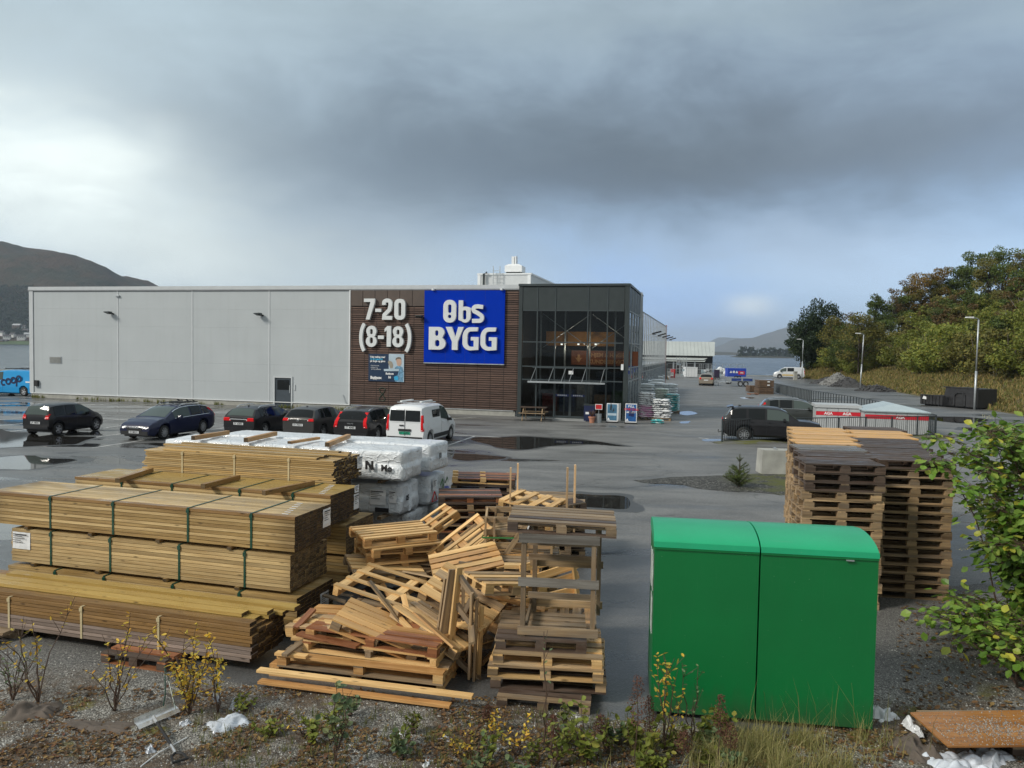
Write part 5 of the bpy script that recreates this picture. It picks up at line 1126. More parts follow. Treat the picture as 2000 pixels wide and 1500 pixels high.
# ================================================================ GREEN CONTAINER
def greenm(name, col, streak=True):
    mt, nt, bs = new_mat(name); co = nt.coord('Object')
    n = nt.noise(co, 1.2, 4, .6); sc = nt.noise(nt.mapping(co, (40, 40, 1.5)), 1, 4, .7)
    c = nt.mix(nt.ramp(n, [(.3, 0), (.7, 1)]), tuple(v*.92 for v in col), tuple(v*1.08 for v in col))
    c = nt.mix(nt.math('MULTIPLY', nt.ramp(sc, [(.60, 0), (.75, 1)]), .10), c, (.16, .30, .20))
    sp = nt.voro(co, 9); c = nt.mix(nt.math('MULTIPLY', nt.ramp(sp, [(.03, 1), (.05, 0)]), .5), c, (.20, .32, .22))
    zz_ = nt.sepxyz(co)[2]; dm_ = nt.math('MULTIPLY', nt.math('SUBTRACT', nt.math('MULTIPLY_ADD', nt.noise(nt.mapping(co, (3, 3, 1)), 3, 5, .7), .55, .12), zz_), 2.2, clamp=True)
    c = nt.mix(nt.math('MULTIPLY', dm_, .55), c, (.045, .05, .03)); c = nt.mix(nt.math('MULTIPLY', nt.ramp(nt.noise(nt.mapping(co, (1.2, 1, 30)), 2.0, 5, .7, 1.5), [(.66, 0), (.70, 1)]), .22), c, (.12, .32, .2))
    nt.col(bs.inputs['Base Color'], c); bs.inputs['Roughness'].default_value = .36; nt.link(nt.bump(nt.noise(co, 1.1, 3, .5), .12, .03), bs.inputs['Normal']); return mt
GR = greenm('green painted steel', (.002, .145, .036)); GL = greenm('green lid lightened for sky sheen', (.010, .33, .15))  # same green; sky reflection is put into the lid's lighter colour
ga = R(-8.4); gt = thing('recycling_container', 'large green steel container in two sections with rounded lid', 'recycling container', (1.57, 8.31, 0), ga)
GW = 2.33; GD = 1.15; zf = 1.885; gaps = [0.02, GW*.485, GW]
lidprof = [(-.012, zf-.0), (-.005, zf+.06)]+[(.56-.56*math.cos(R(a)), zf+.02+.15*math.sin(R(a))) for a in range(8, 91, 8)]+[(.70, zf+.165), (.95, zf+.13), (GD, zf+.06)]
for k in range(2):
    x0, x1 = gaps[k]+(.009 if k else 0), gaps[k+1]-(.007 if k == 0 else 0)
    bd = MB().box(x0, x1, 0, .04, .06, zf-.006).box(x0, x1, GD-.04, GD, .06, zf+.04).box(x0, x0+.03, .041, GD-.041, .06, zf-.01).box(x1-.03, x1, .041, GD-.041, .06, zf-.01).box(x0+.031, x1-.031, .041, GD-.041, .08, .11)
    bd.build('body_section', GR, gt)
    lb = MB(); n = len(lidprof); vs = [(x0-(0 if k else .008), p[0], p[1]) for p in lidprof]+[(x1+.006 if k else x1, p[0], p[1]) for p in lidprof]
    lb.add(vs, [(i, i+n, i+n+1, i+1) for i in range(n-1)]); vs2 = [(x0-(0 if k else .008), p[0], p[1]) for p in lidprof]+[(x0-(0 if k else .008), GD, zf-.01), (x0-(0 if k else .008), 0, zf-.01)]; lb.add(vs2, [tuple(range(len(vs2)))[::-1]])
    vs3 = [(v[0]+(x1+.006 if k else x1)-x0+(0 if k else .008), v[1], v[2]) for v in vs2]; lb.add(vs3, [tuple(range(len(vs3)))])
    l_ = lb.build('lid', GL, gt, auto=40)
    MB().box(x0, x1, -.014, -.002, zf-.022, zf-.004).build('lid_lip', GR, l_)
    for (x, y) in ((x0+.12, .12), (x1-.12, .12), (x0+.12, GD-.12), (x1-.12, GD-.12)): MB().box(x-.05, x+.05, y-.05, y+.05, 0, .079).build('foot', MT['black'], gt)
MB().box(2.0, 2.08, -.03, -.015, zf-.036, zf-.024).build('latch', MT['galv'], gt)
MB().box(.02, GW, GD-.45, GD-.40, .2, 1.2).build('inner_brace', GR, gt)
# posters stuck on its left end
pm = simple('faded paper notice', (.42, .46, .44), .6, var=.4, scale=6)
for (y, z_) in ((.15, 1.35), (.5, 1.3), (.2, .85)): MB().box(.008, .016, y, y+.28, z_, z_+.4).build('notice', pm, gt)
# ================================================================ VEHICLES
def interp(tab, x):
    if x <= tab[0][0]: return tab[0][1]
    for i in range(len(tab)-1):
        if tab[i][0] <= x <= tab[i+1][0]:
            t = (x-tab[i][0])/max(1e-9, tab[i+1][0]-tab[i][0]); return tab[i][1]+(tab[i+1][1]-tab[i][1])*t
    return tab[-1][1]
_wheel = {}
def wheelmesh(r, w, spokes=5, rimcol='alloy'):
    k = (r, w, spokes, rimcol)
    if k not in _wheel:
        ty = MB().lathe([(r*.66, -w/2), (r*.93, -w/2), (r, -w*.36), (r, w*.36), (r*.93, w/2), (r*.66, w/2), (r*.66, -w/2)], 28, axis='Y').mesh('tyre', MT['tyre'], True)
        b = MB(); b.lathe([(r*.655, -w*.45), (r*.60, -w*.44), (r*.58, -w*.10), (r*.64, w*.4)], 28, axis='Y')
        for s in range(spokes):
            a = 2*PI*s/spokes; ca, sa = math.cos(a), math.sin(a); wd = .13*r*(5/spokes)**.6
            b.bar((ca*r*.08, -w*.36, sa*r*.08), (ca*r*.60, -w*.42, sa*r*.60), wd*1.6, .03, 0, up=(0, 1, 0))
        b.lathe([(0.001, -w*.44), (r*.14, -w*.43), (r*.15, -w*.33)], 12, axis='Y')
        rim = b.mesh('rim', MT[rimcol], False)
        disc = MB().lathe([(0.001, -w*.08), (r*.60, -w*.08), (r*.60, w*.3)], 20, axis='Y').mesh('brake', MT['black'])
        _wheel[k] = (ty, rim, disc)
    return _wheel[k]
def vehicle(name, label, cat, pos, heading, L, W, H, roof, belt, wheels, paint, wr=.32, sc=1.0, sill=.20, roofw=.74, wins=(), ws=None, rw=None, group='parked cars', plate='plate', tail=None, head=True, rails=None, spokes=5, glass='carglass', nose=.10, tailround=.05, van=False, trim=None, platetxt=None, mirror=True, rwglass=None, rear_hw=.9, antenna=False):
    """x from 0 (rear bumper) to L (front bumper); pos = ground point under the car's centre; heading = angle of +x"""
    t = thing(name, label, cat, (pos[0], pos[1], 0.0), heading, group); t.scale = (sc, sc, sc)
    hw = W/2
    xs = set([0, .03, .08, .16, L-.03, L-.10, L-.2, L-.34, L])
    for (x, z) in roof: xs.add(x)
    for wx in wheels:
        for k in range(-6, 7): xs.add(round(wx+(wr+.065)*math.sin(PI/2*k/6), 3))
    for (a, c_) in wins: xs.add(a); xs.add(c_)
    for q in (ws or ()): xs.add(q)
    for q in (rw or ()): xs.add(q)
    xs = sorted(xs); ys = [xs[0]]
    for x in xs[1:]:
        if x-ys[-1] > .012: ys.append(x)
    xs = ys; ins = []
    for a, c_ in zip(xs, xs[1:]):
        n = int((c_-a)/.22)
        for k in range(1, n+1): ins.append(a+(c_-a)*k/(n+1))
    xs = sorted(xs+ins)
    def hwf(x):
        f = 1.0
        if x < .35: f *= 1-(1-rear_hw)*((.35-x)/.35)**2.2
        if x > L-.9: f *= 1-(nose+.07)*((x-(L-.9))/.9)**2.4
        return hw*f
    rings = []
    for x in xs:
        top = interp(roof, x); bl = min(interp(belt, x), top-.03) ; h_ = hwf(x); bot = sill
        if x < .25: bot += .16*(.25-x)/.25
        if x > L-.3: bot += .05*((x-L+.3)/.3)
        for wx in wheels:
            dx = abs(x-wx); rr = wr+.065
            if dx < rr: bot = max(bot, wr+math.sqrt(max(0, rr*rr-dx*dx)))
        cab = max(0, min(1, (top-bl-.05)/.35)); rwid = h_*(.93*(1-cab)+roofw*cab)
        lift = lambda z_: max(z_, bot+.002)
        m1 = lift(bot+.06) ; m2 = lift(.50*H/1.45 if not van else .62); m3 = lift(bl-.10)
        pts = [(h_*.90, bot), (h_*.965, m1), (h_*1.0, max(m2, m1)), (h_*.992, max(m3, m2)), (h_*.955, max(bl, m3)),
               (h_*.955+(rwid-h_*.955)*.5, bl+(top-bl)*.47*(1 if cab > .0 else 1)), (rwid, bl+(top-bl)*(.86 if cab > .3 else .7)), (rwid*.88, top-.028*(1+cab*.4)), (rwid*.5, top-.006), (0, top)]
        rings.append([(x, p[0], p[1]) for p in pts])
    NR = 10; cx = -L/2
    V = []
    for rg in rings:
        V += [(x+cx, y, z) for (x, y, z) in rg] + [(x+cx, -y, z) for (x, y, z) in rg[:-1]]
    M_ = 2*NR-1
    def vi(i, k, sd): return i*M_+(k if sd > 0 or k == NR-1 else NR+k)
    b = MB(); fs = []
    for i in range(len(xs)-1):
        for sd in (1, -1):
            for k in range(NR-1):
                f = (vi(i, k, sd), vi(i+1, k, sd), vi(i+1, k+1, sd), vi(i, k+1, sd)); fs.append(f if sd < 0 else f[::-1])
        fs.append((vi(i, 0, 1), vi(i+1, 0, 1), vi(i+1, 0, -1), vi(i, 0, -1)))
    for i in (0, len(xs)-1):
        for k in range(NR-2):
            f = (vi(i, k, 1), vi(i, k+1, 1), vi(i, k+1, -1), vi(i, k, -1)); fs.append(f if i == 0 else f[::-1])
        k = NR-2; f = (vi(i, k, 1), vi(i, k+1, 1), vi(i, k, -1)); fs.append(f if i == 0 else f[::-1])
    b.add(V, fs); body = b.build('body', paint, t, auto=38)
    def patch(nm, i0, i1, k0, k1, mat, sides, off=.006, shrink=0.0):
        pb = MB()
        for sd in sides:
            for i in range(i0, i1):
                for k in range(k0, k1):
                    q = [Vector(V[vi(a, c_, sd)]) for (a, c_) in ((i, k), (i+1, k), (i+1, k+1), (i, k+1))]
                    n = (q[1]-q[0]).cross(q[3]-q[0]); n = n.normalized() if n.length > 1e-9 else Vector((0, 0, 1))
                    if sd > 0: n = -n
                    q = [v+n*off for v in q]; pb.add([tuple(v) for v in q], [(0, 1, 2, 3)] if sd < 0 else [(3, 2, 1, 0)])
        bm = bmesh.new(); me = pb.mesh(nm, mat, True); bm.from_mesh(me); bmesh.ops.remove_doubles(bm, verts=bm.verts, dist=.004); bm.to_mesh(me); bm.free(); return inst(nm, me, t)
    idx = lambda x: min(range(len(xs)), key=lambda i: abs(xs[i]-x))
    G = MT[glass]
    for sd in (1, -1):
        for (a, c_) in wins:
            # a window pane with a little frame left around it: belt+ to roof rail
            i0, i1 = idx(a), idx(c_); pb = MB(); n_ = 0
            for i in range(i0, i1+1):
                lo = Vector(V[vi(i, 4, sd)]); hi = Vector(V[vi(i, 6, sd)]); mid = Vector(V[vi(i, 5, sd)])
                o = Vector((0, .009*sd, .002)); l2 = lo+(mid-lo)*.12+o; h2 = mid+(hi-mid)*.92+o; m2 = mid+o
                dx = (.02 if i == i0 else -.02 if i == i1 else 0)
                for v in (l2, m2, h2): v.x += dx; pb.v.append(tuple(v))
            for i in range(i1-i0):
                for k in range(2): q = i*3+k; f = (q, q+3, q+4, q+1); pb.f.append(f if sd < 0 else f[::-1]); pb.m.append(0)
            pb.build('side_window', G if a < wins[-1][0] or glass != 'carglass' else MT['cargreen'], t, smooth=True)
        if trim:
            i0, i1 = idx(wins[0][0]), idx(wins[-1][1])
            MB().tube([Vector(V[vi(i, 6, sd)])+Vector((0, .012*sd, .0)) for i in range(i0, i1+1)], .016, 4).build('window_trim', MT[trim], t)
            MB().tube([Vector(V[vi(i, 4, sd)])+Vector((0, .012*sd, .012)) for i in range(i0, i1+1)], .012, 4).build('window_trim', MT[trim], t)
    if ws: patch('windscreen', idx(ws[0]), idx(ws[1]), 7, 9, MT['cargreen'], (1, -1), .008)
    if rw: patch('rear_window', idx(rw[0]), idx(rw[1]), 7, 9, MT[rwglass] if rwglass else MT['cargreen'], (1, -1), .008)
    for wx in wheels:
        for sd in (-1, 1):
            ty, rim, ds = wheelmesh(wr, .20, spokes)
            wl = inst('wheel', ds, t, (wx+cx, sd*(hw-.13), wr), (0, 0, 0 if sd < 0 else PI))
            inst('tyre', ty, wl); inst('rim', rim, wl)
    MB().box(.25+cx, L-.25+cx, -hw*.80, hw*.80, sill-.05, sill+.03).box(.4+cx, L-.4+cx, -hw*.6, hw*.6, sill-.02, .5).build('underbody', MT['black'], t)
    for wx in wheels: MB().box(wx+cx-wr-.03, wx+cx+wr+.03, -hw*.72, hw*.72, .22, wr*2+.02).build('wheel_housing', MT['black'], t)
    # bumpers
    MB().box(-.025+cx, .06+cx, -hw*rear_hw*.93, hw*rear_hw*.93, .30, .46).build('rear_bumper', MT['black'] if van else paint, t)
    MB().box(L-.05+cx, L+.02+cx, -hw*.76, hw*.76, .25, .42).build('front_bumper', MT['black'], t)
    # tail lamps: (z0, z1, y-width, depth)
    if tail:
        z0, z1, wy, dp = tail[:4]; lean = tail[4] if len(tail) > 4 else 0
        for sd in (-1, 1):
            y1 = sd*hw*rear_hw*.99; y0 = y1-sd*wy; yt = y1-sd*lean; tb = MB(); vs = []; nz = 6
            for q in range(nz):
                g = q/(nz-1); z_ = z0+(z1-z0)*g; yy1 = y1+(yt-y1)*g; yy0 = yy1-sd*wy*(1-.3*g); tx = 0
                for x in xs:
                    if interp(roof, x) >= z_+.01: tx = x; break
                vs += [(cx+tx-.03, yy0, z_), (cx+tx-.025, yy1, z_), (cx+tx+dp, yy1+sd*.03*(1-.6*g), z_), (cx+tx+dp, yy0, z_)]
            f = [(q*4+a, q*4+(a+1) % 4, q*4+4+(a+1) % 4, q*4+4+a) for q in range(nz-1) for a in range(4)]+[(3, 2, 1, 0), (nz*4-4, nz*4-3, nz*4-2, nz*4-1)]
            tb.add(vs, f if sd > 0 else [q[::-1] for q in f]); tl = tb.build('tail_light', MT['lampred'], t)
            zz = z0+(z1-z0)*.45; MB().box(cx-.036, cx-.0305, min(y0+sd*.02, y0+sd*.07), max(y0+sd*.02, y0+sd*.07), z0+.02, z0+.05).build('reversing_lamp', MT['plate'], tl)
    if head:
        for sd in (-1, 1):
            i0, i1 = idx(L-.38), idx(L-.06); zt = interp(belt, L-.3)
            hb = MB(); y = hwf(L-.05)*.98*sd; yi = y-sd*.34
            hb.add([(L-.02+cx, yi, zt-.17), (L-.10+cx, y, zt-.15), (L-.42+cx, y+sd*.05, zt-.07), (L-.015+cx, yi, zt-.06), (L-.12+cx, y, zt-.02), (L-.46+cx, y+sd*.03, zt+.02), (L-.2+cx, yi, zt+.0)],
                   [(0, 1, 4, 3), (1, 2, 5, 4), (3, 4, 5, 6)] if sd > 0 else [(3, 4, 1, 0), (4, 5, 2, 1), (6, 5, 4, 3)]); hb.build('headlight', MT['lampclear'], t)
        zt = interp(belt, L-.1); gl_ = MB()
        gl_.box(L-.02+cx, L+.012+cx, -hw*.42, hw*.42, zt-.28, zt-.08).build('grille', MT['black'], t)
    pm_ = MT[plate]
    pz = .62 if van else .52
    for (x, s_) in ((cx-.035, -1), (L+cx+.028, 1)):
        zp = pz if s_ < 0 else .38
        if s_ < 0 and not van: zp = interp(belt, 0)-.30
        pl = MB().box(min(x, x+.008), max(x, x+.008), -.26, .26, zp-.055, zp+.055).build('number_plate', pm_, t)
        if platetxt: inst('plate_text', text_mesh(platetxt, .115, MT['ink'], .0005, .003), pl, (x+(-.002 if s_ < 0 else .010), 0, zp), (PI/2, 0, -PI/2 if s_ < 0 else PI/2))
    if mirror:
        xm_ = wins[-1][1]-.22+cx; zb_ = interp(belt, wins[-1][1])
        for sd in (-1, 1): MB().add([(xm_-.07, sd*(hw*.93), zb_+.0), (xm_+.09, sd*(hw*.93), zb_), (xm_+.05, sd*(hw+.17), zb_+.02), (xm_-.07, sd*(hw+.17), zb_+.02), (xm_-.07, sd*(hw*.95), zb_+.13), (xm_+.04, sd*(hw*.95), zb_+.10), (xm_+.02, sd*(hw+.15), zb_+.15), (xm_-.07, sd*(hw+.16), zb_+.16)], [(3, 2, 1, 0), (4, 5, 6, 7), (0, 1, 5, 4), (2, 3, 7, 6), (1, 2, 6, 5), (3, 0, 4, 7)] if sd > 0 else [(0, 1, 2, 3), (7, 6, 5, 4), (4, 5, 1, 0), (6, 7, 3, 2), (5, 6, 2, 1), (7, 4, 0, 3)]).build('mirror', paint if not van else MT['black'], t)
    for (a, c_) in wins[-2:]:
        for sd in (-1, 1):
            x = a+.10+cx if not van else a+.08+cx; z_ = interp(belt, a)-.12; MB().box(x, x+.16, min(sd*(hw*.985), sd*(hw+.02)), max(sd*(hw*.985), sd*(hw+.02)), z_, z_+.03).build('door_handle', paint, t)
    # door seams
    sm = MB()
    for (a, c_) in wins:
        for xx in (a-.015,):
            for sd in (-1, 1):
                i = idx(xx); pts = [Vector(V[vi(i, k, sd)])+Vector((0, sd*.001, 0)) for k in (1, 2, 3, 4)]; sm.tube(pts, .005, 3, cap=False)
    sm.build('door_seam', MT['black'], t)
    if rails:
        for sd in (-1, 1):
            pts = []
            for k in range(9):
                x = rails[0]+(rails[1]-rails[0])*k/8; z_ = interp(roof, x); e = 0 if k in (0, 8) else .05
                pts.append((x+cx, sd*hw*roofw*.90, z_-.035+e))
            MB().tube(pts, .016, 5).build('roof_rail', MT[rails[2]], t)
    if antenna: MB().add([(.75+cx, -.02, interp(roof, .75)-.01), (.95+cx, -.02, interp(roof, .95)-.01), (.95+cx, .02, interp(roof, .95)-.01), (.75+cx, .02, interp(roof, .75)-.01), (.78+cx, 0, interp(roof, .78)+.07)], [(0, 1, 4), (1, 2, 4), (2, 3, 4), (3, 0, 4)]).build('antenna', MT['black'], t)
    return t, lambda x: interp(roof, x), cx, hw
NH = math.atan2(N.y, N.x); EH = EA
CPB = carpaint('black car paint', (.010, .010, .012)); CPN = carpaint('dark navy car paint', (.010, .014, .045)); CPG = carpaint('dark brown grey car paint', (.050, .048, .047), .3)
CPW = carpaint('white van paint', (.72, .74, .76)); CPS = carpaint('dark grey metallic paint', (.045, .050, .048), .4); CPT = carpaint('beige metallic paint', (.30, .26, .21), .4); CPC = carpaint('sky blue van paint', (.01, .27, .60)); CPL = carpaint('silver white van paint', (.60, .62, .64), .2)
SC = .92
def from_wheel(px, py, wx, L, side, W, hd, sc=SC):
    """ground centre of a car whose wheel (x = wx, on the given side) touches the ground at this pixel"""
    p = at(px, py); c, s = math.cos(hd), math.sin(hd); lx = (wx-L/2)*sc; ly = side*(W/2-.03)*sc
    return (p.x-(lx*c-ly*s), p.y-(lx*s+ly*c))
def from_rear(px, py, L, hd, sc=SC):
    p = at(px, py); return (p.x+math.cos(hd)*L/2*sc, p.y+math.sin(hd)*L/2*sc)
# small black hatchback
hd = NH+R(1)
vehicle('small_hatchback', 'small black five door hatchback at far left, seen from its rear corner', 'car', from_wheel(115, 850, .52, 3.41, -1, 1.62, hd), hd, 3.41, 1.62, 1.46,
        [(0, .86), (.03, .98), (.10, 1.22), (.20, 1.38), (.50, 1.45), (1.3, 1.47), (1.9, 1.44), (2.15, 1.36), (2.45, 1.20), (2.78, .98), (3.1, .88), (3.3, .78), (3.41, .62)],
        [(0, .90), (1.2, .88), (2.4, .86), (3.41, .66)], (.52, 2.86), CPB, wr=.29, sc=SC, wins=((.30, .95), (1.0, 1.55), (1.6, 2.45)), ws=(2.02, 2.72), rw=(.03, .20), tail=(.78, 1.02, .20, .22, .02), platetxt='JP 18825', roofw=.76, glass='carglass', group='cars parked in front of the store', spokes=5)
# navy estate
hd = NH+PI
t, rf, cx, hw = vehicle('estate_car', 'dark navy estate with ski carriers on its roof, nose towards the timber', 'car', from_wheel(322, 858, 3.75, 4.63, 1, 1.86, hd), hd, 4.63, 1.86, 1.48,
        [(0, .92), (.07, 1.02), (.30, 1.24), (.55, 1.38), (1.0, 1.46), (1.9, 1.48), (2.5, 1.44), (2.85, 1.34), (3.25, 1.14), (3.58, .98), (4.0, .92), (4.35, .82), (4.55, .70), (4.63, .55)],
        [(0, .96), (1.5, .93), (3.3, .88), (4.63, .64)], (.98, 3.75), CPN, wr=.325, sc=SC, wins=((.50, 1.0), (1.06, 1.85), (1.92, 3.05)), ws=(2.62, 3.52), rw=(.08, .42), tail=(.80, 1.25, .10, .14, .06), rails=(.7, 2.5, 'chrome'), platetxt='SV 88231', trim='chrome', roofw=.74, group='cars parked in front of the store', spokes=10)
for x in (1.1, 2.1): MB().box(cx+x-.04, cx+x+.04, -hw*.78, hw*.78, rf(x)+.03, rf(x)+.06).build('roof_bar', MT['galv'], t)
for y in (-.45, .05, .40): MB().box(cx+.8, cx+2.35, y-.05, y+.05, rf(1.5)+.062, rf(1.5)+.10).bar((cx+1.0, y, rf(1.5)+.10), (cx+1.25, y+.04, rf(1.5)+.19), .04).build('ski_carrier', MT['black'], t)
MB().tube([(cx+4.648, -.25, .62), (cx+4.648, .25, .62)], .012, 4).tube([(cx+4.648, -.25, .56), (cx+4.648, .25, .56)], .01, 4).build('grille_bar', MT['chrome'], t)
# black compact, second row
hd = NH
t, rf, cx, hw = vehicle('compact_crossover', 'black low car with wide red rear lamps, leftmost of the three side by side', 'car', from_rear(466, 855, 4.42, hd), hd, 4.42, 1.80, 1.46,
        [(0, .95), (.06, 1.02), (.25, 1.22), (.46, 1.37), (.9, 1.45), (1.7, 1.47), (2.3, 1.43), (2.7, 1.28), (3.1, 1.08), (3.4, .98), (3.9, .90), (4.3, .76), (4.42, .6)],
        [(0, .97), (1.5, .93), (3.1, .88), (4.42, .64)], (.88, 3.58), CPB, wr=.33, sc=SC, wins=((.55, 1.0), (1.06, 1.75), (1.82, 2.9)), ws=(2.45, 3.3), rw=(.08, .44), tail=(.80, .95, .40, .20, .02), rails=(.7, 2.3, 'chrome'), roofw=.72, group='cars parked in front of the store', antenna=True, platetxt='SV 62855')
MB().box(cx-.03, cx-.024, -.45, .45, .86, .90).build('chrome_bar', MT['chrome'], t)
t, rf, cx, hw = vehicle('compact_crossover', 'brownish dark grey car between the two black ones, small red rear lamps', 'car', from_rear(582, 860, 4.28, hd), hd, 4.28, 1.77, 1.53,
        [(0, .98), (.06, 1.06), (.25, 1.26), (.42, 1.42), (.8, 1.51), (1.5, 1.53), (2.2, 1.48), (2.6, 1.33), (3.0, 1.12), (3.25, 1.03), (3.8, .94), (4.18, .8), (4.28, .6)],
        [(0, 1.02), (1.5, .97), (3.0, .92), (4.28, .66)], (.84, 3.41), CPG, wr=.33, sc=SC, wins=((.62, 1.0), (1.06, 1.7), (1.76, 2.8)), ws=(2.3, 3.15), rw=(.08, .40), tail=(.90, 1.02, .32, .22, .02), roofw=.72, group='cars parked in front of the store', antenna=True, rwglass='carglass', platetxt='SV 70211')
inst('emblem', MB().lathe([(.05, 0), (.06, .006), (.045, .012)], 14, axis='Y').mesh('emblem', MT['chrome']), t, (cx-.03, 0, .92), (0, 0, PI/2))
t, rf, cx, hw = vehicle('estate_car', 'black estate with tall red rear lamps and silver roof rails, beside the white van', 'car', from_rear(684, 866, 4.82, hd), hd, 4.82, 1.86, 1.55,
        [(0, .98), (.07, 1.05), (.28, 1.34), (.42, 1.46), (.9, 1.53), (2.0, 1.55), (2.6, 1.50), (3.0, 1.34), (3.4, 1.12), (3.65, 1.02), (4.2, .95), (4.7, .80), (4.82, .6)],
        [(0, 1.02), (1.5, .98), (3.3, .93), (4.82, .68)], (1.02, 3.83), CPB, wr=.34, sc=SC, wins=((.45, 1.1), (1.16, 2.0), (2.06, 3.15)), ws=(2.75, 3.6), rw=(.09, .38), tail=(.72, 1.40, .17, .12, .14), rails=(.55, 2.7, 'chrome'), roofw=.74, group='cars parked in front of the store', rwglass='carglass', platetxt='ST 48485')
inst('emblem', text_mesh('V O L V O', .07, MT['chrome'], .002, .002), t, (cx-.034, 0, .90), (PI/2, 0, -PI/2))
# white van
hd = NH-R(1.5)
t, rf, cx, hw = vehicle('white_van', 'white compact delivery van parked at the right end of the car row', 'van', from_rear(790, 873, 4.42, hd), hd, 4.42, 1.84, 1.86,
        [(0, 1.10), (.03, 1.30), (.06, 1.66), (.14, 1.80), (.4, 1.85), (1.5, 1.86), (2.4, 1.83), (2.75, 1.74), (3.1, 1.48), (3.45, 1.18), (3.7, 1.06), (4.1, .96), (4.35, .8), (4.42, .6)],
        [(0, 1.12), (2.2, 1.10), (2.9, 1.00), (3.4, .96), (4.42, .74)], (.82, 3.48), CPW, wr=.32, sc=SC, wins=((2.10, 3.22),), ws=(2.6, 3.45), rw=None, tail=(.72, 1.42, .11, .06, .05), roofw=.83, van=True, group='cars parked in front of the store', plate='plategreen', rear_hw=.97, platetxt='DY 46331', spokes=10)
def rearpane(y0, y1, z0, z1): return MB().add([(cx-.012, y0, z0), (cx-.012, y1, z0), (cx+.045, y1-.02*(1 if y1 > 0 else 0), z1), (cx+.045, y0+.02*(1 if y0 < 0 else 0), z1), (cx+.03, y0, z0), (cx+.03, y1, z0), (cx+.08, y1, z1), (cx+.08, y0, z1)], [(3, 2, 1, 0), (0, 1, 5, 4), (2, 3, 7, 6), (1, 2, 6, 5), (3, 0, 4, 7)])
rearpane(-.72, -.02, 1.14, 1.62).build('rear_window', MT['carglass'], t); rearpane(.02, .72, 1.14, 1.62).build('rear_window', MT['carglass'], t)
MB().box(cx-.03, cx-.01, -.004, .004, .5, 1.68).build('rear_door_seam', MT['black'], t)
MB().box(cx-.035, cx-.012, .05, .25, .93, .98).build('rear_door_handle', MT['black'], t)
MB().box(cx-.035, cx-.012, -.3, .3, .70, .80).build('plate_recess', MT['black'], t)
for sd in (-1, 1):
    MB().box(cx+1.15, cx+2.02, min(sd*(hw*.93), sd*(hw*.885)), max(sd*(hw*.93), sd*(hw*.885)), 1.20, 1.60).build('sliding_door_window', MT['carglass'], t)
    MB().box(cx+1.2, cx+3.05, min(sd*(hw*.99), sd*(hw+.012)), max(sd*(hw*.99), sd*(hw+.012)), .32, .50).build('side_rub_strip', MT['black'], t)
for x in (.75, 1.9): MB().box(cx+x-.03, cx+x+.03, -hw*.76, hw*.76, 1.90, 1.93).build('roof_bar', MT['galv'], t)
for y in (-.45, .5): MB().box(cx+.7, cx+2.0, y-.05, y+.05, 1.932, 1.99).build('roof_box', MT['white'], t)
# sky blue van at the left edge
hd = EH+PI
bx_ = BO+E*-1.0+N*1.0
t, rf, cx, hw = vehicle('blue_van', 'sky blue delivery van with dark lettering, cut by the left edge of the photo', 'van', from_wheel(46, 774, .98, 5.0, 1, 1.9, hd, .98), hd, 5.0, 1.90, 1.95,
        [(0, 1.15), (.03, 1.40), (.06, 1.78), (.14, 1.90), (.5, 1.94), (2.5, 1.95), (3.2, 1.90), (3.6, 1.78), (4.0, 1.45), (4.25, 1.20), (4.6, 1.10), (4.9, .9), (5.0, .65)],
        [(0, 1.18), (3.0, 1.16), (4.2, 1.06), (5.0, .8)], (.98, 4.0), CPC, wr=.34, sc=.98, wins=((2.9, 3.95),), ws=(3.35, 4.2), tail=(.8, 1.4, .12, .06, .02), roofw=.86, van=True, group='vans with signs on their sides', rear_hw=.97)
for x in (.4, 1.2, 2.0, 2.8): MB().box(cx+x-.03, cx+x+.03, -hw*.8, hw*.8, 2.0, 2.04).build('roof_bar', MT['black'], t)
MB().box(cx+.3, cx+2.9, hw*.7, hw*.74, 2.041, 2.07).box(cx+.3, cx+2.9, -hw*.74, -hw*.7, 2.041, 2.07).build('rack_rail', MT['black'], t)
NV = simple('dark blue vinyl lettering', (.010, .020, .075), .35); co_ = []
def lg(pts_list):
    for lp_ in pts_list:
        me = poly_mesh(lp_, NV, .004); o = inst('lettering', me, t, (cx+3.05, hw+.012, .72), (PI/2, 0, PI)); o.rotation_euler = (PI/2, R(-0), PI)
gl = [[ *ribbon(arc(.26, .28, .20, .20, 50, 310, 16), .13)], [*ribbon(arc(.70, .36, .20, .20, 0, 340, 20), .13, True)], [*ribbon(arc(1.18, .46, .20, .20, 0, 340, 20), .13, True)], [*ribbon(arc(1.68, .58, .20, .20, 0, 340, 20), .13, True)], [[(1.40, .0), (1.53, .0), (1.56, .60), (1.44, .66)]]]
lg([[*g] for g in gl])
MB().box(cx+.08, cx+.75, hw-.012, hw+.012, 1.02, 1.12).build('white_band', MT['paper'], t)
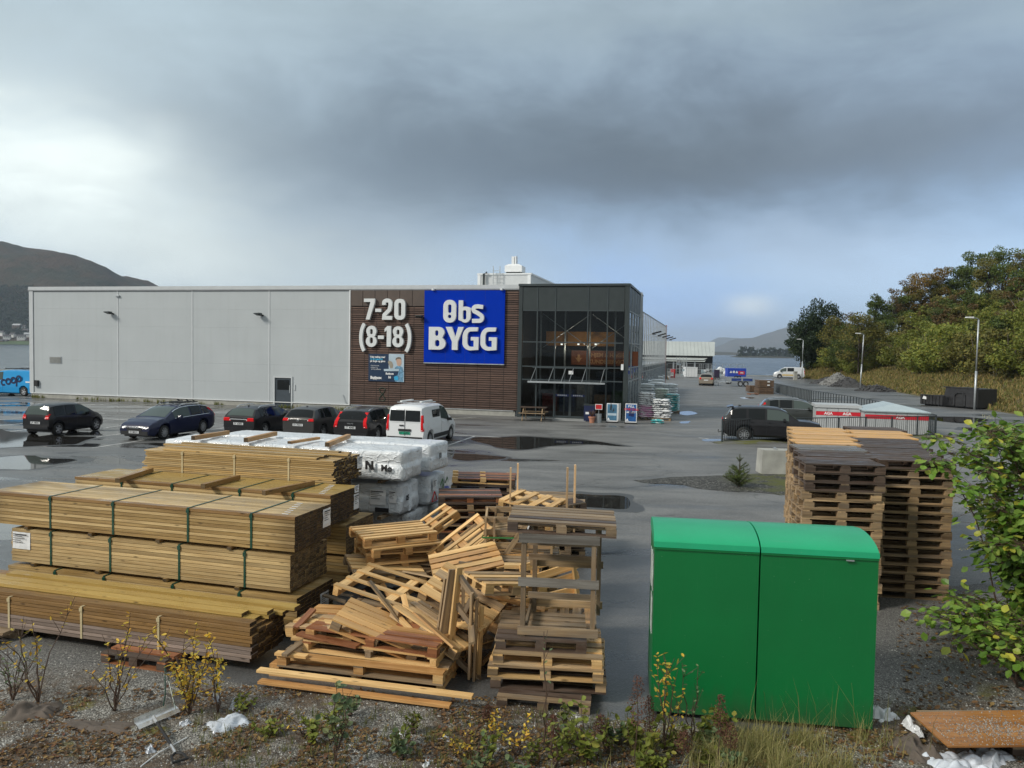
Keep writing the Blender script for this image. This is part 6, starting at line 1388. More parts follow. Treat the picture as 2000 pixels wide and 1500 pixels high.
# black off-roader, right
hd = EH
t, rf, cx, hw = vehicle('off_roader', 'big black off-road car with roof spoiler and tow hook behind the railing', 'car', from_wheel(1453, 863, 1.05, 4.80, -1, 1.93, hd, .90), hd, 4.80, 1.93, 1.80,
        [(0, 1.10), (.08, 1.20), (.30, 1.50), (.46, 1.70), (.8, 1.77), (2.0, 1.80), (2.7, 1.76), (3.05, 1.62), (3.4, 1.36), (3.65, 1.18), (4.2, 1.14), (4.65, 1.04), (4.80, .75)],
        [(0, 1.14), (2.0, 1.12), (3.4, 1.10), (4.80, .92)], (1.05, 3.80), CPB, wr=.38, sc=.90, sill=.30, wins=((.36, 1.15), (1.22, 2.05), (2.12, 3.20)), ws=(2.8, 3.55), rw=(.1, .42), tail=(.86, 1.10, .12, .22, .0), roofw=.76, group='dark cars by the railing', spokes=10, antenna=True)
MB().add([(cx+.20, -hw*.66, 1.69), (cx+.5, -hw*.68, 1.74), (cx+.5, hw*.68, 1.74), (cx+.20, hw*.66, 1.69), (cx+.18, -hw*.66, 1.73), (cx+.5, -hw*.68, 1.80), (cx+.5, hw*.68, 1.80), (cx+.18, hw*.66, 1.73)], [(3, 2, 1, 0), (4, 5, 6, 7), (0, 1, 5, 4), (2, 3, 7, 6), (3, 0, 4, 7)]).build('roof_spoiler', CPB, t)
MB().tube([(cx+.1, 0, .42), (cx-.12, 0, .40), (cx-.2, 0, .36), (cx-.22, 0, .42), (cx-.20, 0, .50)], .025, 6).build('tow_hook', MT['black'], t)
# dark grey suv
hd = EH
t, rf, cx, hw = vehicle('suv', 'dark grey tall car with curved red rear lamp behind the black off-roader', 'car', from_rear(1480, 826, 4.69, hd, .92), hd, 4.69, 1.90, 1.66,
        [(0, 1.06), (.07, 1.14), (.30, 1.42), (.50, 1.57), (1.0, 1.64), (1.9, 1.66), (2.5, 1.60), (2.9, 1.46), (3.3, 1.22), (3.6, 1.10), (4.1, 1.05), (4.55, .94), (4.69, .7)],
        [(0, 1.08), (1.6, 1.02), (3.3, 1.0), (4.69, .82)], (.96, 3.82), CPS, wr=.37, sc=.92, sill=.27, wins=((.62, 1.15), (1.22, 1.95), (2.02, 3.15)), ws=(2.65, 3.5), rw=(.09, .44), tail=(.92, 1.36, .16, .10, .06), rails=(.6, 2.5, 'chrome'), trim='chrome', roofw=.74, group='dark cars by the railing', spokes=5)
for sd in (-1, 1): MB().box(cx+1.3, cx+3.2, min(sd*hw, sd*(hw+.02)), max(sd*hw, sd*(hw+.02)), .34, .39).build('chrome_sill', MT['chrome'], t)
# beige car driving off
t, rf, cx, hw = vehicle('beige_hatchback', 'beige car in the middle of the lane, seen from straight behind', 'car', from_rear(1380, 753.5, 4.5, NH, 1), NH-R(2), 4.5, 1.83, 1.5,
        [(0, .95), (.06, 1.05), (.28, 1.3), (.45, 1.42), (1.0, 1.49), (2.0, 1.5), (2.6, 1.42), (3.0, 1.22), (3.4, 1.0), (4.0, .92), (4.4, .76), (4.5, .6)],
        [(0, 1.0), (2, .95), (4.5, .66)], (.95, 3.65), CPT, wr=.33, sc=1.0, wins=((.6, 1.1), (1.2, 1.9), (2.0, 3.0)), ws=(2.7, 3.35), rw=(.08, .42), tail=(.80, 1.0, .28, .2, .02), roofw=.74, group='cars out on the lane', rwglass='carglass')
# far silver van
t, rf, cx, hw = vehicle('silver_van', 'silver panel van with yellow stripe parked far off by the woods', 'van', from_wheel(1522, 739, 4.05, 5.0, 1, 1.9, EH+PI, 1.0), EH+PI, 5.0, 1.90, 1.95,
        [(0, 1.15), (.03, 1.40), (.06, 1.78), (.14, 1.90), (.5, 1.94), (2.5, 1.95), (3.2, 1.90), (3.6, 1.78), (4.0, 1.45), (4.25, 1.20), (4.6, 1.10), (4.9, .9), (5.0, .65)],
        [(0, 1.18), (3.0, 1.16), (4.2, 1.06), (5.0, .8)], (.98, 4.0), CPL, wr=.34, wins=((1.7, 2.8), (2.9, 3.95)), ws=(3.35, 4.2), tail=(.8, 1.4, .12, .06, .02), roofw=.86, van=True, group='vans with signs on their sides', rear_hw=.97)
MB().box(cx+1.4, cx+3.6, hw, hw+.012, .5, .7).build('yellow_stripe', simple('yellow stripe', (.6, .42, .12)), t); MB().box(cx-.03, cx-.015, -.8, .8, .6, 1.75).build('rear_door', MT['black'], t)
# ================================================================ RIGHT SIDE: railings, cabinets, blocks
def railing(name, label, pts, h, step, mat, cat='railing', post=2.0, bal=.016, group=None, solid=None):
    a0 = pts[0]; t = thing(name, label, cat, (a0[0], a0[1], 0), 0, group); P_ = [Vector((p[0]-a0[0], p[1]-a0[1], p[2] if len(p) > 2 else 0)) for p in pts]
    bme = MB().box(-bal/2, bal/2, -bal/2, bal/2, .12, h-.03).mesh('baluster', mat); pme = MB().box(-.03, .03, -.03, .03, 0, h+.02).mesh('post', mat)
    for a, b_ in zip(P_, P_[1:]):
        d = b_-a; L = d.length; n = max(1, int(L/step)); ang = math.atan2(d.y, d.x); pe = max(1, round(post/step))
        for zz in (h, .12): MB().bar(a+Vector((0, 0, zz)), b_+Vector((0, 0, zz)), .045, .045).build('rail', mat, t)
        for k in range(n+1): inst('post' if k % pe == 0 else 'baluster', pme if k % pe == 0 else bme, t, a.lerp(b_, k/n), (0, 0, ang))
    return t
ra = at(1410, 865); rb = at(1828, 853.5); rc = at(1815, 846)
railing('steel_railing', 'dark steel baluster railing in front of the black off-roader and gas cabinets', [ra, rb], 1.06, .125, MT['steelrail'], post=1.6)
rd = rb+N*3.2; railing('steel_railing', 'short end of the dark railing turning back beside the right-hand gas cabinet', [rb+N*.15, rd], 1.10, .16, MT['steelrail'], post=3.0)
q = [at(1512, 767.5), at(1584, 786), at(1672, 803), at(1720, 815)]
railing('lane_fence', 'long dark fence between the goods lane and the road on the right', q, 1.02, .55, MT['steelrail'], cat='fence', post=.55*5, bal=.05)
mesh_ = thing('fence_screens', 'grey infill panels fixed behind the long fence posts beside the road', 'screen', (q[0].x, q[0].y, 0))
for a, b_ in ((q[0], q[1]),):
    n = 8
    for k in range(n):
        u = a.lerp(b_, (k+.03)/n)-q[0]; v = a.lerp(b_, (k+.97)/n)-q[0]; off = Vector((.09, .03, 0)); MB().bar(u+off+Vector((0, 0, .53)), v+off+Vector((0, 0, .53)), .015, .84).build('panel', simple('grey infill panel', (.17, .19, .20)) if k == 0 else bpy.data.materials['grey infill panel'], mesh_)
# kerbed island with moss under the railing
b = MB(); n = 60; vs = []; fs = []
dr_ = (rb-ra).normalized(); nr = Vector((-dr_.y, dr_.x, 0)); LR = (rb-ra).length
sect = [(-.75, -.01), (-.70, .05), (-.30, .09), (.0, .10), (.20, .11), (.34, .10), (.36, -.01)]
for i in range(n+1):
    p = ra-dr_*.4+dr_*(LR+.8)*i/n; k = min(1, i/6)
    for (o, z_) in sect: w = p+nr*o*(.4+.6*k); vs.append((w.x, w.y, z_*(.2+.8*k)+(.02*noise.noise(Vector((i*.3, o*4, 0))) if -.7 < o < .3 else 0)))
m_ = len(sect)
for i in range(n):
    for j in range(m_-1): q_ = i*m_+j; fs.append((q_, q_+m_, q_+m_+1, q_+1))
b.add(vs, fs); mt, nt, bs = new_mat('mossy kerb strip'); p = nt.pos()
nt.col(bs.inputs['Base Color'], nt.mix(nt.ramp(nt.noise(p, 1.5, 5, .7), [(.42, 0), (.58, 1)]), (.12, .12, .11), (.10, .105, .02))); bs.inputs['Roughness'].default_value = .9; nt.link(nt.bump(nt.noise(p, 20, 4, .7), .8, .03), bs.inputs['Normal'])
structure('kerb_island', b, mt)
# patch of dark gravel and moss by the block
patchp = [(1235, 938), (1330, 931), (1420, 928), (1490, 925), (1560, 922), (1600, 935), (1590, 962), (1520, 968), (1470, 962), (1400, 958), (1330, 948)]
pts = [at(*p, .006) for p in patchp]; c_ = sum(pts, Vector())/len(pts)
b = MB(); ns_ = 12; ring = []
for r_i in range(ns_+1):
    f_ = r_i/ns_
    for i in range(len(pts)*4):
        a_ = pts[(i//4) % len(pts)].lerp(pts[(i//4+1) % len(pts)], (i % 4)/4); p = c_.lerp(a_, f_)
        h_ = (1-f_)*.05+.035*noise.noise(p*1.2)*(1-f_); j_ = .25*noise.noise(p*1.3+Vector((5, 5, 5)))*f_
        ring.append((p.x+j_, p.y+j_, max(.006, .008+h_)))
M_ = len(pts)*4; b.add(ring, [(r_i*M_+i, r_i*M_+(i+1) % M_, (r_i+1)*M_+(i+1) % M_, (r_i+1)*M_+i) for r_i in range(ns_) for i in range(M_)])
mt, nt, bs = new_mat('dark gravel with moss'); p = nt.pos(); vo = nt.new('ShaderNodeTexVoronoi'); vo.inputs['Scale'].default_value = 28; nt.link(p, vo.inputs['Vector']); ch = nt.sepxyz(vo.outputs['Color'])[0]
c = nt.ramp(ch, [(0, (.02, .02, .02)), (.7, (.06, .06, .055)), (1, (.22, .22, .20))]); xs_ = nt.sepxyz(p)[0]
c = nt.mix(nt.math('MULTIPLY', nt.ramp(nt.noise(p, .9, 5, .7), [(.44, 0), (.56, 1)]), nt.math('MULTIPLY_ADD', xs_, .5, -3.2, clamp=True)), c, (.09, .10, .018)); nt.col(bs.inputs['Base Color'], c); bs.inputs['Roughness'].default_value = .85
nt.link(nt.bump(nt.math('SUBTRACT', ch, vo.outputs['Distance']), .9, .03), bs.inputs['Normal']); structure('gravel_patch', b, mt, smooth=True)
bl = at(1487, 926); cb_ = thing('concrete_block', 'big weathered concrete barrier block half hidden behind the tall pallet stacks', 'concrete block', bl, R(-3))
k = MB(); k.add([(0, 0, 0), (2.3, 0, 0), (2.3, .75, 0), (0, .75, 0), (.03, .05, .80), (2.27, .05, .80), (2.27, .70, .80), (.03, .70, .80)], [(3, 2, 1, 0), (4, 5, 6, 7), (0, 1, 5, 4), (2, 3, 7, 6), (1, 2, 6, 5), (3, 0, 4, 7)]); k.build('block_body', MT['concrete'], cb_, auto=30)
MB().box(.5, .56, .3, .5, .80, .86).box(1.7, 1.76, .3, .5, .80, .86).build('lifting_loop', MT['galv'], cb_)
# gas cabinets
CABM = simple('light grey gas cabinet sheet', (.42, .44, .45), .5, var=.05); CABR = simple('blue grey cabinet roof', (.36, .43, .46), .45, var=.06); STR = simple('red cabinet band', (.55, .015, .03), .4, var=.1)
def cabinet(label, p0, p1, depth, zt, gable, texts):
    w = (p1-p0).length; ang = math.atan2((p1-p0).y, (p1-p0).x); t = thing('gas_cabinet', label, 'gas cabinet', (p0.x, p0.y, 0), ang, 'gas bottle cabinets')
    MB().box(.02, w-.02, .02, depth-.02, .05, zt-.02).build('cabinet_body', CABM, t)
    n = max(2, int(w/.45))
    for i in range(n): a = w*i/n; MB().box(a+.012, a+w/n-.012, -.012, .016, .08, zt-.42).build('panel', CABM, t); MB().box(a+.012, a+w/n-.012, -.012, .016, zt-.20, zt-.03).build('panel', CABM, t)
    st = MB().box(-.0, w, -.018, .016, zt-.41, zt-.21).build('red_band', STR, t)
    if gable:
        z = zt; r = MB(); o = .10; r.add([(-o, -o, z), (w+o, -o, z), (w+o, depth+o, z), (-o, depth+o, z), (w*.5, .55, z+gable), (w*.42, depth-.3, z+gable+.03)], [(0, 1, 4), (1, 2, 5, 4), (2, 3, 5), (3, 0, 4, 5)]); r.box(-o, w+o, -o, depth+o, z-.05, z-.003); r.build('roof', CABR, t)
    else:
        MB().box(-.06, w+.06, -.06, depth+.06, zt, zt+.16).build('roof', CABM, t)
    for (x, s_) in texts: inst('lettering', text_mesh('AGA', s_, MT['paper'], .002, .008), st, (w*x, -.022, zt-.31), (PI/2, 0, 0))
    for x in (0.05, w-.05): MB().box(x-.04, x+.04, .05, .13, 0, .05).build('foot', MT['galv'], t)
Y1 = 41.6
p0 = ray_y(1594, 800, Y1); p1 = ray_y(1681, 800, Y1-.6); p0.z = p1.z = 0; cabinet('flat topped grey gas cabinet with a red band and two white words', p0, p1, 1.8, 1.20, 0, ((.28, .20), (.70, .20)))
p0 = ray_y(1690, 803, 39.6); p1 = ray_y(1814, 803, 38.8); p0.z = p1.z = 0; cabinet('hip roofed blue grey gas cabinet with a red band and one white word', p0, p1, 2.6, 1.22, .36, ((.56, .20),))
# skip
s0 = at(1797, 791); s1 = at(1908, 800)
sk = thing('steel_skip', 'long rusty black open steel skip standing by the grass bank', 'skip', s0, math.atan2((s1-s0).y, (s1-s0).x)); w = (s1-s0).length
SKM = simple('black scuffed skip steel', (.022, .023, .026), .6, var=.4, scale=2, dirt=.5)
MB().box(0, w*.62, 0, .08, .15, .85).box(0, w*.62, 2.2, 2.28, .15, .85).box(0, .07, .081, 2.199, .15, .85).box(0, w, .05, 2.2, .10, .148).build('tray', SKM, sk)
MB().add([(w*.40, 0, .15), (w, 0, .15), (w, 2.3, .15), (w*.40, 2.3, .15), (w*.46, 0, 1.62), (w, 0, 1.58), (w, 2.3, 1.58), (w*.46, 2.3, 1.62)], [(3, 2, 1, 0), (0, 1, 5, 4), (2, 3, 7, 6), (1, 2, 6, 5), (3, 0, 4, 7), (4, 5, 6, 7)]).build('end_box', SKM, sk)
for k in range(7): x = w*.03+k*w*.062; MB().box(x, x+.07, -.07, -.002, .12, .9).build('rib', SKM, sk)
MB().prism([(w*.60, .2), (w*.60, 1.05), (w*.66, 1.30), (w*.76, 1.30), (w*.81, 1.05), (w*.81, .2), (w*.78, .2), (w*.78, 1.02), (w*.75, 1.2), (w*.67, 1.2), (w*.63, 1.02), (w*.63, .2)], -.09, -.004).build('hook_frame', SKM, sk)
MB().box(0, w*.45, -.04, .12, .86, .92).box(w*.42, w+.02, -.04, .10, 1.6, 1.68).build('rim', SKM, sk)
inst('skid', boxmesh(w*.96, .12, .1, SKM), sk, (w/2, .5, .05)); inst('skid', boxmesh(w*.96, .12, .1, SKM), sk, (w/2, 1.7, .05))
MB().add([(.25, -.075, .55), (.62, -.075, .52), (.6, -.075, .74), (.35, -.075, .80)], [(0, 1, 2, 3)]).build('white_mark', MT['paper'], sk)
# street lamps
for k, (px, py, Y, H_, lab) in enumerate(((1903, 800, 60, 7.1, 'nearest street lamp, standing behind the black skip'), (1680, 758, 97, 6.8, 'middle street lamp, standing beside the gravel heaps'), (1566, 741, 128, 6.6, 'farthest street lamp, standing beside the silver van'))):
    p = ray_y(px, py, Y); lean = .03 if k == 1 else .004
    t = thing('street_lamp', lab, 'street lamp', (p.x, p.y, 0), 0, 'street lamps along the road', rot=(0, lean, 0))
    zb_ = bank_z(p.x, p.y); 
    MB().tube([(0, 0, min(0, zb_)-.0), (0, 0, 3.0)], .085, 8).tube([(0, 0, 3.0), (0, 0, H_-.1)], .06, 8).build('pole', MT['galv'], t, smooth=True)
    MB().tube([(0, 0, H_-.1), (-.15, -.05, H_), (-.55, -.1, H_+.04)], .035, 6).build('bracket', MT['galv'], t)
    MB().add([(-1.1, -.22, H_+.02), (-.45, -.16, H_+.0), (-.45, .04, H_+.0), (-1.1, -.02, H_+.02), (-1.05, -.20, H_+.10), (-.45, -.14, H_+.13), (-.45, .02, H_+.13), (-1.05, -.04, H_+.10)], [(3, 2, 1, 0), (4, 5, 6, 7), (0, 1, 5, 4), (2, 3, 7, 6), (1, 2, 6, 5), (3, 0, 4, 7)]).build('lamp_head', MT['white'], t)
p = at(1553, 742); tag(MB().box(-.25, .25, -.25, .25, 0, 1.3).box(-.3, .3, -.3, .3, 1.3, 1.38).build('concrete_post', MT['concrete'], None, p), 'pale concrete post standing just right of the silver van', 'post')
# rubble heaps
def heap(label, px, py, w, h, mat, seed):
    c_ = at(px, py); b = MB(); n, m_ = 28, 10; vs = []; fs = []
    for i in range(m_+1):
        for k in range(n):
            a = 2*PI*k/n; r_ = w/2*i/m_; rr = r_*(1+.25*noise.noise(Vector((math.cos(a)*1.5, math.sin(a)*1.5, seed)))); z_ = h*(1-(i/m_)**1.15)
            p = Vector((rr*math.cos(a), rr*math.sin(a)*.8, z_)); p.z += .18*h*noise.noise(Vector((p.x*2, p.y*2, seed)))*(1 if i < m_ else 0); vs.append((p.x, p.y, max(-.02, p.z)))
    fs = [(i*n+k, (i+1)*n+k, (i+1)*n+(k+1) % n, i*n+(k+1) % n) for i in range(m_) for k in range(n)]
    b.add(vs, fs)
    r2 = random.Random(seed)
    for k in range(240):
        a = r2.random()*2*PI; f_ = r2.random()**.5*1.05; x = w/2*f_*math.cos(a); y = w/2*.8*f_*math.sin(a); z_ = h*(1-min(1, f_)**1.15)
        s_ = .05+r2.random()*.10; b.M = Matrix.Translation((x, y, z_)) @ Matrix.Rotation(r2.random()*6, 4, (r2.random(), r2.random(), .3)); b.box(-s_, s_, -s_*.7, s_*.7, -s_*.5, s_*.5)
    b.M = Matrix.Identity(4)
    o = b.build('gravel_heap', mat, None, (c_.x, c_.y, 0)); tag(o, label, 'gravel heap', 'heaps of gravel by the road', 'stuff'); return o
hm1 = simple('dark gravel', (.05, .05, .052), .9, var=.4, scale=4); hm2 = simple('pale broken stone', (.16, .16, .155), .9, var=.5, scale=5)
heap('low dark gravel heap at the left of the road edge heaps', 1615, 750, 4.6, 1.0, hm1, 1); heap('pale broken stone heap in the middle of the roadside heaps', 1636, 752, 5.0, 1.7, hm2, 2); heap('dark gravel heap just left of the leaning lamp post', 1656, 756, 4.6, 1.3, hm1, 3); heap('small flat gravel heap right of the leaning lamp post', 1710, 764, 4.4, .75, hm1, 4)
# ================================================================ IN FRONT OF THE ENTRANCE
def frame_sign(label, px, py, w, h, ang, kind):
    p = at(px, py); t = thing('pavement_sign', label, 'pavement sign', (p.x, p.y, 0), ang, 'advertising boards by the entrance')
    MB().box(-w/2, w/2, 0, .04, .08, .08+h).build('board', MT['paper'], t); m_ = BLUEST if kind != 'side' else MT['paper']
    MB().box(-w/2, w/2, .12, .16, .08, .08+h).box(-w/2, w/2, .041, .119, h-.05, h+.02).build('rear_board', MT['paper'], t)
    MB().box(-w/2-.03, w/2+.03, -.05, .25, 0, .075).build('base', MT['black'], t)
    pr_ = MB().box(-w/2+.04, w/2-.04, -.006, -.001, .14, .04+h).build('print', [simple('blue poster %s' % kind, (.02, .10, .30) if kind == 'b' else (.06, .16, .26), .35, var=.5, scale=2.2)], t)
    def pr2(s, x, z, size, m2): inst('lettering', text_mesh(s, size, m2, .001, .006), pr_, (x, -.009, z), (PI/2, 0, 0))
    pr2('▲', 0 - w*.32, .22, .16, MT['paper'])
    if kind == 'b': pr2('FYLL', 0, h-.08, .17, MT['paper']); pr2('ONE CALL', .02, h-.24, .17, MT['red']); pr2('AKTUELT', 0, h-.40, .12, MT['paper']); MB().prism([(-w*.22, .45), (w*.25, .40), (w*.28, .66), (-w*.15, .72)], -.010, -.0065).build('printed_machine', simple('printed navy machine', (.01, .02, .10)), pr_)
    else: MB().prism([(-w*.22, .75), (-w*.05, .70), (0, .95), (-w*.12, 1.15)], -.010, -.0065).prism([(.02, .62), (w*.2, .68), (w*.14, .85), (.06, .8)], -.010, -.0065).build('printed_shoe', simple('printed dark shoe', (.02, .03, .04)), pr_); MB().box(-w*.4, w*.4, -.009, -.0065, .42, .55).build('pale_band', bpy.data.materials['pale poster sky'], pr_)
    return t
frame_sign('blue and grey pavement sign showing shoes, left of the corner post', 1195, 826, .62, 1.02, EA, 'a')
frame_sign('blue pavement sign with red and white words, right of the corner post', 1232, 828, .64, 1.05, EA+R(4), 'b')
p = at(1209, 825); tag(MB().box(0, .3, 0, .04, .05, 1.05).build('pavement_sign', MT['paper'], None, (p.x, p.y+.35, 0), (0, 0, EA+R(70))), 'narrow white board seen edge on behind the shoe sign', 'board', 'advertising boards by the entrance')
p = at(1150, 823.5); t = thing('waste_container', 'dark blue waste container by the entrance glass', 'bin', (p.x, p.y, 0), EA)
MB().box(-.3, .3, 0, .5, 0.02, .92).build('bin_body', simple('navy plastic', (.008, .015, .06), .4), t); MB().box(-.32, .32, -.02, .52, .922, .98).build('lid', MT['anth'], t); MB().box(-.2, -.0, -.006, -.001, .42, .55).build('sticker', MT['paper'], t)
p = at(1156, 826); t = thing('flower_pot', 'terracotta pot with withered brown plant in front of the blue bin', 'flower pot', (p.x, p.y, 0)); MB().lathe([(.001, 0), (.13, 0), (.17, .28), (.20, .28), (.20, .36), (.16, .36), (.15, .31), (.001, .31)], 16).build('pot', simple('terracotta', (.42, .19, .12), .8), t, smooth=False)
b = MB(); r2 = random.Random(5)
for k in range(60): a = r2.random()*6.28; l_ = .15+r2.random()*.22; b.bar((0, 0, .32), (math.cos(a)*l_*.7, math.sin(a)*l_*.7, .34+l_), .012)
b.build('withered_plant', simple('withered brown', (.07, .035, .02)), t)
p = at(1169, 826); t = thing('ash_bin', 'round steel bin with red notice board standing above it', 'bin', (p.x, p.y+.1, 0), EA); MB().lathe([(.001, 0), (.17, 0), (.17, .45), (.18, .45), (.18, .50), (.001, .50)], 18).build('drum', MT['galv'], t, auto=35); MB().box(-.012, .012, .05, .07, .5, .75).build('stem', MT['galv'], t); rb_ = MB().box(-.2, .2, .03, .05, .74, 1.05).build('notice_board', MT['paper'], t); MB().box(-.17, .17, .024, .029, .77, 1.02).build('red_print', MT['red'], rb_)
# picnic table
p = at(1042, 821); t = thing('picnic_table', 'weathered wooden picnic table with joined benches left of the entrance doors', 'picnic table', (p.x, p.y+.1, 0), EA+R(4))
for k in range(5): inst('table_board', boxmesh(1.5, .13, .035, MT['darkpal']), t, (0, -.30+k*.15, .75))
for y in (-.78, -.64, .64, .78): inst('bench_board', boxmesh(1.5, .12, .035, MT['oldpal']), t, (0, y, .45))
for x in (-.55, .55):
    for s_ in (-1, 1): MB().bar((x, s_*.72, 0), (x, s_*.24, .73), .04, .09).build('leg', MT['euro'], t)
    MB().box(x+.025, x+.06, -.80, .80, .36, .43).build('cross_beam', MT['oldpal'], t)
t = thing('low_pallet_bench', 'brown wooden pallet lying low against the plinth under the slatted wall', 'pallet', at(880, 807), EA)
for k in range(3): inst('board', boxmesh(1.1, .12, .03, MT['redwood']), t, (0, k*.16, .36))
for x in (-.45, .45): inst('block', boxmesh(.1, .42, .34, MT['darkpal']), t, (x, .16, .17))
# ---------------------------------------------------------------- bagged goods
def bagmesh(l, w, h, seed):
    bm = bmesh.new(); bmesh.ops.create_cube(bm, size=1); bmesh.ops.subdivide_edges(bm, edges=bm.edges[:], cuts=4, use_grid_fill=True)
    for v in bm.verts:
        x, y, z_ = v.co*2; k = (1-abs(x)**3*.85)*(1-abs(y)**4*.6); v.co = Vector((x*l/2*(1-.05*abs(y)), y*w/2*(1-.06*abs(x)), z_*h/2*max(.18, k)))+Vector((0, 0, .018*noise.noise(Vector((x*2, y*2, seed)))))
        v.co += .010*Vector((0, noise.noise(v.co*12+Vector((seed, 0, 0))), noise.noise(v.co*14)))
    me = bpy.data.meshes.new('bag'); bm.to_mesh(me); bm.free(); me.polygons.foreach_set('use_smooth', [True]*len(me.polygons)); return me
def bagmat(name, a, b_, c_=None):
    mt, nt, bs = new_mat(name); co = nt.coord('Object'); rn = nt.rnd(); v = nt.vadd(co, nt.comb(nt.math('MULTIPLY', rn, 30), 0, 0))
    c = nt.mix(nt.ramp(nt.noise(nt.mapping(v, (1.5, 2, 6)), 2, 3, .5), [(.50, 0), (.54, 1)], 'LINEAR'), a, b_)
    if c_: c = nt.mix(nt.ramp(nt.noise(nt.mapping(v, (3, 3, 9)), 2.2, 2, .5), [(.60, 0), (.62, 1)]), c, c_)
    nt.col(bs.inputs['Base Color'], c); bs.inputs['Roughness'].default_value = .35; nt.link(nt.bump(nt.noise(co, 9, 4, .6), .5, .02), bs.inputs['Normal']); return mt
BW = bagmat('white bag plastic', (.76, .78, .80), (.66, .68, .68), (.05, .05, .06)); BP = bagmat('pink and white bag plastic', (.62, .32, .50), (.66, .60, .64)); BT = bagmat('teal and white bag plastic', (.05, .36, .38), (.55, .66, .64)); BG = bagmat('pale green bag plastic', (.62, .70, .62), (.74, .76, .72)); BSH = bagmat('clear shrink hood over white bags', (.66, .72, .75), (.74, .77, .78), (.46, .52, .55))
def bagstack(px, py, L, W_, n, h, per, mats, gname, word, ang=EA, spread=.03, dx=0, dy=0, sep=True, pal_=True, Y=None):
    p = at(px, py); r2 = random.Random(int(px)); z_ = 0
    if pal_: pm2 = inst('wooden_pallet', pmesh(MT['oldpal'], int(px), L=L, W=W_), None, (p.x+dx, p.y+dy, 0), (0, 0, ang)); tag(pm2, 'pallet under the %s' % gname, 'pallet'); z_ = .145
    l = (W_ if per == 2 else L); meshes = []
    cache = {}
    for k in range(n):
        m_ = mats(k)
        for s_ in range(per):
            key = (m_.name, (k+s_) % 3)
            if key not in cache: me = bagmesh(L/per*1.0 if per > 1 else L, W_, h*1.15, (k+s_) % 3+px); me.materials.append(m_); cache[key] = me
            x = (s_-(per-1)/2)*L/per; o = Vector((x+(r2.random()-.5)*spread*2, (r2.random()-.5)*spread*2, z_+h*(k+.5)))
            c, sn = math.cos(ang), math.sin(ang); loc = (p.x+dx+o.x*c-o.y*sn, p.y+dy+o.x*sn+o.y*c, o.z)
            ob = inst('bag', cache[key], None, loc, (0, (r2.random()-.5)*.05, ang+(r2.random()-.5)*spread*3))
            tag(ob, '%s, %s layer%s' % (word, ordn(k), (', left', ', right')[s_] if per == 2 else ''), 'bag', gname)
bagstack(1257, 820, .98, .85, 12, .122, 1, lambda k: BP if k < 6 else BW, 'pink and white bag stack by the corner post', 'pink or white bag in the stack by the blue sign', dx=.25, dy=.45)
bagstack(1290, 822, 1.1, .8, 9, .125, 2, lambda k: BW, 'slumped white bag stack in front', 'white bag in the slumped front stack', spread=.10, dx=.15, dy=.45)
bagstack(1285, 827, .75, .4, 2, .12, 1, lambda k: BT, 'two teal and white bags lowest in front', 'teal white bag lying lowest at the front', spread=.06, pal_=False, dy=-.05)
for (px, py, L, W_, n, h, m_, g, w_) in ((1312, 806, 1.0, .95, 9, .125, BT, 'teal bag load at the right', 'teal bag in the load at the right of the bags'), (1291, 803, 1.0, .95, 11, .13, BG, 'pale green bag load', 'pale green bag in the load behind the slumped stack')):
    bagstack(px, py, L, W_, n, h, 1, lambda k, m_=m_: m_, g, w_, spread=.015)
def load(label, px, py, L, W_, H_, mat, seed):
    p = at(px, py); t = thing('hooded_bag_load', label, 'bag load', (p.x, p.y, 0), EA, 'hooded loads of bags behind the entrance')
    inst('base_pallet', pmesh(MT['oldpal'], seed, L=L, W=W_), t)
    n = 8
    for k in range(n): me = bagmesh(L, W_, (H_-.15)/n*1.2, k+seed); me.materials.append(mat); inst('bag_layer', me, t, (0, 0, .15+(H_-.15)*(k+.5)/n))
    hd_ = MB().box(-L/2-.02, L/2+.02, -W_/2-.02, W_/2+.02, H_-.10, H_+.02); me = bagmesh(L*1.04, W_*1.04, .2, seed); me.materials.append(BSH); inst('hood', me, t, (0, 0, H_))
n_ = 0
for (px, py, w_) in ((1259, 800, 'pale load nearest the building corner'), (1281, 792, 'load behind the pale green bags'), (1306, 795, 'load behind the teal bags'), (1257, 786, 'load in the second rank beside the glass'), (1282, 782, 'load in the second rank away from the glass'), (1256, 775, 'load in the third rank beside the glass'), (1281, 772, 'load in the third rank away from the glass'), (1262, 766, 'load in the rear rank beside the glass'), (1286, 764, 'load in the rear rank at the end of the row')):
    load('shrink hooded '+w_, px, py, 1.25, 1.0, 1.75-.05*(n_ % 3), BSH, n_+20); n_ += 1
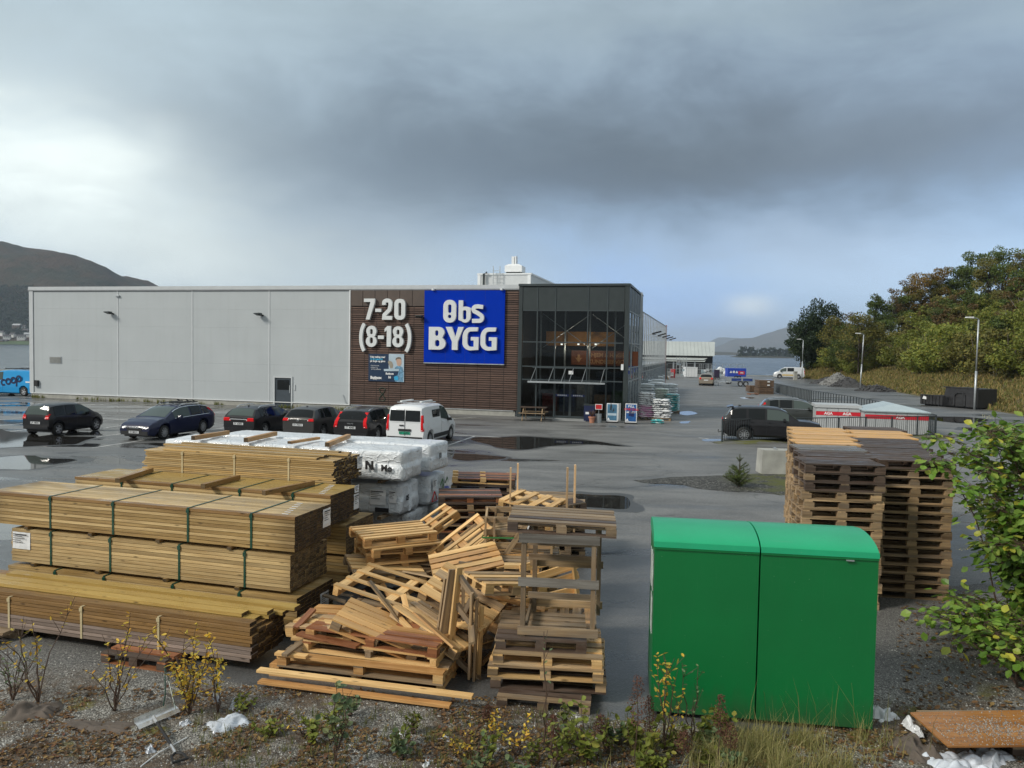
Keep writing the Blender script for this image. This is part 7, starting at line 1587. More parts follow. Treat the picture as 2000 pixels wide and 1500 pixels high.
# ================================================================ FAR YARD
p0 = at(1262, 733); bh = thing('boathouse', 'long dark timber shed with pale sheet roof by the water', 'shed', (ray_y(1240, 730, 150).x, 150, 0), R(-10))
def zat(py, px, Y): return ray_y(px, py, Y).z
LB = 15.2; z1, z2, z3 = zat(702, 1365, 150), zat(694, 1365, 150), zat(671, 1370, 152)
RF = simple('pale grey roof sheet', (.40, .43, .42), .5, var=.08, scale=.5); DK = simple('dark stained planks', (.022, .024, .026), .7)
MB().box(0, LB-2.2, .4, 12, -1.5, z1-.1).box(0, LB-.3, 3, 11.5, z1-.1, z2-.05).build('wall', DK, bh)
MB().prism([(0, 0), (0, 0), (0, 0)], 0, 0)
b = MB(); b.add([(-1, 0, z1-.35), (LB-2.0, 0, z1-.35), (LB-1.2, 3.0, z2-.5), (-1, 3.0, z2-.5)], [(0, 1, 2, 3)]); b.add([(-1, 0, z1-.45), (LB-2.0, 0, z1-.45), (LB-2.0, 0, z1-.35), (-1, 0, z1-.35)], [(0, 1, 2, 3)]); b.build('lean_to_roof', RF, bh)
b = MB(); b.add([(-1, 2.6, z2-.1), (LB, 2.6, z2-.1), (LB+.4, 7.5, z3+.4), (-1, 7.5, z3+.4)], [(0, 1, 2, 3)]); b.add([(-1, 12.4, z2-.1), (LB, 12.4, z2-.1), (LB+.4, 7.5, z3+.4), (-1, 7.5, z3+.4)], [(3, 2, 1, 0)]); b.build('roof', RF, bh)
for k in range(22): x = -.8+k*.72; MB().bar((x, 2.6, z2-.06), (x, 7.5, z3+.44), .05).build('roof_rib', RF, bh)
b = MB(); b.add([(LB-.3, 3, z2-.1), (LB-.3, 12, z2-.1), (LB-.3, 7.5, z3+.25)], [(0, 1, 2)]); b.add([(LB-2.2, .4, -1.5), (LB-.3, 3, -1.5), (LB-.3, 3, z2), (LB-2.2, .4, z1-.1)], [(0, 1, 2, 3)]); b.build('gable', DK, bh)
for k in range(4): MB().box(LB-.29, LB-.25, 4+k*2, 4.25+k*2, z2-2, z2+.9).build('pale_stripe', MT['galv'], bh)
for k in range(6): MB().box(LB-14+k*2, LB-13.7+k*2, .3, .39, -1, z1-.5).build('post', MT['galv'], bh)
def simplebox(name, label, cat, px0, px1, py0, py1, depth, mat, group=None, ang=0.0):
    """free-standing box whose foot is at py1 (ground) and top at py0"""
    a = at(px0, py1); Y = a.y; x1 = ray_y(px1, py1, Y).x; z_ = ray_y(px0, py0, Y).z
    t = thing(name, label, cat, (a.x, a.y, 0), ang, group); return t, x1-a.x, z_
t, w, h = simplebox('white_box_trailer', 'plain white box standing in front of the shed', 'white box', 1339, 1362, 717, 737, 2, None)
MB().box(0, w, 0, 2, .1, h-.1).build('box_body', MT['white'], t); MB().box(-.04, w+.04, -.04, 2.04, h-.098, h).build('lid', MT['white'], t); MB().box(.1, w-.1, .1, 1.9, 0, .095).build('foot', MT['galv'], t)
for k in range(3): MB().box(w*(.25+.25*k)-.01, w*(.25+.25*k)+.01, -.012, -.001, .15, h-.15).build('seam', MT['galv'], t)
t, w, h = simplebox('box_trailer', 'blue covered trailer with white mark and red panel near the beige car', 'trailer', 1421, 1457, 719, 741, 2, None)
BLT = simple('blue trailer tarp', (.02, .06, .40), .45, var=.1); MB().box(0, w, 0, 1.5, .45, h).build('cover', BLT, t); MB().box(-.02, w+.02, -.02, 1.52, .35, .448).build('bed', MT['galv'], t)
for x in (w*.45, w*.62): inst('tyre', wheelmesh(.3, .18)[0], t, (x, -.02, .3))
inst('lettering', text_mesh('▲◆▲', .45, MT['paper'], .004, .01), t, (w*.33, -.03, h*.66), (PI/2, 0, 0)); MB().box(w*.58, w*.92, -.012, -.001, h*.45, h*.75).build('red_panel', MT['red'], t); inst('lettering', text_mesh('OBS', .3, MT['paper'], .004, .01), t, (w*.75, -.02, h*.6), (PI/2, 0, 0))
MB().tube([(0, .75, .4), (-1.1, .75, .42)], .05, 6).build('drawbar', MT['galv'], t)
t, w, h = simplebox('flatbed_trailer', 'open galvanised trailer with blue side boards and two wheels a side', 'trailer', 1427, 1471, 738, 754.5, 2, None)
MB().box(0, w, 0, .05, .62, h).box(0, w, 1.7, 1.75, .62, h).box(0, .05, .051, 1.69, .62, h).box(w-.05, w, .051, 1.69, .62, h).build('side_board', MT['galv'], t)
for k in range(2): MB().box(.1+k*w*.5, w*.5-.1+k*w*.5, -.012, -.001, .66, h-.05).build('blue_panel', simple('blue side panel', (.02, .05, .20)), t)
MB().box(-.02, w+.02, 0, 1.75, .55, .619).build('bed', MT['galv'], t)
for x in (w*.42, w*.66):
    o = inst('tyre', wheelmesh(.33, .2)[0], t, (x, -.05, .33)); inst('rim', wheelmesh(.33, .2)[1], t, (x, -.05, .33))
MB().box(w*.26, w*.82, -.18, -.02, .66, .70).build('mudguard', MT['galv'], t); MB().tube([(0, .4, .5), (-1.6, .85, .45)], .05, 6).tube([(0, 1.3, .5), (-1.6, .85, .45)], .05, 6).tube([(-1.6, .85, .45), (-2.2, .85, .45)], .05, 6).tube([(-1.3, .85, .45), (-1.3, .85, 0.02)], .04, 6).build('drawbar', MT['galv'], t)
BX = wood('brown crate planks', (.16, .10, .06), (.07, .045, .03), .6)
for (a0, a1, b0, b1, lab) in ((1481, 1511, 757, 769.5, 'lower big brown timber crate at the end of the lane'), (1482, 1511, 742.5, 757, 'upper big brown timber crate with two white marks'), (1464, 1481, 753, 765, 'small brown timber crate left of the big ones')):
    t, w, h = simplebox('timber_crate', lab, 'crate', a0, a1, 0, 769.5 if a0 > 1470 else 766, 2, None, 'brown timber crates')
    Y = t.location.y; zb_ = ray_y(a0, b1, Y).z; zt_ = ray_y(a0, b0, Y).z; zb_ = max(0, zb_)
    if 'upper' in lab: zb_ = ray_y(a0, 757, Y).z+.02
    elif 'lower' in lab: zt_ = ray_y(a0, 757, Y).z
    for k in range(4): z_ = zb_+(zt_-zb_)*k/4; MB().box(0, w, 0, 1.4, z_+.01, z_+(zt_-zb_)/4-.01).build('plank', BX, t)
    for x in (.02, w/2-.05, w-.12): MB().box(x, x+.1, -.03, -.001, zb_, zt_).build('corner_batten', BX, t)
    if 'upper' in lab:
        for z_ in (.25, .72): MB().box(w*.55, w*.72, -.05, -.035, zb_+(zt_-zb_)*z_, zb_+(zt_-zb_)*(z_+.16)).build('white_mark', MT['paper'], t)
t = thing('broken_pallets', 'flat reddish broken pallet lying before the small crate', 'pallet', at(1473, 771), .1); [inst('board', boxmesh(1.0, .1, .03, MT['redwood']), t, (0, k*.15, .1)) for k in range(5)]; inst('block', boxmesh(.1, .7, .08, MT['redwood']), t, (-.4, .3, .04)); inst('block', boxmesh(.1, .7, .08, MT['redwood']), t, (.4, .3, .04))
t = thing('trestle', 'wooden A-shaped trestle standing behind the bag loads', 'trestle', at(1288, 741), EA)
for s_ in (-1, 1): MB().bar((s_*1.3, 0, 0), (0, 0, 2.2), .16, .16).bar((s_*1.3, .9, 0), (0, .9, 2.2), .16, .16).build('leg', MT['euro'], t)
MB().box(-.75, .75, .2, .3, .8, .95).build('tie', MT['euro'], t); MB().box(-.12, .12, -.1, 1.0, 2.2, 2.35).build('ridge', MT['euro'], t)
t = thing('dark_screen', 'dark mesh screened cage at the far end of the glass yard', 'cage', at(1268, 741), EA); MB().box(0, 2.6, 0, .06, .1, 2.2).build('screen', MT['anth'], t); [MB().box(x, x+.06, .061, .12, 0, 2.3).build('post', MT['galv'], t) for x in (0, 1.3, 2.54)]
t = thing('red_bollard', 'stout red post standing beside the grey cages', 'bollard', at(1314, 738)); MB().box(-.3, .3, -.3, .3, 0, 1.35).build('shaft', MT['red'], t); MB().box(-.33, .33, -.33, .33, 1.35, 1.42).build('cap', MT['red'], t)
def cage(label, px, py, w, h, stuffm, seed):
    t = thing('wire_cage', label, 'wire cage', at(px, py), EA, 'wire cages by the shed'); r2 = random.Random(seed); b = MB()
    for x in (0, w*.33, w*.66, w): b.box(x-.02, x+.02, 0, .04, 0, h).box(x-.02, x+.02, 1, 1.04, 0, h)
    for k in range(8): z_ = .12+(h-.15)*k/7; b.box(0, w, .001, .03, z_-.012, z_+.012)
    b.build('wire_frame', MT['galv'], t)
    for k in range(7):
        x = r2.random()*(w-.6); z_ = .15+r2.random()*(h-.8); s_ = .3+r2.random()*.4; MB().box(x, x+s_, .15, .8, z_, z_+s_*.7).build('stored_goods', r2.choice(stuffm), t)
SM = [MT['galv'], MT['white'], simple('grey goods', (.25, .26, .27)), simple('pale blue goods', (.35, .45, .5))]
for k, (px, py, w, h, lab) in enumerate(((1296, 738, 1.5, 1.4, 'low wire cage with white goods left of the red post'), (1320, 738, 1.6, 3.4, 'tall wire cage right of the red post'), (1329, 735, 1.0, 2.4, 'wire cage half behind the white box'), (1365, 736, 2.0, 2.2, 'wire cage just right of the white box'), (1378, 733, 1.6, 1.9, 'wire cage above the beige car'), (1395, 738, 1.8, 1.5, 'wire cage left of the blue trailer'))): cage(lab, px, py, w, h, SM, k)
t = thing('security_fence', 'galvanised mesh fence closing the far end of the yard', 'fence', (at(1300, 732).x, at(1300, 732).y, 0), R(-4)); w = 14
for k in range(12): MB().box(k*w/11-.03, k*w/11+.03, -.03, .03, 0, 2.2).build('post', MT['galv'], t)
for z_ in (.2, 1.1, 2.15): MB().box(0, w, -.02, .02, z_-.025, z_+.025).build('rail', MT['galv'], t)
for k, (px, py, s_) in enumerate(((1370, 729, 1.0), (1378, 730, .9), (1402, 733, 1.1), (1411, 733, 1.2), (1418, 736, 1.0), (1406, 726, 1.0))):
    me = bagmesh(1.2*s_, 1.0, 1.1*s_, k); me.materials.append(BW); o = inst('big_bag', me, None, at(px, py)+Vector((0, 0, .55*s_))); tag(o, 'bulging white bulk bag in the far yard, %s from the left' % ordn((0, 1, 2, 4, 5, 3)[k]), 'bulk bag', 'bulk bags in the far yard')
p = at(1399, 741); t = thing('dark_cart', 'dark upright cart right of the beige car', 'cart', p); MB().box(-.3, .5, 0, .6, .25, 1.5).build('cart_body', simple('purple black cart', (.03, .02, .05)), t); [inst('tyre', wheelmesh(.2, .1)[0], t, (x, 0, .2)) for x in (-.2, .4)]
t = thing('small_trailer', 'low grey trailer drawbar standing left of the blue sided trailer', 'trailer', at(1412, 750), -.1); MB().box(0, 1.6, 0, 1.2, .45, .55).build('bed', MT['galv'], t); [inst('tyre', wheelmesh(.28, .15)[0], t, (.8, y, .28)) for y in (-.05, 1.25)]; MB().tube([(0, .6, .5), (-1.1, .6, .4), (-1.1, .6, 0.02)], .05, 6).build('drawbar', MT['galv'], t)
# ================================================================ FAR SHORE
hm = [simple('white house wall', (.62, .62, .60), .7), simple('red house wall', (.20, .05, .04), .7), simple('brown house wall', (.10, .07, .05), .7)]; rm = simple('dark roof tiles', (.06, .055, .055), .7); rm2 = simple('snow pale roof', (.35, .36, .37), .7)
names = ['large brown house on the slope', 'small white house at the photo edge', 'white house beside the green field', 'dark house above the others', 'long white house near the shore', 'red boathouse at the waterline', 'grey roofed house beside the store corner', 'white cottage between two dark houses', 'brown house low on the shore', 'white house high behind the brown one']
for k, (px, py, w_, mi) in enumerate(((36, 640, 17, 2), (6, 652, 11, 0), (18, 660, 12, 0), (54, 648, 11, 2), (46, 661, 14, 0), (4, 669, 12, 1), (57, 655, 9, 0), (28, 655, 9, 0), (14, 668, 8, 2), (50, 640, 9, 0))):
    d_ = on_hill(px, py+1) or ray_y(px, py, 1545); d_.y -= 9; h = w_*.32
    t = thing('house', names[k], 'house', (d_.x, d_.y, d_.z+.5), rng.random()*.6-.3, 'houses on the far shore')
    MB().box(-w_/2, w_/2, 0, 8, -14, h).build('wall', hm[mi], t)
    MB().add([(-w_/2-.5, -.6, h), (w_/2+.5, -.6, h), (w_/2+.5, 8.6, h), (-w_/2-.5, 8.6, h), (-w_/2-.5, 4, h+3.2), (w_/2+.5, 4, h+3.2)], [(0, 1, 5, 4), (2, 3, 4, 5), (1, 2, 5), (3, 0, 4), (3, 2, 1, 0)]).build('roof', rm2 if k in (0, 6) else rm, t)
    for q in range(3): MB().box(-w_/2+w_*(.2+.27*q), -w_/2+w_*(.2+.27*q)+1.2, -.1, -.01, h*.4, h*.8).build('window', MT['carglass'], t)
b = MB(); b.add([(-1160, 1470, -1.7), (-880, 1470, -1.7), (-880, 1515, 5), (-1160, 1515, 5)], [(0, 1, 2, 3)]); structure('shore_field', b, simple('green shore field', (.05, .085, .02), .9, var=.4, scale=.02))
b = MB(); isx0 = ray_y(1440, 697, 1500).x; isx1 = ray_y(1560, 697, 1500).x; n = 40
for (x0, x1, Y, h) in ((isx0, isx1, 1500, 4.5),):
    vs = []; fs = []
    for i in range(n+1):
        x = x0+(x1-x0)*i/n; e = math.sin(PI*min(1, max(0, i/n*1.02)))**.4
        vs += [(x, Y, -2.5), (x, Y+6, -2+2.5*e+.8*noise.noise(Vector((x*.1, 0, 0)))), (x, Y+40, -2+h*e), (x, Y+90, -3)]
    for i in range(n):
        for j in range(3): q_ = i*4+j; fs.append((q_, q_+4, q_+5, q_+1))
    b.add(vs, fs)
structure('island', b, simple('island rock and scrub', (.035, .036, .022), .9, var=.4, scale=.05), smooth=True)
# ================================================================ VEGETATION
def leafmat(name, cols, rough=.6, trans=.25):
    mt, nt, bs = new_mat(name); i = nt.island(); o = nt.rnd()
    c = nt.ramp(nt.math('FRACT', nt.math('MULTIPLY', i, 7.31)), [(k/(len(cols)-1), q) for k, q in enumerate(cols)])
    k = nt.math('MULTIPLY_ADD', nt.math('SUBTRACT', o, .5), .35, 1.0); c = nt.vscale(c, k)
    nt.col(bs.inputs['Base Color'], c); bs.inputs['Roughness'].default_value = rough; bs.inputs['Specular IOR Level'].default_value = .3
    tr = nt.new('ShaderNodeBsdfTranslucent'); nt.link(c, tr.inputs[0]); mx = nt.new('ShaderNodeMixShader'); mx.inputs[0].default_value = trans
    nt.link(bs.outputs[0], mx.inputs[1]); nt.link(tr.outputs[0], mx.inputs[2]); nt.link(mx.outputs[0], nt.n['Material Output'].inputs[0]); return mt
LF = {
 'green': leafmat('mixed green foliage', [(0.043, 0.072, 0.017), (0.080, 0.123, 0.026), (0.123, 0.152, 0.032), (0.065, 0.094, 0.023)]),
 'olive': leafmat('olive autumn foliage', [(0.075, 0.083, 0.021), (0.143, 0.143, 0.033), (0.195, 0.165, 0.036), (0.090, 0.090, 0.027)]),
 'dark': leafmat('dark evergreen foliage', [(0.011, 0.024, 0.011), (0.022, 0.040, 0.015), (0.031, 0.051, 0.018)]),
 'orange': leafmat('orange brown autumn foliage', [(0.180, 0.098, 0.022), (0.255, 0.150, 0.030), (0.135, 0.112, 0.027), (0.300, 0.188, 0.038)]),
 'brown': leafmat('brown thinning foliage', [(0.098, 0.063, 0.027), (0.150, 0.093, 0.033), (0.083, 0.075, 0.027)]),
 'bright': leafmat('yellow green shrub foliage', [(0.116, 0.155, 0.028), (0.186, 0.209, 0.039), (0.155, 0.186, 0.031), (0.248, 0.225, 0.039)]),
 'yellow': leafmat('yellow autumn leaves', [(.72, .42, .04), (.80, .56, .08), (.50, .46, .08), (.66, .34, .04)], .5, .35),
 'knot': leafmat('broad fresh green leaves', [(.10, .20, .022), (.15, .27, .035), (.21, .32, .06), (.12, .22, .035), (.07, .14, .022), (.17, .27, .05), (.26, .33, .06), (.48, .44, .05)], .42, .3),
 'flower': leafmat('cream flower sprays', [(.42, .40, .27), (.52, .48, .34), (.30, .30, .18)], .7, .3),
 'greyleaf': leafmat('dull grey green leaves', [(.09, .14, .07), (.13, .19, .09), (.20, .22, .09)], .5, .25),
 'drygrass': leafmat('dry ochre grass', [(.26, .19, .07), (.34, .25, .10), (.16, .16, .045), (.10, .13, .03), (.28, .20, .09), (.13, .15, .035)], .8, .3),
 'grass': leafmat('green and straw grass', [(.10, .13, .025), (.17, .19, .05), (.28, .25, .10), (.075, .11, .02)], .6, .3),
 'straw': leafmat('green and straw long grass', [(.16, .17, .04), (.34, .30, .13), (.24, .23, .07), (.42, .36, .17), (.12, .15, .03)], .6, .3),
 'dock': leafmat('rust brown seed heads', [(.10, .045, .03), (.15, .07, .045), (.07, .035, .025)], .8, .2),
 'litter': leafmat('fallen leaf litter', [(.10, .055, .025), (.17, .09, .035), (.06, .035, .02), (.26, .17, .06), (.13, .05, .03)], .7, .1)}
BARK = simple('grey brown bark', (.075, .062, .048), .85, var=.4, scale=6); BARKP = simple('pale birch bark', (.26, .25, .22), .8, var=.4, scale=5); TWIG = simple('reddish twig bark', (.075, .045, .030), .7)
def leafq(V, F, p, s, r2, flat=.0, asp=.6):
    n = Vector((r2.gauss(0, 1), r2.gauss(0, 1), r2.gauss(0, 1)+flat)).normalized(); a = n.orthogonal().normalized(); a = Matrix.Rotation(r2.random()*6.28, 3, n) @ a; b_ = n.cross(a)
    k = len(V); V += [p-a*s*.5, p+b_*s*asp*.5, p+a*s*.5, p-b_*s*asp*.5]; F.append((k, k+1, k+2, k+3))
def crown(seed, rx, rz, nclump, nleaf, ls, shape='round', gap=.9):
    """crown centred above z=0 .. 2*rz; returns verts, faces, clump centres"""
    r2 = random.Random(seed); V = []; F = []; C_ = []
    for k in range(nclump):
        for _ in range(40):
            u = Vector((r2.uniform(-1, 1), r2.uniform(-1, 1), r2.uniform(-1, 1)))
            if .30 < u.length < 1: break
        if shape == 'cone': f = 1-(u.z+1)/2*.85; u = Vector((u.x*f, u.y*f, u.z))
        c_ = Vector((u.x*rx, u.y*rx, rz+u.z*rz)); cr_ = rx*(.29+.22*r2.random())*(1 if shape != 'cone' else .8); C_.append(c_)
        for q in range(nleaf//nclump):
            w = Vector((r2.gauss(0, 1), r2.gauss(0, 1), r2.gauss(0, 1))).normalized(); rr = cr_*(.45+.62*r2.random()**.6)
            leafq(V, F, c_+Vector((w.x*rr, w.y*rr, w.z*rr*.62)), ls*(.6+.8*r2.random()), r2, .4)
    return V, F, C_
def treemesh(seed, h, rx, mat, nclump=22, nleaf=4200, ls=.30, shape='round', trunkf=.28, bark=None, trunks=1):
    rz = h*(1-trunkf)/2; V, F, C_ = crown(seed, rx, rz, nclump, nleaf, ls, shape); me = bpy.data.meshes.new('crown'); me.from_pydata([tuple(v+Vector((0, 0, h*trunkf))) for v in V], [], F); me.materials.append(mat)
    b = MB(); r2 = random.Random(seed+1)
    for t_ in range(trunks):
        ox = (t_-(trunks-1)/2)*.5; top = Vector((ox*2+r2.uniform(-.3, .3), r2.uniform(-.3, .3), h*.86)); pts = [Vector((ox, 0, -.5)), Vector((ox*1.2, 0, h*.2)), Vector((ox*1.6+.1, .1, h*.5)), top]
        b.tube(pts, [.022*h/trunks**.5, .018*h/trunks**.5, .011*h, .003*h], 7)
    for c_ in C_:
        s_ = Vector((0, 0, max(h*.15, (c_.z+h*trunkf)*.62))); e = c_+Vector((0, 0, h*trunkf)); b.tube([s_, s_.lerp(e, .5)+Vector((0, 0, .04*h)), e], [.007*h, .005*h, .002*h], 5)
    return me, b.mesh('trunk', bark or BARK, True)
TK = {}
for k, (seed, h, rx, mt_, nc, nl, ls, sh, tf, bk, tr_) in {
 'green1': (1, 10, 3.6, 'green', 26, 5200, .34, 'round', .16, BARK, 1), 'green2': (2, 10, 3.2, 'olive', 22, 4600, .34, 'round', .2, BARK, 2),
 'orange': (3, 10, 3.3, 'orange', 22, 4000, .33, 'round', .2, BARKP, 1), 'brown': (4, 10, 3.0, 'brown', 20, 2600, .30, 'round', .22, BARKP, 3),
 'dark': (5, 10, 4.3, 'dark', 46, 11000, .34, 'round', .10, BARK, 1), 'thin': (6, 10, 2.4, 'brown', 14, 1300, .26, 'round', .25, BARKP, 2),
 'layer': (7, 10, 3.0, 'green', 16, 2400, .30, 'cone', .15, BARK, 1), 'bush': (8, 4, 2.6, 'bright', 20, 4200, .26, 'round', .02, BARK, 3), 'bush2': (9, 4, 2.4, 'olive', 18, 3600, .26, 'round', .02, BARK, 3)}.items():
    TK[k] = treemesh(seed, h, rx, LF[mt_], nc, nl, ls, sh, tf, bk, tr_)
def tree(kind, px, ytop, Y, label, wscale=1.0, name='tree', cat='tree', group='trees on the right-hand bank', base=None, yb=None):
    P_ = ray_y(px, ytop, Y); gz = bank_z(P_.x, P_.y) if base is None else base; h0 = 10 if not kind.startswith('bush') else 4
    s_ = max(.15, (P_.z-gz)/h0); t = thing(name, label, cat, (P_.x, P_.y, gz), rng.random()*6.28, group); t.scale = (s_*wscale, s_*wscale, s_)
    inst('crown', TK[kind][0], t); inst('trunk', TK[kind][1], t); return t
TL = [('dark', 1602, 588, 118, 'big rounded dark evergreen above the silver van', .80), ('green1', 1566, 640, 126, 'dark green tree at the water end of the bank', .8), ('green2', 1628, 618, 112, 'olive tree right of the rounded evergreen', .85), ('thin', 1658, 602, 112, 'thin brown tree against the sky behind the leaning lamp', .8),
 ('green1', 1672, 640, 104, 'green tree just behind the leaning lamp post', 1.0), ('layer', 1712, 560, 102, 'layered airy tree standing above its neighbours left of centre of the bank', .9), ('thin', 1745, 556, 104, 'thin tree beside the layered airy one', .8), ('brown', 1768, 552, 98, 'brown multi stemmed tree in the middle of the bank', 1.1),
 ('orange', 1800, 534, 100, 'orange brown tree on the skyline', .9), ('orange', 1838, 524, 102, 'tallest orange tree on the skyline', .9), ('green1', 1866, 548, 96, 'green tree below the orange skyline ones', 1.0), ('green1', 1900, 490, 98, 'tall green tree breaking the skyline', .85), ('green2', 1935, 500, 96, 'olive tree next to the tallest green one', .9), ('green1', 1962, 482, 98, 'tallest green tree close to the right edge', .9), ('green2', 2000, 490, 96, 'olive tree cut by the right edge', 1.0), ('green1', 2040, 480, 94, 'green tree just outside the right edge', 1.0),
 ('brown', 1730, 610, 94, 'brown leaning stems in the middle of the bank', 1.2), ('brown', 1800, 600, 90, 'bare brownish tree with pale slanting stems', 1.2), ('green1', 1830, 600, 86, 'green tree behind the bright shrubs', 1.1), ('green2', 1880, 575, 88, 'olive tree with a pale thin trunk', 1.1), ('green1', 1925, 560, 86, 'dense green tree mid slope at right', 1.1), ('brown', 1965, 600, 84, 'brown tree mid slope near the right edge', 1.2), ('green2', 2010, 560, 84, 'mid slope olive tree cut by the right edge', 1.1), ('dark', 1590, 640, 116, 'low dark tree under the rounded evergreen', 1.0), ('green1', 1645, 660, 106, 'green tree filling the gap behind the gravel heaps', 1.2), ('green2', 1702, 640, 98, 'olive tree right of the leaning lamp', 1.1), ('dark', 1580, 622, 116, 'dark evergreen left behind the rounded one', .9), ('green1', 1652, 630, 112, 'green tree between the rounded evergreen and the thin tree', 1.1), ('green2', 1684, 612, 100, 'olive tree below the layered airy one', 1.1), ('green1', 1728, 590, 100, 'green tree just right of the layered airy one', 1.1), ('green1', 1758, 575, 100, 'green tree under the thin tree on the skyline', 1.1), ('green2', 1785, 556, 100, 'olive tree left of the first orange one', 1.0), ('green2', 1822, 545, 100, 'olive tree between the two orange ones', 1.0), ('green1', 1870, 520, 100, 'green tree right of the tallest orange one', 1.0)]
def Yof(px, d): return (24.4+d)/((px-1000)/1502-.215)
for k, a in enumerate(TL):
    kd, px, yt, Y = a[:4]; Y = min(148, Yof(px, (31 if yt < 600 else 19)+(k % 3)*2)) if px > 1690 else Y+26-(px-1566)*.05
    tree(kd, px, yt, min(Y, 150), a[4], wscale=a[5]*.9)
SB = [('bush', 1600, 700, 116), ('bush2', 1622, 690, 110), ('bush', 1650, 672, 104), ('bush', 1672, 690, 98), ('bush2', 1705, 680, 96), ('bush', 1735, 660, 92), ('bush', 1768, 668, 88), ('bush2', 1795, 660, 84), ('bush', 1825, 640, 82), ('bush', 1852, 650, 78), ('bush', 1870, 640, 80), ('bush2', 1895, 650, 78), ('bush2', 1930, 640, 76), ('brown', 1950, 655, 72), ('bush2', 1985, 640, 74), ('bush', 2020, 650, 70)]
adj = ['leftmost bright', 'second from the left olive', 'yellow green', 'small bright', 'low olive', 'upright yellow green', 'broad yellow green', 'olive', 'tall bright green', 'rounded bright green', 'full bright green', 'olive rounded', 'dull olive', 'bare stemmed brown', 'rightmost olive', 'waterside', 'front row olive', 'front row low olive', 'front row bright', 'front row rounded', 'front row dull', 'edge']
plc = ['right of the silver van', 'behind the first gravel heap', 'left of the leaning lamp', 'behind the leaning lamp', 'right of the leaning lamp', 'above the small gravel heap', 'in the middle of the bank', 'below the brown trees', 'left of the nearest lamp', 'behind the near lamp post', 'beside the nearest lamp head', 'right of the nearest lamp', 'on the upper slope at right', 'above the dry grass at right', 'near the right edge', 'behind the silver van', 'at the edge of the dry grass', 'over the dry grass', 'over the dry grass in the centre', 'left of the near lamp pole', 'right of the near lamp pole', 'past the right edge']
adj[15] = 'edge'; plc[15] = 'past the right edge'
for k, a in enumerate(SB):
    a = (a[0], a[1], a[2], Yof(a[1], 9) if a[1] > 1680 else {1600: 140, 1622: 136, 1650: 130, 1672: 124}[a[1]])
    tree(*a, '%s shrub %s' % (adj[k], plc[k]), 1.1 if a[0] != 'brown' else 1.3, 'shrub', 'shrub', 'shrubs on the right-hand bank')
# dry grass on the bank
def blades(name, label, pts, h, w, mat, per=4, lean=.5, cat=None, tri=True, seed=3):
    r2 = random.Random(seed); V = []; F = []
    for (x, y, z_) in pts:
        for k in range(per):
            hh = h*(.5+.8*r2.random()); a = r2.random()*6.28; l_ = lean*hh*(r2.random()); ox = r2.gauss(0, .35*h); oy = r2.gauss(0, .35*h)
            if h < .6: ox *= .4; oy *= .4
            p = Vector((x+ox, y+oy, z_-.02)); dx = Vector((math.cos(a), math.sin(a), 0)); sd = Vector((-dx.y, dx.x, 0))*w*(.6+.8*r2.random()); k_ = len(V)
            V += [p-sd, p+sd, p+dx*l_*.35+Vector((0, 0, hh*.6))+sd*.6, p+dx*l_*.35+Vector((0, 0, hh*.6))-sd*.6, p+dx*l_+Vector((0, 0, hh))]; F += [(k_, k_+1, k_+2, k_+3), (k_+3, k_+2, k_+4)]
    me = bpy.data.meshes.new(name); me.from_pydata([tuple(v) for v in V], [], F); me.materials.append(mat); o = inst(name, me); tag(o, label, cat or 'grass', None, 'stuff'); return o
r2 = random.Random(11); gp_ = []
while len(gp_) < 11000:
    s_ = r2.uniform(-25, 92); dd = abs(r2.gauss(0, 9))-4
    P_ = Vector((F0.x, F0.y, 0))+FD*s_+FE*dd
    if P_.y < 25: continue
    z_ = bank_z(P_.x, P_.y)
    if z_ > .02: gp_.append((P_.x, P_.y, z_))
blades('bank_grass', 'dry ochre grass covering the foot of the right-hand bank', gp_, .38, .05, LF['drygrass'], 5, 1.2)
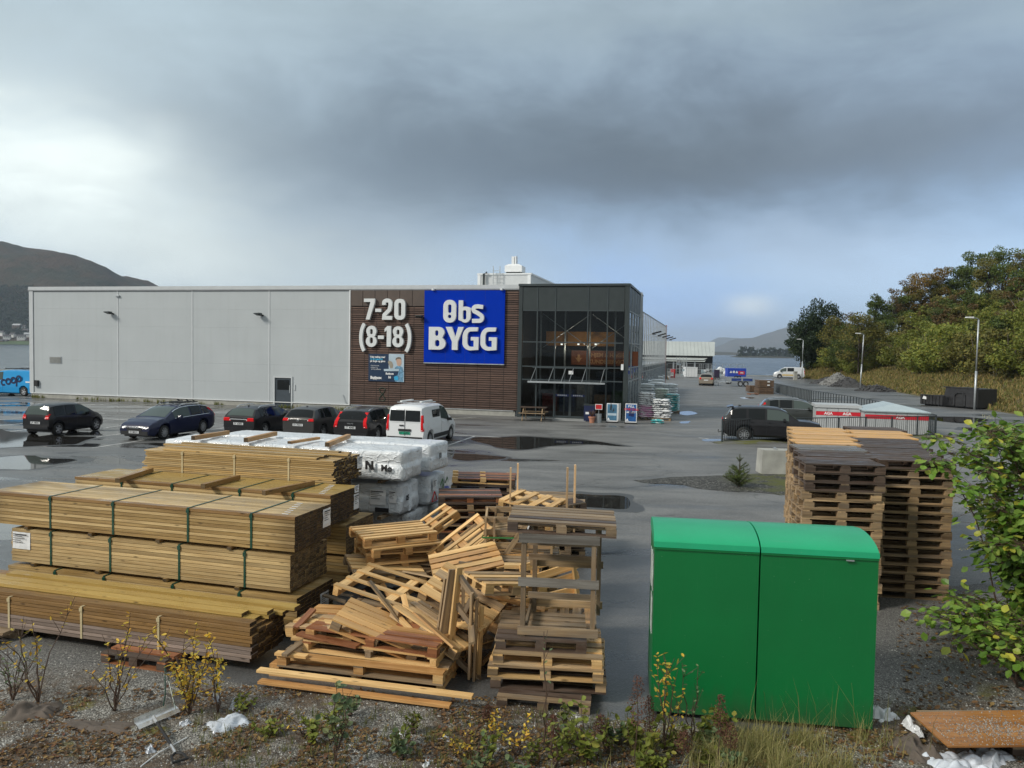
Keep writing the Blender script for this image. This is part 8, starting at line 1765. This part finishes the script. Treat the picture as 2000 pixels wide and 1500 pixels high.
# low scrub filling between trunks
V = []; F = []; r2 = random.Random(21)
for k in range(520):
    s_ = r2.uniform(5, 96); dd = 13+abs(r2.gauss(0, 12)); P_ = Vector((F0.x, F0.y, 0))+FD*s_+FE*dd; z_ = bank_z(P_.x, P_.y)
    if z_ < 0.2: continue
    rr = 1.0+r2.random()*1.4
    for q in range(70): w = Vector((r2.gauss(0, 1), r2.gauss(0, 1), abs(r2.gauss(0, 1)))).normalized(); leafq(V, F, Vector((P_.x, P_.y, z_))+Vector((w.x*rr, w.y*rr, w.z*rr*1.2))*(.4+.7*r2.random()), .34, r2, .3)
me = bpy.data.meshes.new('undergrowth'); me.from_pydata([tuple(v) for v in V], [], F); me.materials.append(LF['olive']); tag(inst('undergrowth', me), 'olive scrub filling the ground between the trees on the bank', 'undergrowth', None, 'stuff')
for mm, n_, sd, lo in (('olive', 26, 51, 8), ('green', 22, 52, 12), ('bright', 30, 53, 8), ('brown', 16, 54, 16), ('orange', 7, 55, 22)):
    V = []; F = []; r2 = random.Random(sd); tb = MB()
    for k in range(n_):
        s_ = r2.uniform(12, 94); dd = lo+r2.random()*(20 if lo < 12 else 24); P_ = Vector((F0.x, F0.y, 0))+FD*s_+FE*dd; z_ = bank_z(P_.x, P_.y)
        if z_ < .3: continue
        rx = r2.uniform(1.8, 3.0); rz = r2.uniform(1.5, 2.6)*(1.25 if lo > 8 else 1); v_, f_, c_ = crown(sd*100+k, rx, rz, 12, 2300 if lo < 16 else 1500, .30); b0 = len(V); o_ = Vector((P_.x, P_.y, z_+.2)); V += [v+o_ for v in v_]; F += [tuple(i+b0 for i in f) for f in f_]
        for c in c_[:5]: tb.tube([o_-Vector((0, 0, .6)), o_+Vector((c.x*.4, c.y*.4, c.z*.5)), o_+c], [.06, .04, .015], 4, cap=False)
    me = bpy.data.meshes.new('thicket'); me.from_pydata([tuple(v) for v in V], [], F); me.materials.append(LF[mm]); o = tag(inst('thicket', me), 'mass of %s scrub and saplings covering the slope between the trees' % {'olive': 'olive green', 'green': 'darker green', 'bright': 'yellow green', 'brown': 'brown thinning', 'orange': 'orange brown'}[mm], 'thicket', None, 'stuff'); tb.build('stems', BARKP if mm == 'brown' else BARK, o)
# island wood and headland wood
V = []; F = []; r2 = random.Random(31); Yi = 1530
isl = [(1446, 686), (1452, 679), (1460, 683), (1468, 680), (1476, 686), (1484, 684), (1492, 682), (1500, 684), (1508, 681), (1516, 685), (1524, 683), (1532, 686), (1538, 684), (1545, 682)]
im = treemesh(41, 10, 4.6, LF['dark'], 16, 900, 1.1, 'round', .04)
for k, (px, py) in enumerate(isl):
    P_ = ray_y(px, py-3, Yi+r2.uniform(-8, 25)); t = thing('island_tree', 'dark tree on the wooded islet, %s from the left' % ('leftmost' if k == 0 else ordn(k)), 'tree', (P_.x, P_.y, -.5), r2.random()*6, 'trees on the islet'); s_ = (P_.z+.5)/10; t.scale = (s_*.85, s_*.85, s_)
    inst('crown', im[0], t); inst('trunk', im[1], t)
for k in range(900):
    px = r2.uniform(1441, 1550); P_ = ray_y(px, 697, Yi); leafq(V, F, Vector((P_.x, Yi-18+r2.random()*30, -1+r2.random()*8)), 3.0, r2)
me = bpy.data.meshes.new('island_scrub'); me.from_pydata([tuple(v) for v in V], [], F); me.materials.append(LF['dark']); tag(inst('island_scrub', me), 'dark scrub along the shore of the wooded islet', 'scrub', None, 'stuff')
# dark trees on the left hillside foot
V = []; F = []
for k in range(2600):
    px = r2.uniform(-60, 64); py = r2.choice((r2.uniform(615, 655), r2.uniform(560, 620))); P_ = on_hill(px, py)
    if P_ is None: continue
    for q in range(4): leafq(V, F, P_+Vector((r2.uniform(-4, 4), -3, r2.uniform(0, 6))), 4.2, r2)
me = bpy.data.meshes.new('hill_scrub'); me.from_pydata([tuple(v) for v in V], [], F); me.materials.append(LF['dark']); tag(inst('hill_scrub', me), 'dark woods at the foot of the left hillside', 'woods', None, 'stuff')
# little pine beside the block
p = at(1443, 952); t = thing('pine_sapling', 'little pine with a single upright leader on the dark gravel patch', 'young pine', (p.x, p.y, 0)); V = []; F = []; r2 = random.Random(2); b = MB(); b.tube([(0, 0, 0), (.02, 0, .5), (0, 0, 1.0)], [.03, .02, .006], 5)
def spray(o, d, L, n, nl, w=.012):
    b.tube([o, o+d*L], [.01, .004], 4)
    for k in range(n):
        f_ = k/n; p_ = o+d*L*f_; a = Vector((r2.gauss(0, 1), r2.gauss(0, 1), r2.gauss(0, 1)))
        a = (a-d*a.dot(d)).normalized()*.8+d*.6; e = p_+a*nl; sd = a.cross(d).normalized()*w; i = len(V); V.extend([p_-sd*.5, p_+sd*.5, e]); F.append((i, i+1, i+2))
for k in range(42):
    a = r2.random()*6.28; z_ = r2.random()**1.6*.55; L = .48*(1-z_)+.05; spray(Vector((0, 0, z_+.05)), Vector((math.cos(a), math.sin(a), .55)).normalized(), L, 46, .11)
spray(Vector((0, 0, .5)), Vector((0, 0, 1)), .5, 60, .09)
for k in range(5): a = k*1.26; spray(Vector((0, 0, .78)), Vector((math.cos(a), math.sin(a), 1.2)).normalized(), .16, 16, .08)
b.build('trunk', BARK, t); me = bpy.data.meshes.new('needles'); me.from_pydata([tuple(v) for v in V], [], F); me.materials.append(LF['green']); inst('needles', me, t)
# weeds along the plinth
pts = []; r2 = random.Random(8)
for (s0_, s1_, n) in ((.2, 1.2, 30), (4, 12, 60), (13, 16, 20), (17.5, 26, 80), (27, 30.5, 110)):
    for k in range(n): s_ = r2.uniform(s0_, s1_); P_ = BO+E*s_-N*(.08+r2.random()*.18); pts.append((P_.x, P_.y, 0.01))
blades('plinth_weeds', 'weeds growing along the foot of the store wall', pts, .22, .015, LF['grass'], 6, .6, 'weeds')
# ================================================================ FOREGROUND PLANTS
def leafshape(V, F, p, d, up, L, w):
    d = d.normalized(); s_ = d.cross(up).normalized(); u = s_.cross(d); k = len(V)
    V += [p, p+d*L*.35+s_*w*.5+u*w*.10, p+d*L*.75+s_*w*.38+u*w*.06, p+d*L, p+d*L*.75-s_*w*.38+u*w*.06, p+d*L*.35-s_*w*.5+u*w*.10, p+d*L*.5-u*w*.06]
    F += [(k, k+1, k+6), (k+1, k+2, k+6), (k+2, k+3, k+6), (k+3, k+4, k+6), (k+4, k+5, k+6), (k+5, k, k+6)]
def sapling(label, pos, h, nst, spread, leaf, nleaf, LL, mat, seed, bark=TWIG, lowbare=.25, cat='sapling', name='sapling', group='young saplings in the foreground', wr=.5):
    r2 = random.Random(seed); t = thing(name, label, cat, pos, 0, group); b = MB(); V = []; F = []
    for s_ in range(nst):
        a = r2.random()*6.28; hh = h*(.55+.45*r2.random()) if s_ else h; sp = spread*(.3+.7*r2.random()); pts = [Vector((0, 0, 0))]
        for k in range(1, 7): f_ = k/6; pts.append(Vector((math.cos(a)*sp*f_**1.3+.02*r2.gauss(0, 1), math.sin(a)*sp*f_**1.3+.02*r2.gauss(0, 1), hh*f_)))
        b.tube(pts, [.007*(1-.75*k/6)+.001 for k in range(7)], 5)
        for q in range(r2.randint(2, 5)):
            i = r2.randint(2, 5); o = pts[i]; d = Vector((r2.gauss(0, 1), r2.gauss(0, 1), 1.2)).normalized(); Ls = h*.12+r2.random()*h*.16; b.tube([o, o+d*Ls], [.004, .0015], 4)
            for k in range(max(1, nleaf//nst//6)): f_ = .3+.7*r2.random(); dd = (d*.3+Vector((r2.gauss(0, 1), r2.gauss(0, 1), r2.gauss(0, .6)))).normalized(); leafshape(V, F, o+d*Ls*f_, dd, Vector((r2.gauss(0, .5), r2.gauss(0, .5), 1)), LL*(.6+.6*r2.random()), LL*wr)
        for k in range(nleaf//nst):
            f_ = lowbare+(1-lowbare)*r2.random()**.8; i = min(5, int(f_*6)); p = pts[i].lerp(pts[i+1], f_*6-i); dd = Vector((r2.gauss(0, 1), r2.gauss(0, 1), r2.gauss(.2, .6))).normalized(); leafshape(V, F, p, dd, Vector((r2.gauss(0, .5), r2.gauss(0, .5), 1)), LL*(.6+.6*r2.random()), LL*wr)
    b.build('stems', bark, t); me = bpy.data.meshes.new('leaves'); me.from_pydata([tuple(v) for v in V], [], F); me.materials.append(mat); inst('leaves', me, t); return t
def gp(px, py): p = at(px, py, .04); p.z = verge_z(p.x, p.y)-.01; return p
for a in (('tall thin sapling with few yellow leaves, leftmost in front of the brown pile', 75, 1372, 1.10, 6, .42, 55, .060, 'yellow', 1), ('bare twiggy sapling at the left edge of the verge', 25, 1365, .6, 7, .4, 30, .05, 'greyleaf', 2), ('dark stemmed sapling with yellow leaves behind the grey cloth', 225, 1385, 1.0, 8, .42, 85, .058, 'yellow', 3), ('bright yellow leaved bushy sapling behind the long scraper', 370, 1392, .95, 12, .40, 260, .062, 'yellow', 4), ('slim yellow sapling beside the hanging plastic strip', 425, 1388, .92, 4, .12, 70, .062, 'yellow', 5),
          ('grey green leaved sapling in front of the pallet heap', 655, 1490, .88, 4, .20, 46, .080, 'greyleaf', 6), ('small yellowing sapling left of the grey green one', 590, 1440, .30, 5, .2, 22, .04, 'yellow', 7), ('thin bare sapling in front of the rack pallets', 1062, 1450, 1.15, 2, .06, 6, .05, 'greyleaf', 8), ('pale green shoot before the rack pallets', 1105, 1428, .34, 2, .08, 20, .07, 'grass', 9),
          ('tall yellow and green sapling in front of the left part of the green container', 1300, 1470, 1.05, 5, .24, 66, .062, 'yellow', 10), ('short yellow sapling right of the tall one at the container', 1350, 1455, .85, 3, .2, 26, .055, 'greyleaf', 11), ('broad leaved yellow green seedling below the container', 1250, 1480, .42, 8, .34, 70, .085, 'bright', 12), ('reddish seedling with yellow green leaves at the bottom edge', 1140, 1495, .60, 6, .26, 64, .085, 'bright', 13), ('sparse yellow seedling below the rack', 1010, 1475, .40, 6, .25, 50, .05, 'yellow', 14), ('red stemmed seedling at the bottom centre', 1085, 1498, .50, 5, .22, 38, .07, 'bright', 16), ('small yellow seedling left of the litter', 900, 1480, .30, 5, .2, 40, .045, 'yellow', 17), ('thin yellow leaved seedling near the rack pallets corner', 962, 1440, .34, 4, .14, 26, .05, 'yellow', 18), ('yellow green seedling between litter and grass', 1190, 1470, .36, 6, .2, 52, .06, 'bright', 19)):
    lab, px, py, h, n, sp, nl, LL, mm, sd = a; sapling(lab, gp(px, py), h, n, sp, None, nl, LL, LF[mm], sd, wr=.45 if LL < .07 else .75, lowbare=.15 if nl > 100 else .3)
for k in range(26):
    px, py = (rng.uniform(930, 1420), rng.uniform(1420, 1520)) if k < 18 else (rng.uniform(380, 930), rng.uniform(1380, 1500))
    sapling('small self sown weed with %s leaves in the front verge' % ('lime green', 'yellow green', 'dull green')[k % 3], gp(px, py), .14+.22*rng.random(), 5, .16, None, 46, .05+.03*rng.random(), LF[('bright', 'bright', 'greyleaf')[k % 3]], 200+k, wr=.7, name='weed', cat='weed', group='small %s weeds in the verge' % ('lime green', 'yellow green', 'dull green')[k % 3])
# dock seed heads
def dock(label, px, py, h, seed, w=.10):
    r2 = random.Random(seed); t = thing('seed_head', label, 'dried weed', gp(px, py), 0, 'dried brown seed heads'); b = MB(); b.tube([(0, 0, 0), (.03, 0, h*.5), (.01, .02, h)], [.006, .005, .002], 5); b.build('stem', TWIG, t); V = []; F = []
    for k in range(420): f_ = .45+.55*r2.random(); rr = w*(1-abs(f_-.68)*1.9)*r2.random()**.5; a = r2.random()*6.28; leafq(V, F, Vector((.02+rr*math.cos(a), rr*math.sin(a), h*f_)), .022, r2, asp=.5)
    me = bpy.data.meshes.new('seeds'); me.from_pydata([tuple(v) for v in V], [], F); me.materials.append(LF['dock']); inst('seeds', me, t)
for k, (px, py, h, w, lab) in enumerate(((1238, 1490, .86, .10, 'broad brown seed head left of the green container'), (1262, 1480, .62, .07, 'short brown seed head touching the container corner'), (1400, 1492, .70, .08, 'drooping brown seed head in front of the container door'), (1420, 1497, .44, .09, 'low brown seed head beneath the drooping one'), (1330, 1496, .36, .10, 'low dark brown seed head in the grass'), (1168, 1460, .35, .09, 'faint brown seed head by the asphalt edge'), (1075, 1470, .40, .08, 'brown seed head below the rack'), (948, 1430, .30, .07, 'small brown seed head at the foot of the standing frame'))): dock(lab, px, py, h, k+50, w)
# grass in front of the container and sparse weeds
r2 = random.Random(14); pts = []
for k in range(520):
    px = r2.gauss(1490, 130); py = r2.uniform(1445, 1540)
    if px < 1180 or px > 1760: continue
    p = at(px, py)
    if noise.noise(Vector((p.x*2.2, p.y*2.2, 4))) < -.08: continue
    pts.append((p.x, p.y, verge_z(p.x, p.y)))
blades('long_grass', 'long straw and green grass in front of the green container', pts, .22, .003, LF['straw'], 9, 1.5)
pts = []
for k in range(520):
    px = r2.uniform(380, 1300); py = r2.uniform(1395, 1530); p = at(px, py); pts.append((p.x, p.y, verge_z(p.x, p.y)))
blades('verge_weeds', 'sparse low weeds scattered over the gravel verge', pts, .10, .004, LF['grass'], 5, .8, 'weeds')
pts = []
for k in range(60): px = r2.uniform(1500, 1720); p = at(px, r2.uniform(1440, 1500)); pts.append((p.x, p.y, verge_z(p.x, p.y)))
blades('tall_stalks', 'few tall pale grass stalks in front of the container', pts[:26], .62, .0028, LF['drygrass'], 2, .8)
# fallen leaves and pebbles
V = []; F = []
def scatter(n, x0, x1, y0, y1, s0, s1, clump=0):
    for k in range(n):
        p = at(r2.uniform(x0, x1), r2.uniform(y0, y1)); 
        if clump and noise.noise(Vector((p.x*1.4, p.y*1.4, 7))) < clump: continue
        if p.y > verge_edge(p.x)-.05: continue
        z_ = verge_z(p.x, p.y)+.012; s_ = r2.uniform(s0, s1); a = r2.random()*6.28; n_ = Vector((r2.gauss(0, .3), r2.gauss(0, .3), 1)).normalized(); d = Vector((math.cos(a), math.sin(a), 0)); d = (d-n_*d.dot(n_)).normalized(); leafshape(V, F, Vector((p.x, p.y, z_)), d, n_, s_, s_*.55)
scatter(7500, -60, 1000, 1345, 1520, .03, .06, .02); scatter(2600, 900, 1750, 1430, 1530, .03, .06, .0); scatter(900, 1750, 2060, 1180, 1500, .04, .09); scatter(500, 0, 1900, 1340, 1500, .03, .06)
me = bpy.data.meshes.new('leaf_litter'); me.from_pydata([tuple(v) for v in V], [], F); me.materials.append(LF['litter']); tag(inst('leaf_litter', me), 'brown fallen leaves lying on the gravel verge', 'fallen leaves', None, 'stuff')
V = []; F = []
for k in range(15000):
    px = r2.uniform(-80, 2080); p = at(px, r2.uniform(1270, 1560))
    if p.y > verge_edge(p.x)-.1: continue
    s_ = .005+.012*r2.random()**2; z_ = verge_z(p.x, p.y)+s_*.3; i = len(V); a = r2.random()*6.28; c, sn = math.cos(a)*s_, math.sin(a)*s_
    V += [(p.x+c, p.y+sn, z_-s_*.3), (p.x-sn, p.y+c*.8, z_-s_*.3), (p.x-c*.8, p.y-sn, z_-s_*.3), (p.x+sn, p.y-c*.7, z_-s_*.3), (p.x+c*.1, p.y, z_+s_*.5)]; F += [(i, i+1, i+4), (i+1, i+2, i+4), (i+2, i+3, i+4), (i+3, i, i+4)]
mt, nt, bs = new_mat('loose stone chips'); nt.col(bs.inputs['Base Color'], nt.ramp(nt.island(), [(0, (.09, .085, .08)), (.5, (.22, .215, .20)), (1, (.45, .44, .40))])); bs.inputs['Roughness'].default_value = .6
me = bpy.data.meshes.new('stone_chips'); me.from_pydata(V, [], F); me.materials.append(mt); tag(inst('stone_chips', me), 'loose pale stone chips lying on the gravel verge', 'stone chips', None, 'stuff')
# knotweed at the right edge
def knotweed(label, base, n, h, sprd, seed, dirx=-1.0, leafn=34, LL=.155, flowers=True, low=.22):
    r2 = random.Random(seed); t = thing('broad_leaved_bush', label, 'bush', base, 0, 'broad leaved bushes at the right edge'); b = MB(); V = []; F = []; FV = []; FF = []
    for s_ in range(n):
        a = r2.uniform(0, 6.28); o = Vector((r2.gauss(0, sprd*.18), r2.gauss(0, sprd*.18), 0)); hh = h*(.55+.5*r2.random()); rad = sprd*(.25+.75*r2.random()); tgt = o+Vector((math.cos(a)*rad+dirx*.25*sprd, math.sin(a)*rad*.8, hh)); pts = []
        for k in range(8):
            f_ = k/7; p = o.lerp(tgt, f_); p.z = hh*math.sin(f_*PI/2*1.12)/math.sin(PI/2*1.0); p.x += .03*math.sin(k*2+s_); pts.append(p)
        b.tube(pts, [.013*(1-.8*k/7) for k in range(8)], 5)
        for k in range(leafn):
            f_ = low+(1-low)*r2.random()**.75; i = min(6, int(f_*7)); p = pts[i].lerp(pts[i+1], f_*7-i); tw = Vector((r2.gauss(0, 1), r2.gauss(0, 1), r2.gauss(.1, .35))).normalized(); q = p+tw*(.05+.28*r2.random()*(1-.4*f_)); b.tube([p, q], [.004, .002], 3, cap=False)
            d = (tw+Vector((0, 0, -.5))).normalized(); leafshape(V, F, q, d, Vector((r2.gauss(0, .45), r2.gauss(0, .45), 1)), LL*(.5+.7*r2.random()), LL*.82*(.6+.5*r2.random()))
        if flowers and s_ % 2 == 0:
            for g in range(5):
                p = pts[7-g//2]+Vector((r2.gauss(0, .12), r2.gauss(0, .12), r2.gauss(0, .08)))
                d = Vector((r2.gauss(0, 1), r2.gauss(0, 1), r2.gauss(-.1, .7))).normalized()
                for k in range(36): leafq(FV, FF, p+d*.18*r2.random()+Vector((r2.gauss(0, .012), r2.gauss(0, .012), r2.gauss(0, .012))), .016, r2, asp=.7)
    b.build('stems', TWIG, t); me = bpy.data.meshes.new('leaves'); me.from_pydata([tuple(v) for v in V], [], F); me.materials.append(LF['knot']); inst('leaves', me, t)
    if FV: me = bpy.data.meshes.new('flowers'); me.from_pydata([tuple(v) for v in FV], [], FF); me.materials.append(LF['flower']); inst('flowers', me, t)
knotweed('tall broad leaved bush with cream flower sprays at the right edge', (8.1, 10.6, 0), 110, 3.0, 1.75, 1, dirx=-.5, leafn=92, LL=.125)
knotweed('second flowering bush further in at the right edge', (8.2, 9.6, 0), 60, 2.9, 1.4, 2, dirx=-.25, leafn=75, LL=.125)
knotweed('middle height broad leaved bush filling the right edge below the flowers', (7.75, 10.3, 0), 85, 1.9, 1.35, 6, dirx=-.2, leafn=90, LL=.13, low=.06)
knotweed('low broad leaved growth spilling over the ground below the tall bush', (7.0, 10.4, 0), 34, .6, 1.25, 3, dirx=-.6, leafn=26, LL=.14, flowers=False)
knotweed('low yellowing broad leaved plant at the right edge above the plywood', (6.6, 9.3, 0), 28, .62, .95, 4, dirx=.1, leafn=24, LL=.13, flowers=False)
# ================================================================ LITTER AND TOOLS
def crumple(name, label, cat, pos, w, h, hgt, mat, seed, rz=0, fold=1.0, group=None, n=26):
    b = MB(); vs = []
    for i in range(n+1):
        for j in range(n+1):
            u = i/n-.5; v = j/n-.5; e = 1+.25*noise.noise(Vector((math.atan2(v, u)*1.3, seed, 0))); f_ = 1-(max(abs(u), abs(v))*2)**4
            z_ = hgt*(.42+.75*noise.noise(Vector((u*2.6*fold, v*2.6*fold, seed)))+.55*abs(noise.noise(Vector((u*5, v*5, seed)))))*max(0.03, f_)
            vs.append((u*w*e+.03*noise.noise(Vector((u*6, v*6, seed+3))), v*h*e+.03*noise.noise(Vector((u*6, v*6, seed+8))), z_))
    b.add(vs, [(i*(n+1)+j, (i+1)*(n+1)+j, (i+1)*(n+1)+j+1, i*(n+1)+j+1) for i in range(n) for j in range(n)])
    o = b.build(name, mat, None, pos, (0, 0, rz), smooth=True); return tag(o, label, cat, group)
CLO = simple('grey brown cloth', (.105, .085, .070), .9, var=.25, scale=5, bump=.3); PLC = simple('crumpled clear plastic', (.52, .56, .62), .22, var=.25, scale=8, coat=.6); PLW = simple('white plastic bag film', (.66, .68, .70), .3, var=.1, scale=5, coat=.3)
crumple('cloth', 'bunched grey brown cloth at the left of the verge', 'cloth', gp(62, 1392), .48, .34, .16, CLO, 1, .2)
crumple('cloth', 'flat grey brown cloth spread beside the scraper', 'cloth', gp(180, 1415), .85, .30, .055, CLO, 2, -.12, .6)
sc_ = thing('scraper', 'long handled metal floor scraper with black grip lying on the verge', 'scraper', (0, 0, 0))
a = at(262, 1412, .09); c_ = at(343, 1378, .09); d_ = at(325, 1397, .10)
b = MB(); dx = (c_-a).normalized(); dy = Vector((dx.y, -dx.x, 0)).normalized(); vs = []
for i in range(2):
    o = a if i == 0 else c_
    for (q, z_) in ((-.01, .045), (.0, .0), (.05, -.012), (.085, -.04), (.10, -.035)): vs.append(o+dy*q+Vector((0, 0, z_)))
b.add([tuple(v) for v in vs], [(k, k+5, k+6, k+1) for k in range(4)]); SST = simple('bright scuffed aluminium', (.70, .71, .72), .3, .7, var=.15, scale=10); bl_ = b.build('blade', SST, sc_)
m0 = at(300, 1400, .10); m1 = at(343, 1470, .09); m2 = at(352, 1478, .09)
MB().tube([m0, m0.lerp(m1, .18)], .018, 8).build('socket', SST, sc_); MB().tube([m0.lerp(m1, .18), m0.lerp(m1, .8)], .016, 8).build('handle_grip', MT['black'], sc_); MB().tube([m0.lerp(m1, .8), m1], .014, 8).build('shaft', SST, sc_)
dd = (m1-m0).normalized(); sd = Vector((-dd.y, dd.x, 0)).normalized(); e = m1+dd*.17
MB().tube([m1, m1+dd*.05+sd*.05, e+sd*.065, e-sd*.065, m1+dd*.05-sd*.05, m1], .013, 6).build('grip_loop', MT['black'], sc_)
tag(MB().tube([at(318, 1385, .10), at(323, 1355, .25), at(322, 1300, .45), at(330, 1330, .30), at(343, 1385, .09)], .006, 4).build('loose_strap', MT['strap'], None), 'dark green strap loop standing up behind the scraper blade', 'strap')
k_ = 0
for (px, py, w, h, hg, mm, lab) in ((395, 1424, .18, .14, .01, MT['paper'], 'flat white paper sheet right of the scraper'), (445, 1412, .42, .28, .13, PLC, 'crumpled clear plastic heap right of the paper'), (462, 1380, .10, .16, .10, PLC, 'upright twist of clear plastic'), (293, 1462, .20, .09, .05, PLC, 'crumpled clear plastic left of the scraper shaft'), (318, 1400, .30, .16, .02, PLC, 'clear film lying under the scraper blade'), (363, 1412, .12, .10, .05, PLC, 'small plastic scrap beside the paper'), (868, 1438, .13, .20, .02, PLC, 'pale plastic sheet in front of the pallets'), (785, 1432, .10, .06, .03, MT['paper'], 'crumpled paper scrap in front of the heap'), (590, 1415, .07, .05, .02, MT['paper'], 'small white scrap below the heap'), (665, 1418, .09, .05, .03, MT['paper'], 'white scrap by the green sapling'), (975, 1462, .16, .08, .03, PLC, 'white plastic shred near the bottom centre'), (835, 1492, .16, .06, .04, PLW, 'white plastic at the bottom edge'), (1412, 1492, .05, .05, .05, PLW, 'white plastic cup in the grass'), (1130, 1395, .10, .05, .02, MT['paper'], 'grey white scrap under the rack pallets')):
    crumple('litter', lab, 'litter', gp(px, py), w, h, hg, mm, 60+k_, k_*.7, 1.2, 'litter on the verge', 14); k_ += 1
tag(MB().tube([at(0, 1472, .04), at(50, 1450, .045), at(98, 1435, .04)], .006, 5).build('cable', MT['white'], None), 'thin white cord lying at the bottom left', 'cord')
tag(MB().tube([at(275, 1497, .05), at(310, 1470, .05), at(365, 1440, .05)], .006, 5).build('cable', MT['white'], None), 'thin white cord crossing under the scraper shaft', 'cord')
vs = [at(418, 1345, .02), at(425, 1330, .12), at(418, 1310, .28), at(428, 1290, .38), at(421, 1275, .46)]
crumple('plastic_strip', 'strip of clear plastic caught on the slim yellow sapling', 'plastic strip', tuple(at(424, 1340, .3)), .06, .34, .05, PLC, 91, 0).rotation_euler = (PI/2, 0, .2)
# white bag by the container
crumple('plastic_bag', 'white plastic bag lying against the right side of the green container', 'plastic bag', tuple(at(1716, 1400, .0)), .30, .34, .20, PLW, 95, .4, .8)
# plywood on a pallet with plastic below
PW = wood('wet plywood face', (.36, .17, .055), (.22, .09, .028), .22, grain=.6, knots=.2)
a, b_, c_, d_ = at(1778, 1391, .26), at(2030, 1386, .26), at(2100, 1455, .26), at(1852, 1457, .26)
t = thing('plywood_sheet', 'wet orange plywood sheet strewn with grit lying on a pallet', 'plywood sheet', (a+c_)/2); o = (a+c_)/2; b = MB(); tp = [tuple(v-o) for v in (d_, c_, b_, a)]; b.add([(x, y, z_-.018) for x, y, z_ in tp]+tp, [(3, 2, 1, 0), (4, 5, 6, 7), (0, 1, 5, 4), (1, 2, 6, 5), (2, 3, 7, 6), (3, 0, 4, 7)]); b.build('sheet', PW, t)
V = []; F = []; r2 = random.Random(77)
for k in range(1500):
    u = min(.98, max(.05, r2.gauss(.5, .24))); v = min(.98, max(.04, r2.gauss(.55, .22))); p = a.lerp(b_, u).lerp(d_.lerp(c_, u), v)-o; s_ = .003+.006*r2.random(); i = len(V)
    V += [(p.x-s_, p.y-s_, p.z+.001), (p.x+s_, p.y-s_*.6, p.z+.001), (p.x, p.y+s_, p.z+.001), (p.x, p.y, p.z+s_*1.1)]; F += [(i, i+1, i+3), (i+1, i+2, i+3), (i+2, i, i+3)]
me = bpy.data.meshes.new('grit'); me.from_pydata(V, [], F); me.materials.append(mt); g_ = inst('grit', me, t); g_['kind'] = 'stuff'
pc = at(1960, 1480, 0); pallet('half hidden old pallet under the plywood sheet', (pc.x+.12, pc.y+.35, .0), (0, 0, R(2)), [MT['oldpal'], MT['darkpal']], 'odd pallets on the verge', L=1.25, W=.75, nd=5)
crumple('plastic_bag', 'big crumpled translucent plastic under the left half of the plywood', 'plastic sheeting', tuple(gp(1865, 1492)), .60, .36, .13, PLC, 96, .1, 1.3, None, 40); crumple('plastic_bag', 'smaller crumpled translucent plastic under the middle of the plywood', 'plastic sheeting', tuple(gp(1930, 1478)), .42, .32, .12, PLC, 97, .5, 1.4, None, 30)
crumple('cloth', 'grey brown cloth hanging out at the left of the plywood', 'cloth', tuple(gp(1790, 1468)), .34, .46, .16, CLO, 98, .2, 1.0)
crumple('plastic_strip', 'white plastic ribbon over the cloth by the plywood', 'plastic strip', tuple(gp(1782, 1432)+Vector((0, 0, .05))), .07, .30, .12, PLW, 99, .1)
pc = at(300, 1300, 0); pallet('red brown pallet under the low brown board pile', (pc.x-.1, pc.y+.35, .0), (0, 0, LA), [MT['redwood'], MT['darkpal']], 'odd pallets on the verge', L=.95, W=.9, nd=6)
pc = at(15, 1260, 0); pallet('grey pallet end under the left of the low board pile', (pc.x-.45, pc.y+.4, .0), (0, 0, LA), [MT['oldpal']], 'odd pallets on the verge', L=.9, W=.9, nd=5)
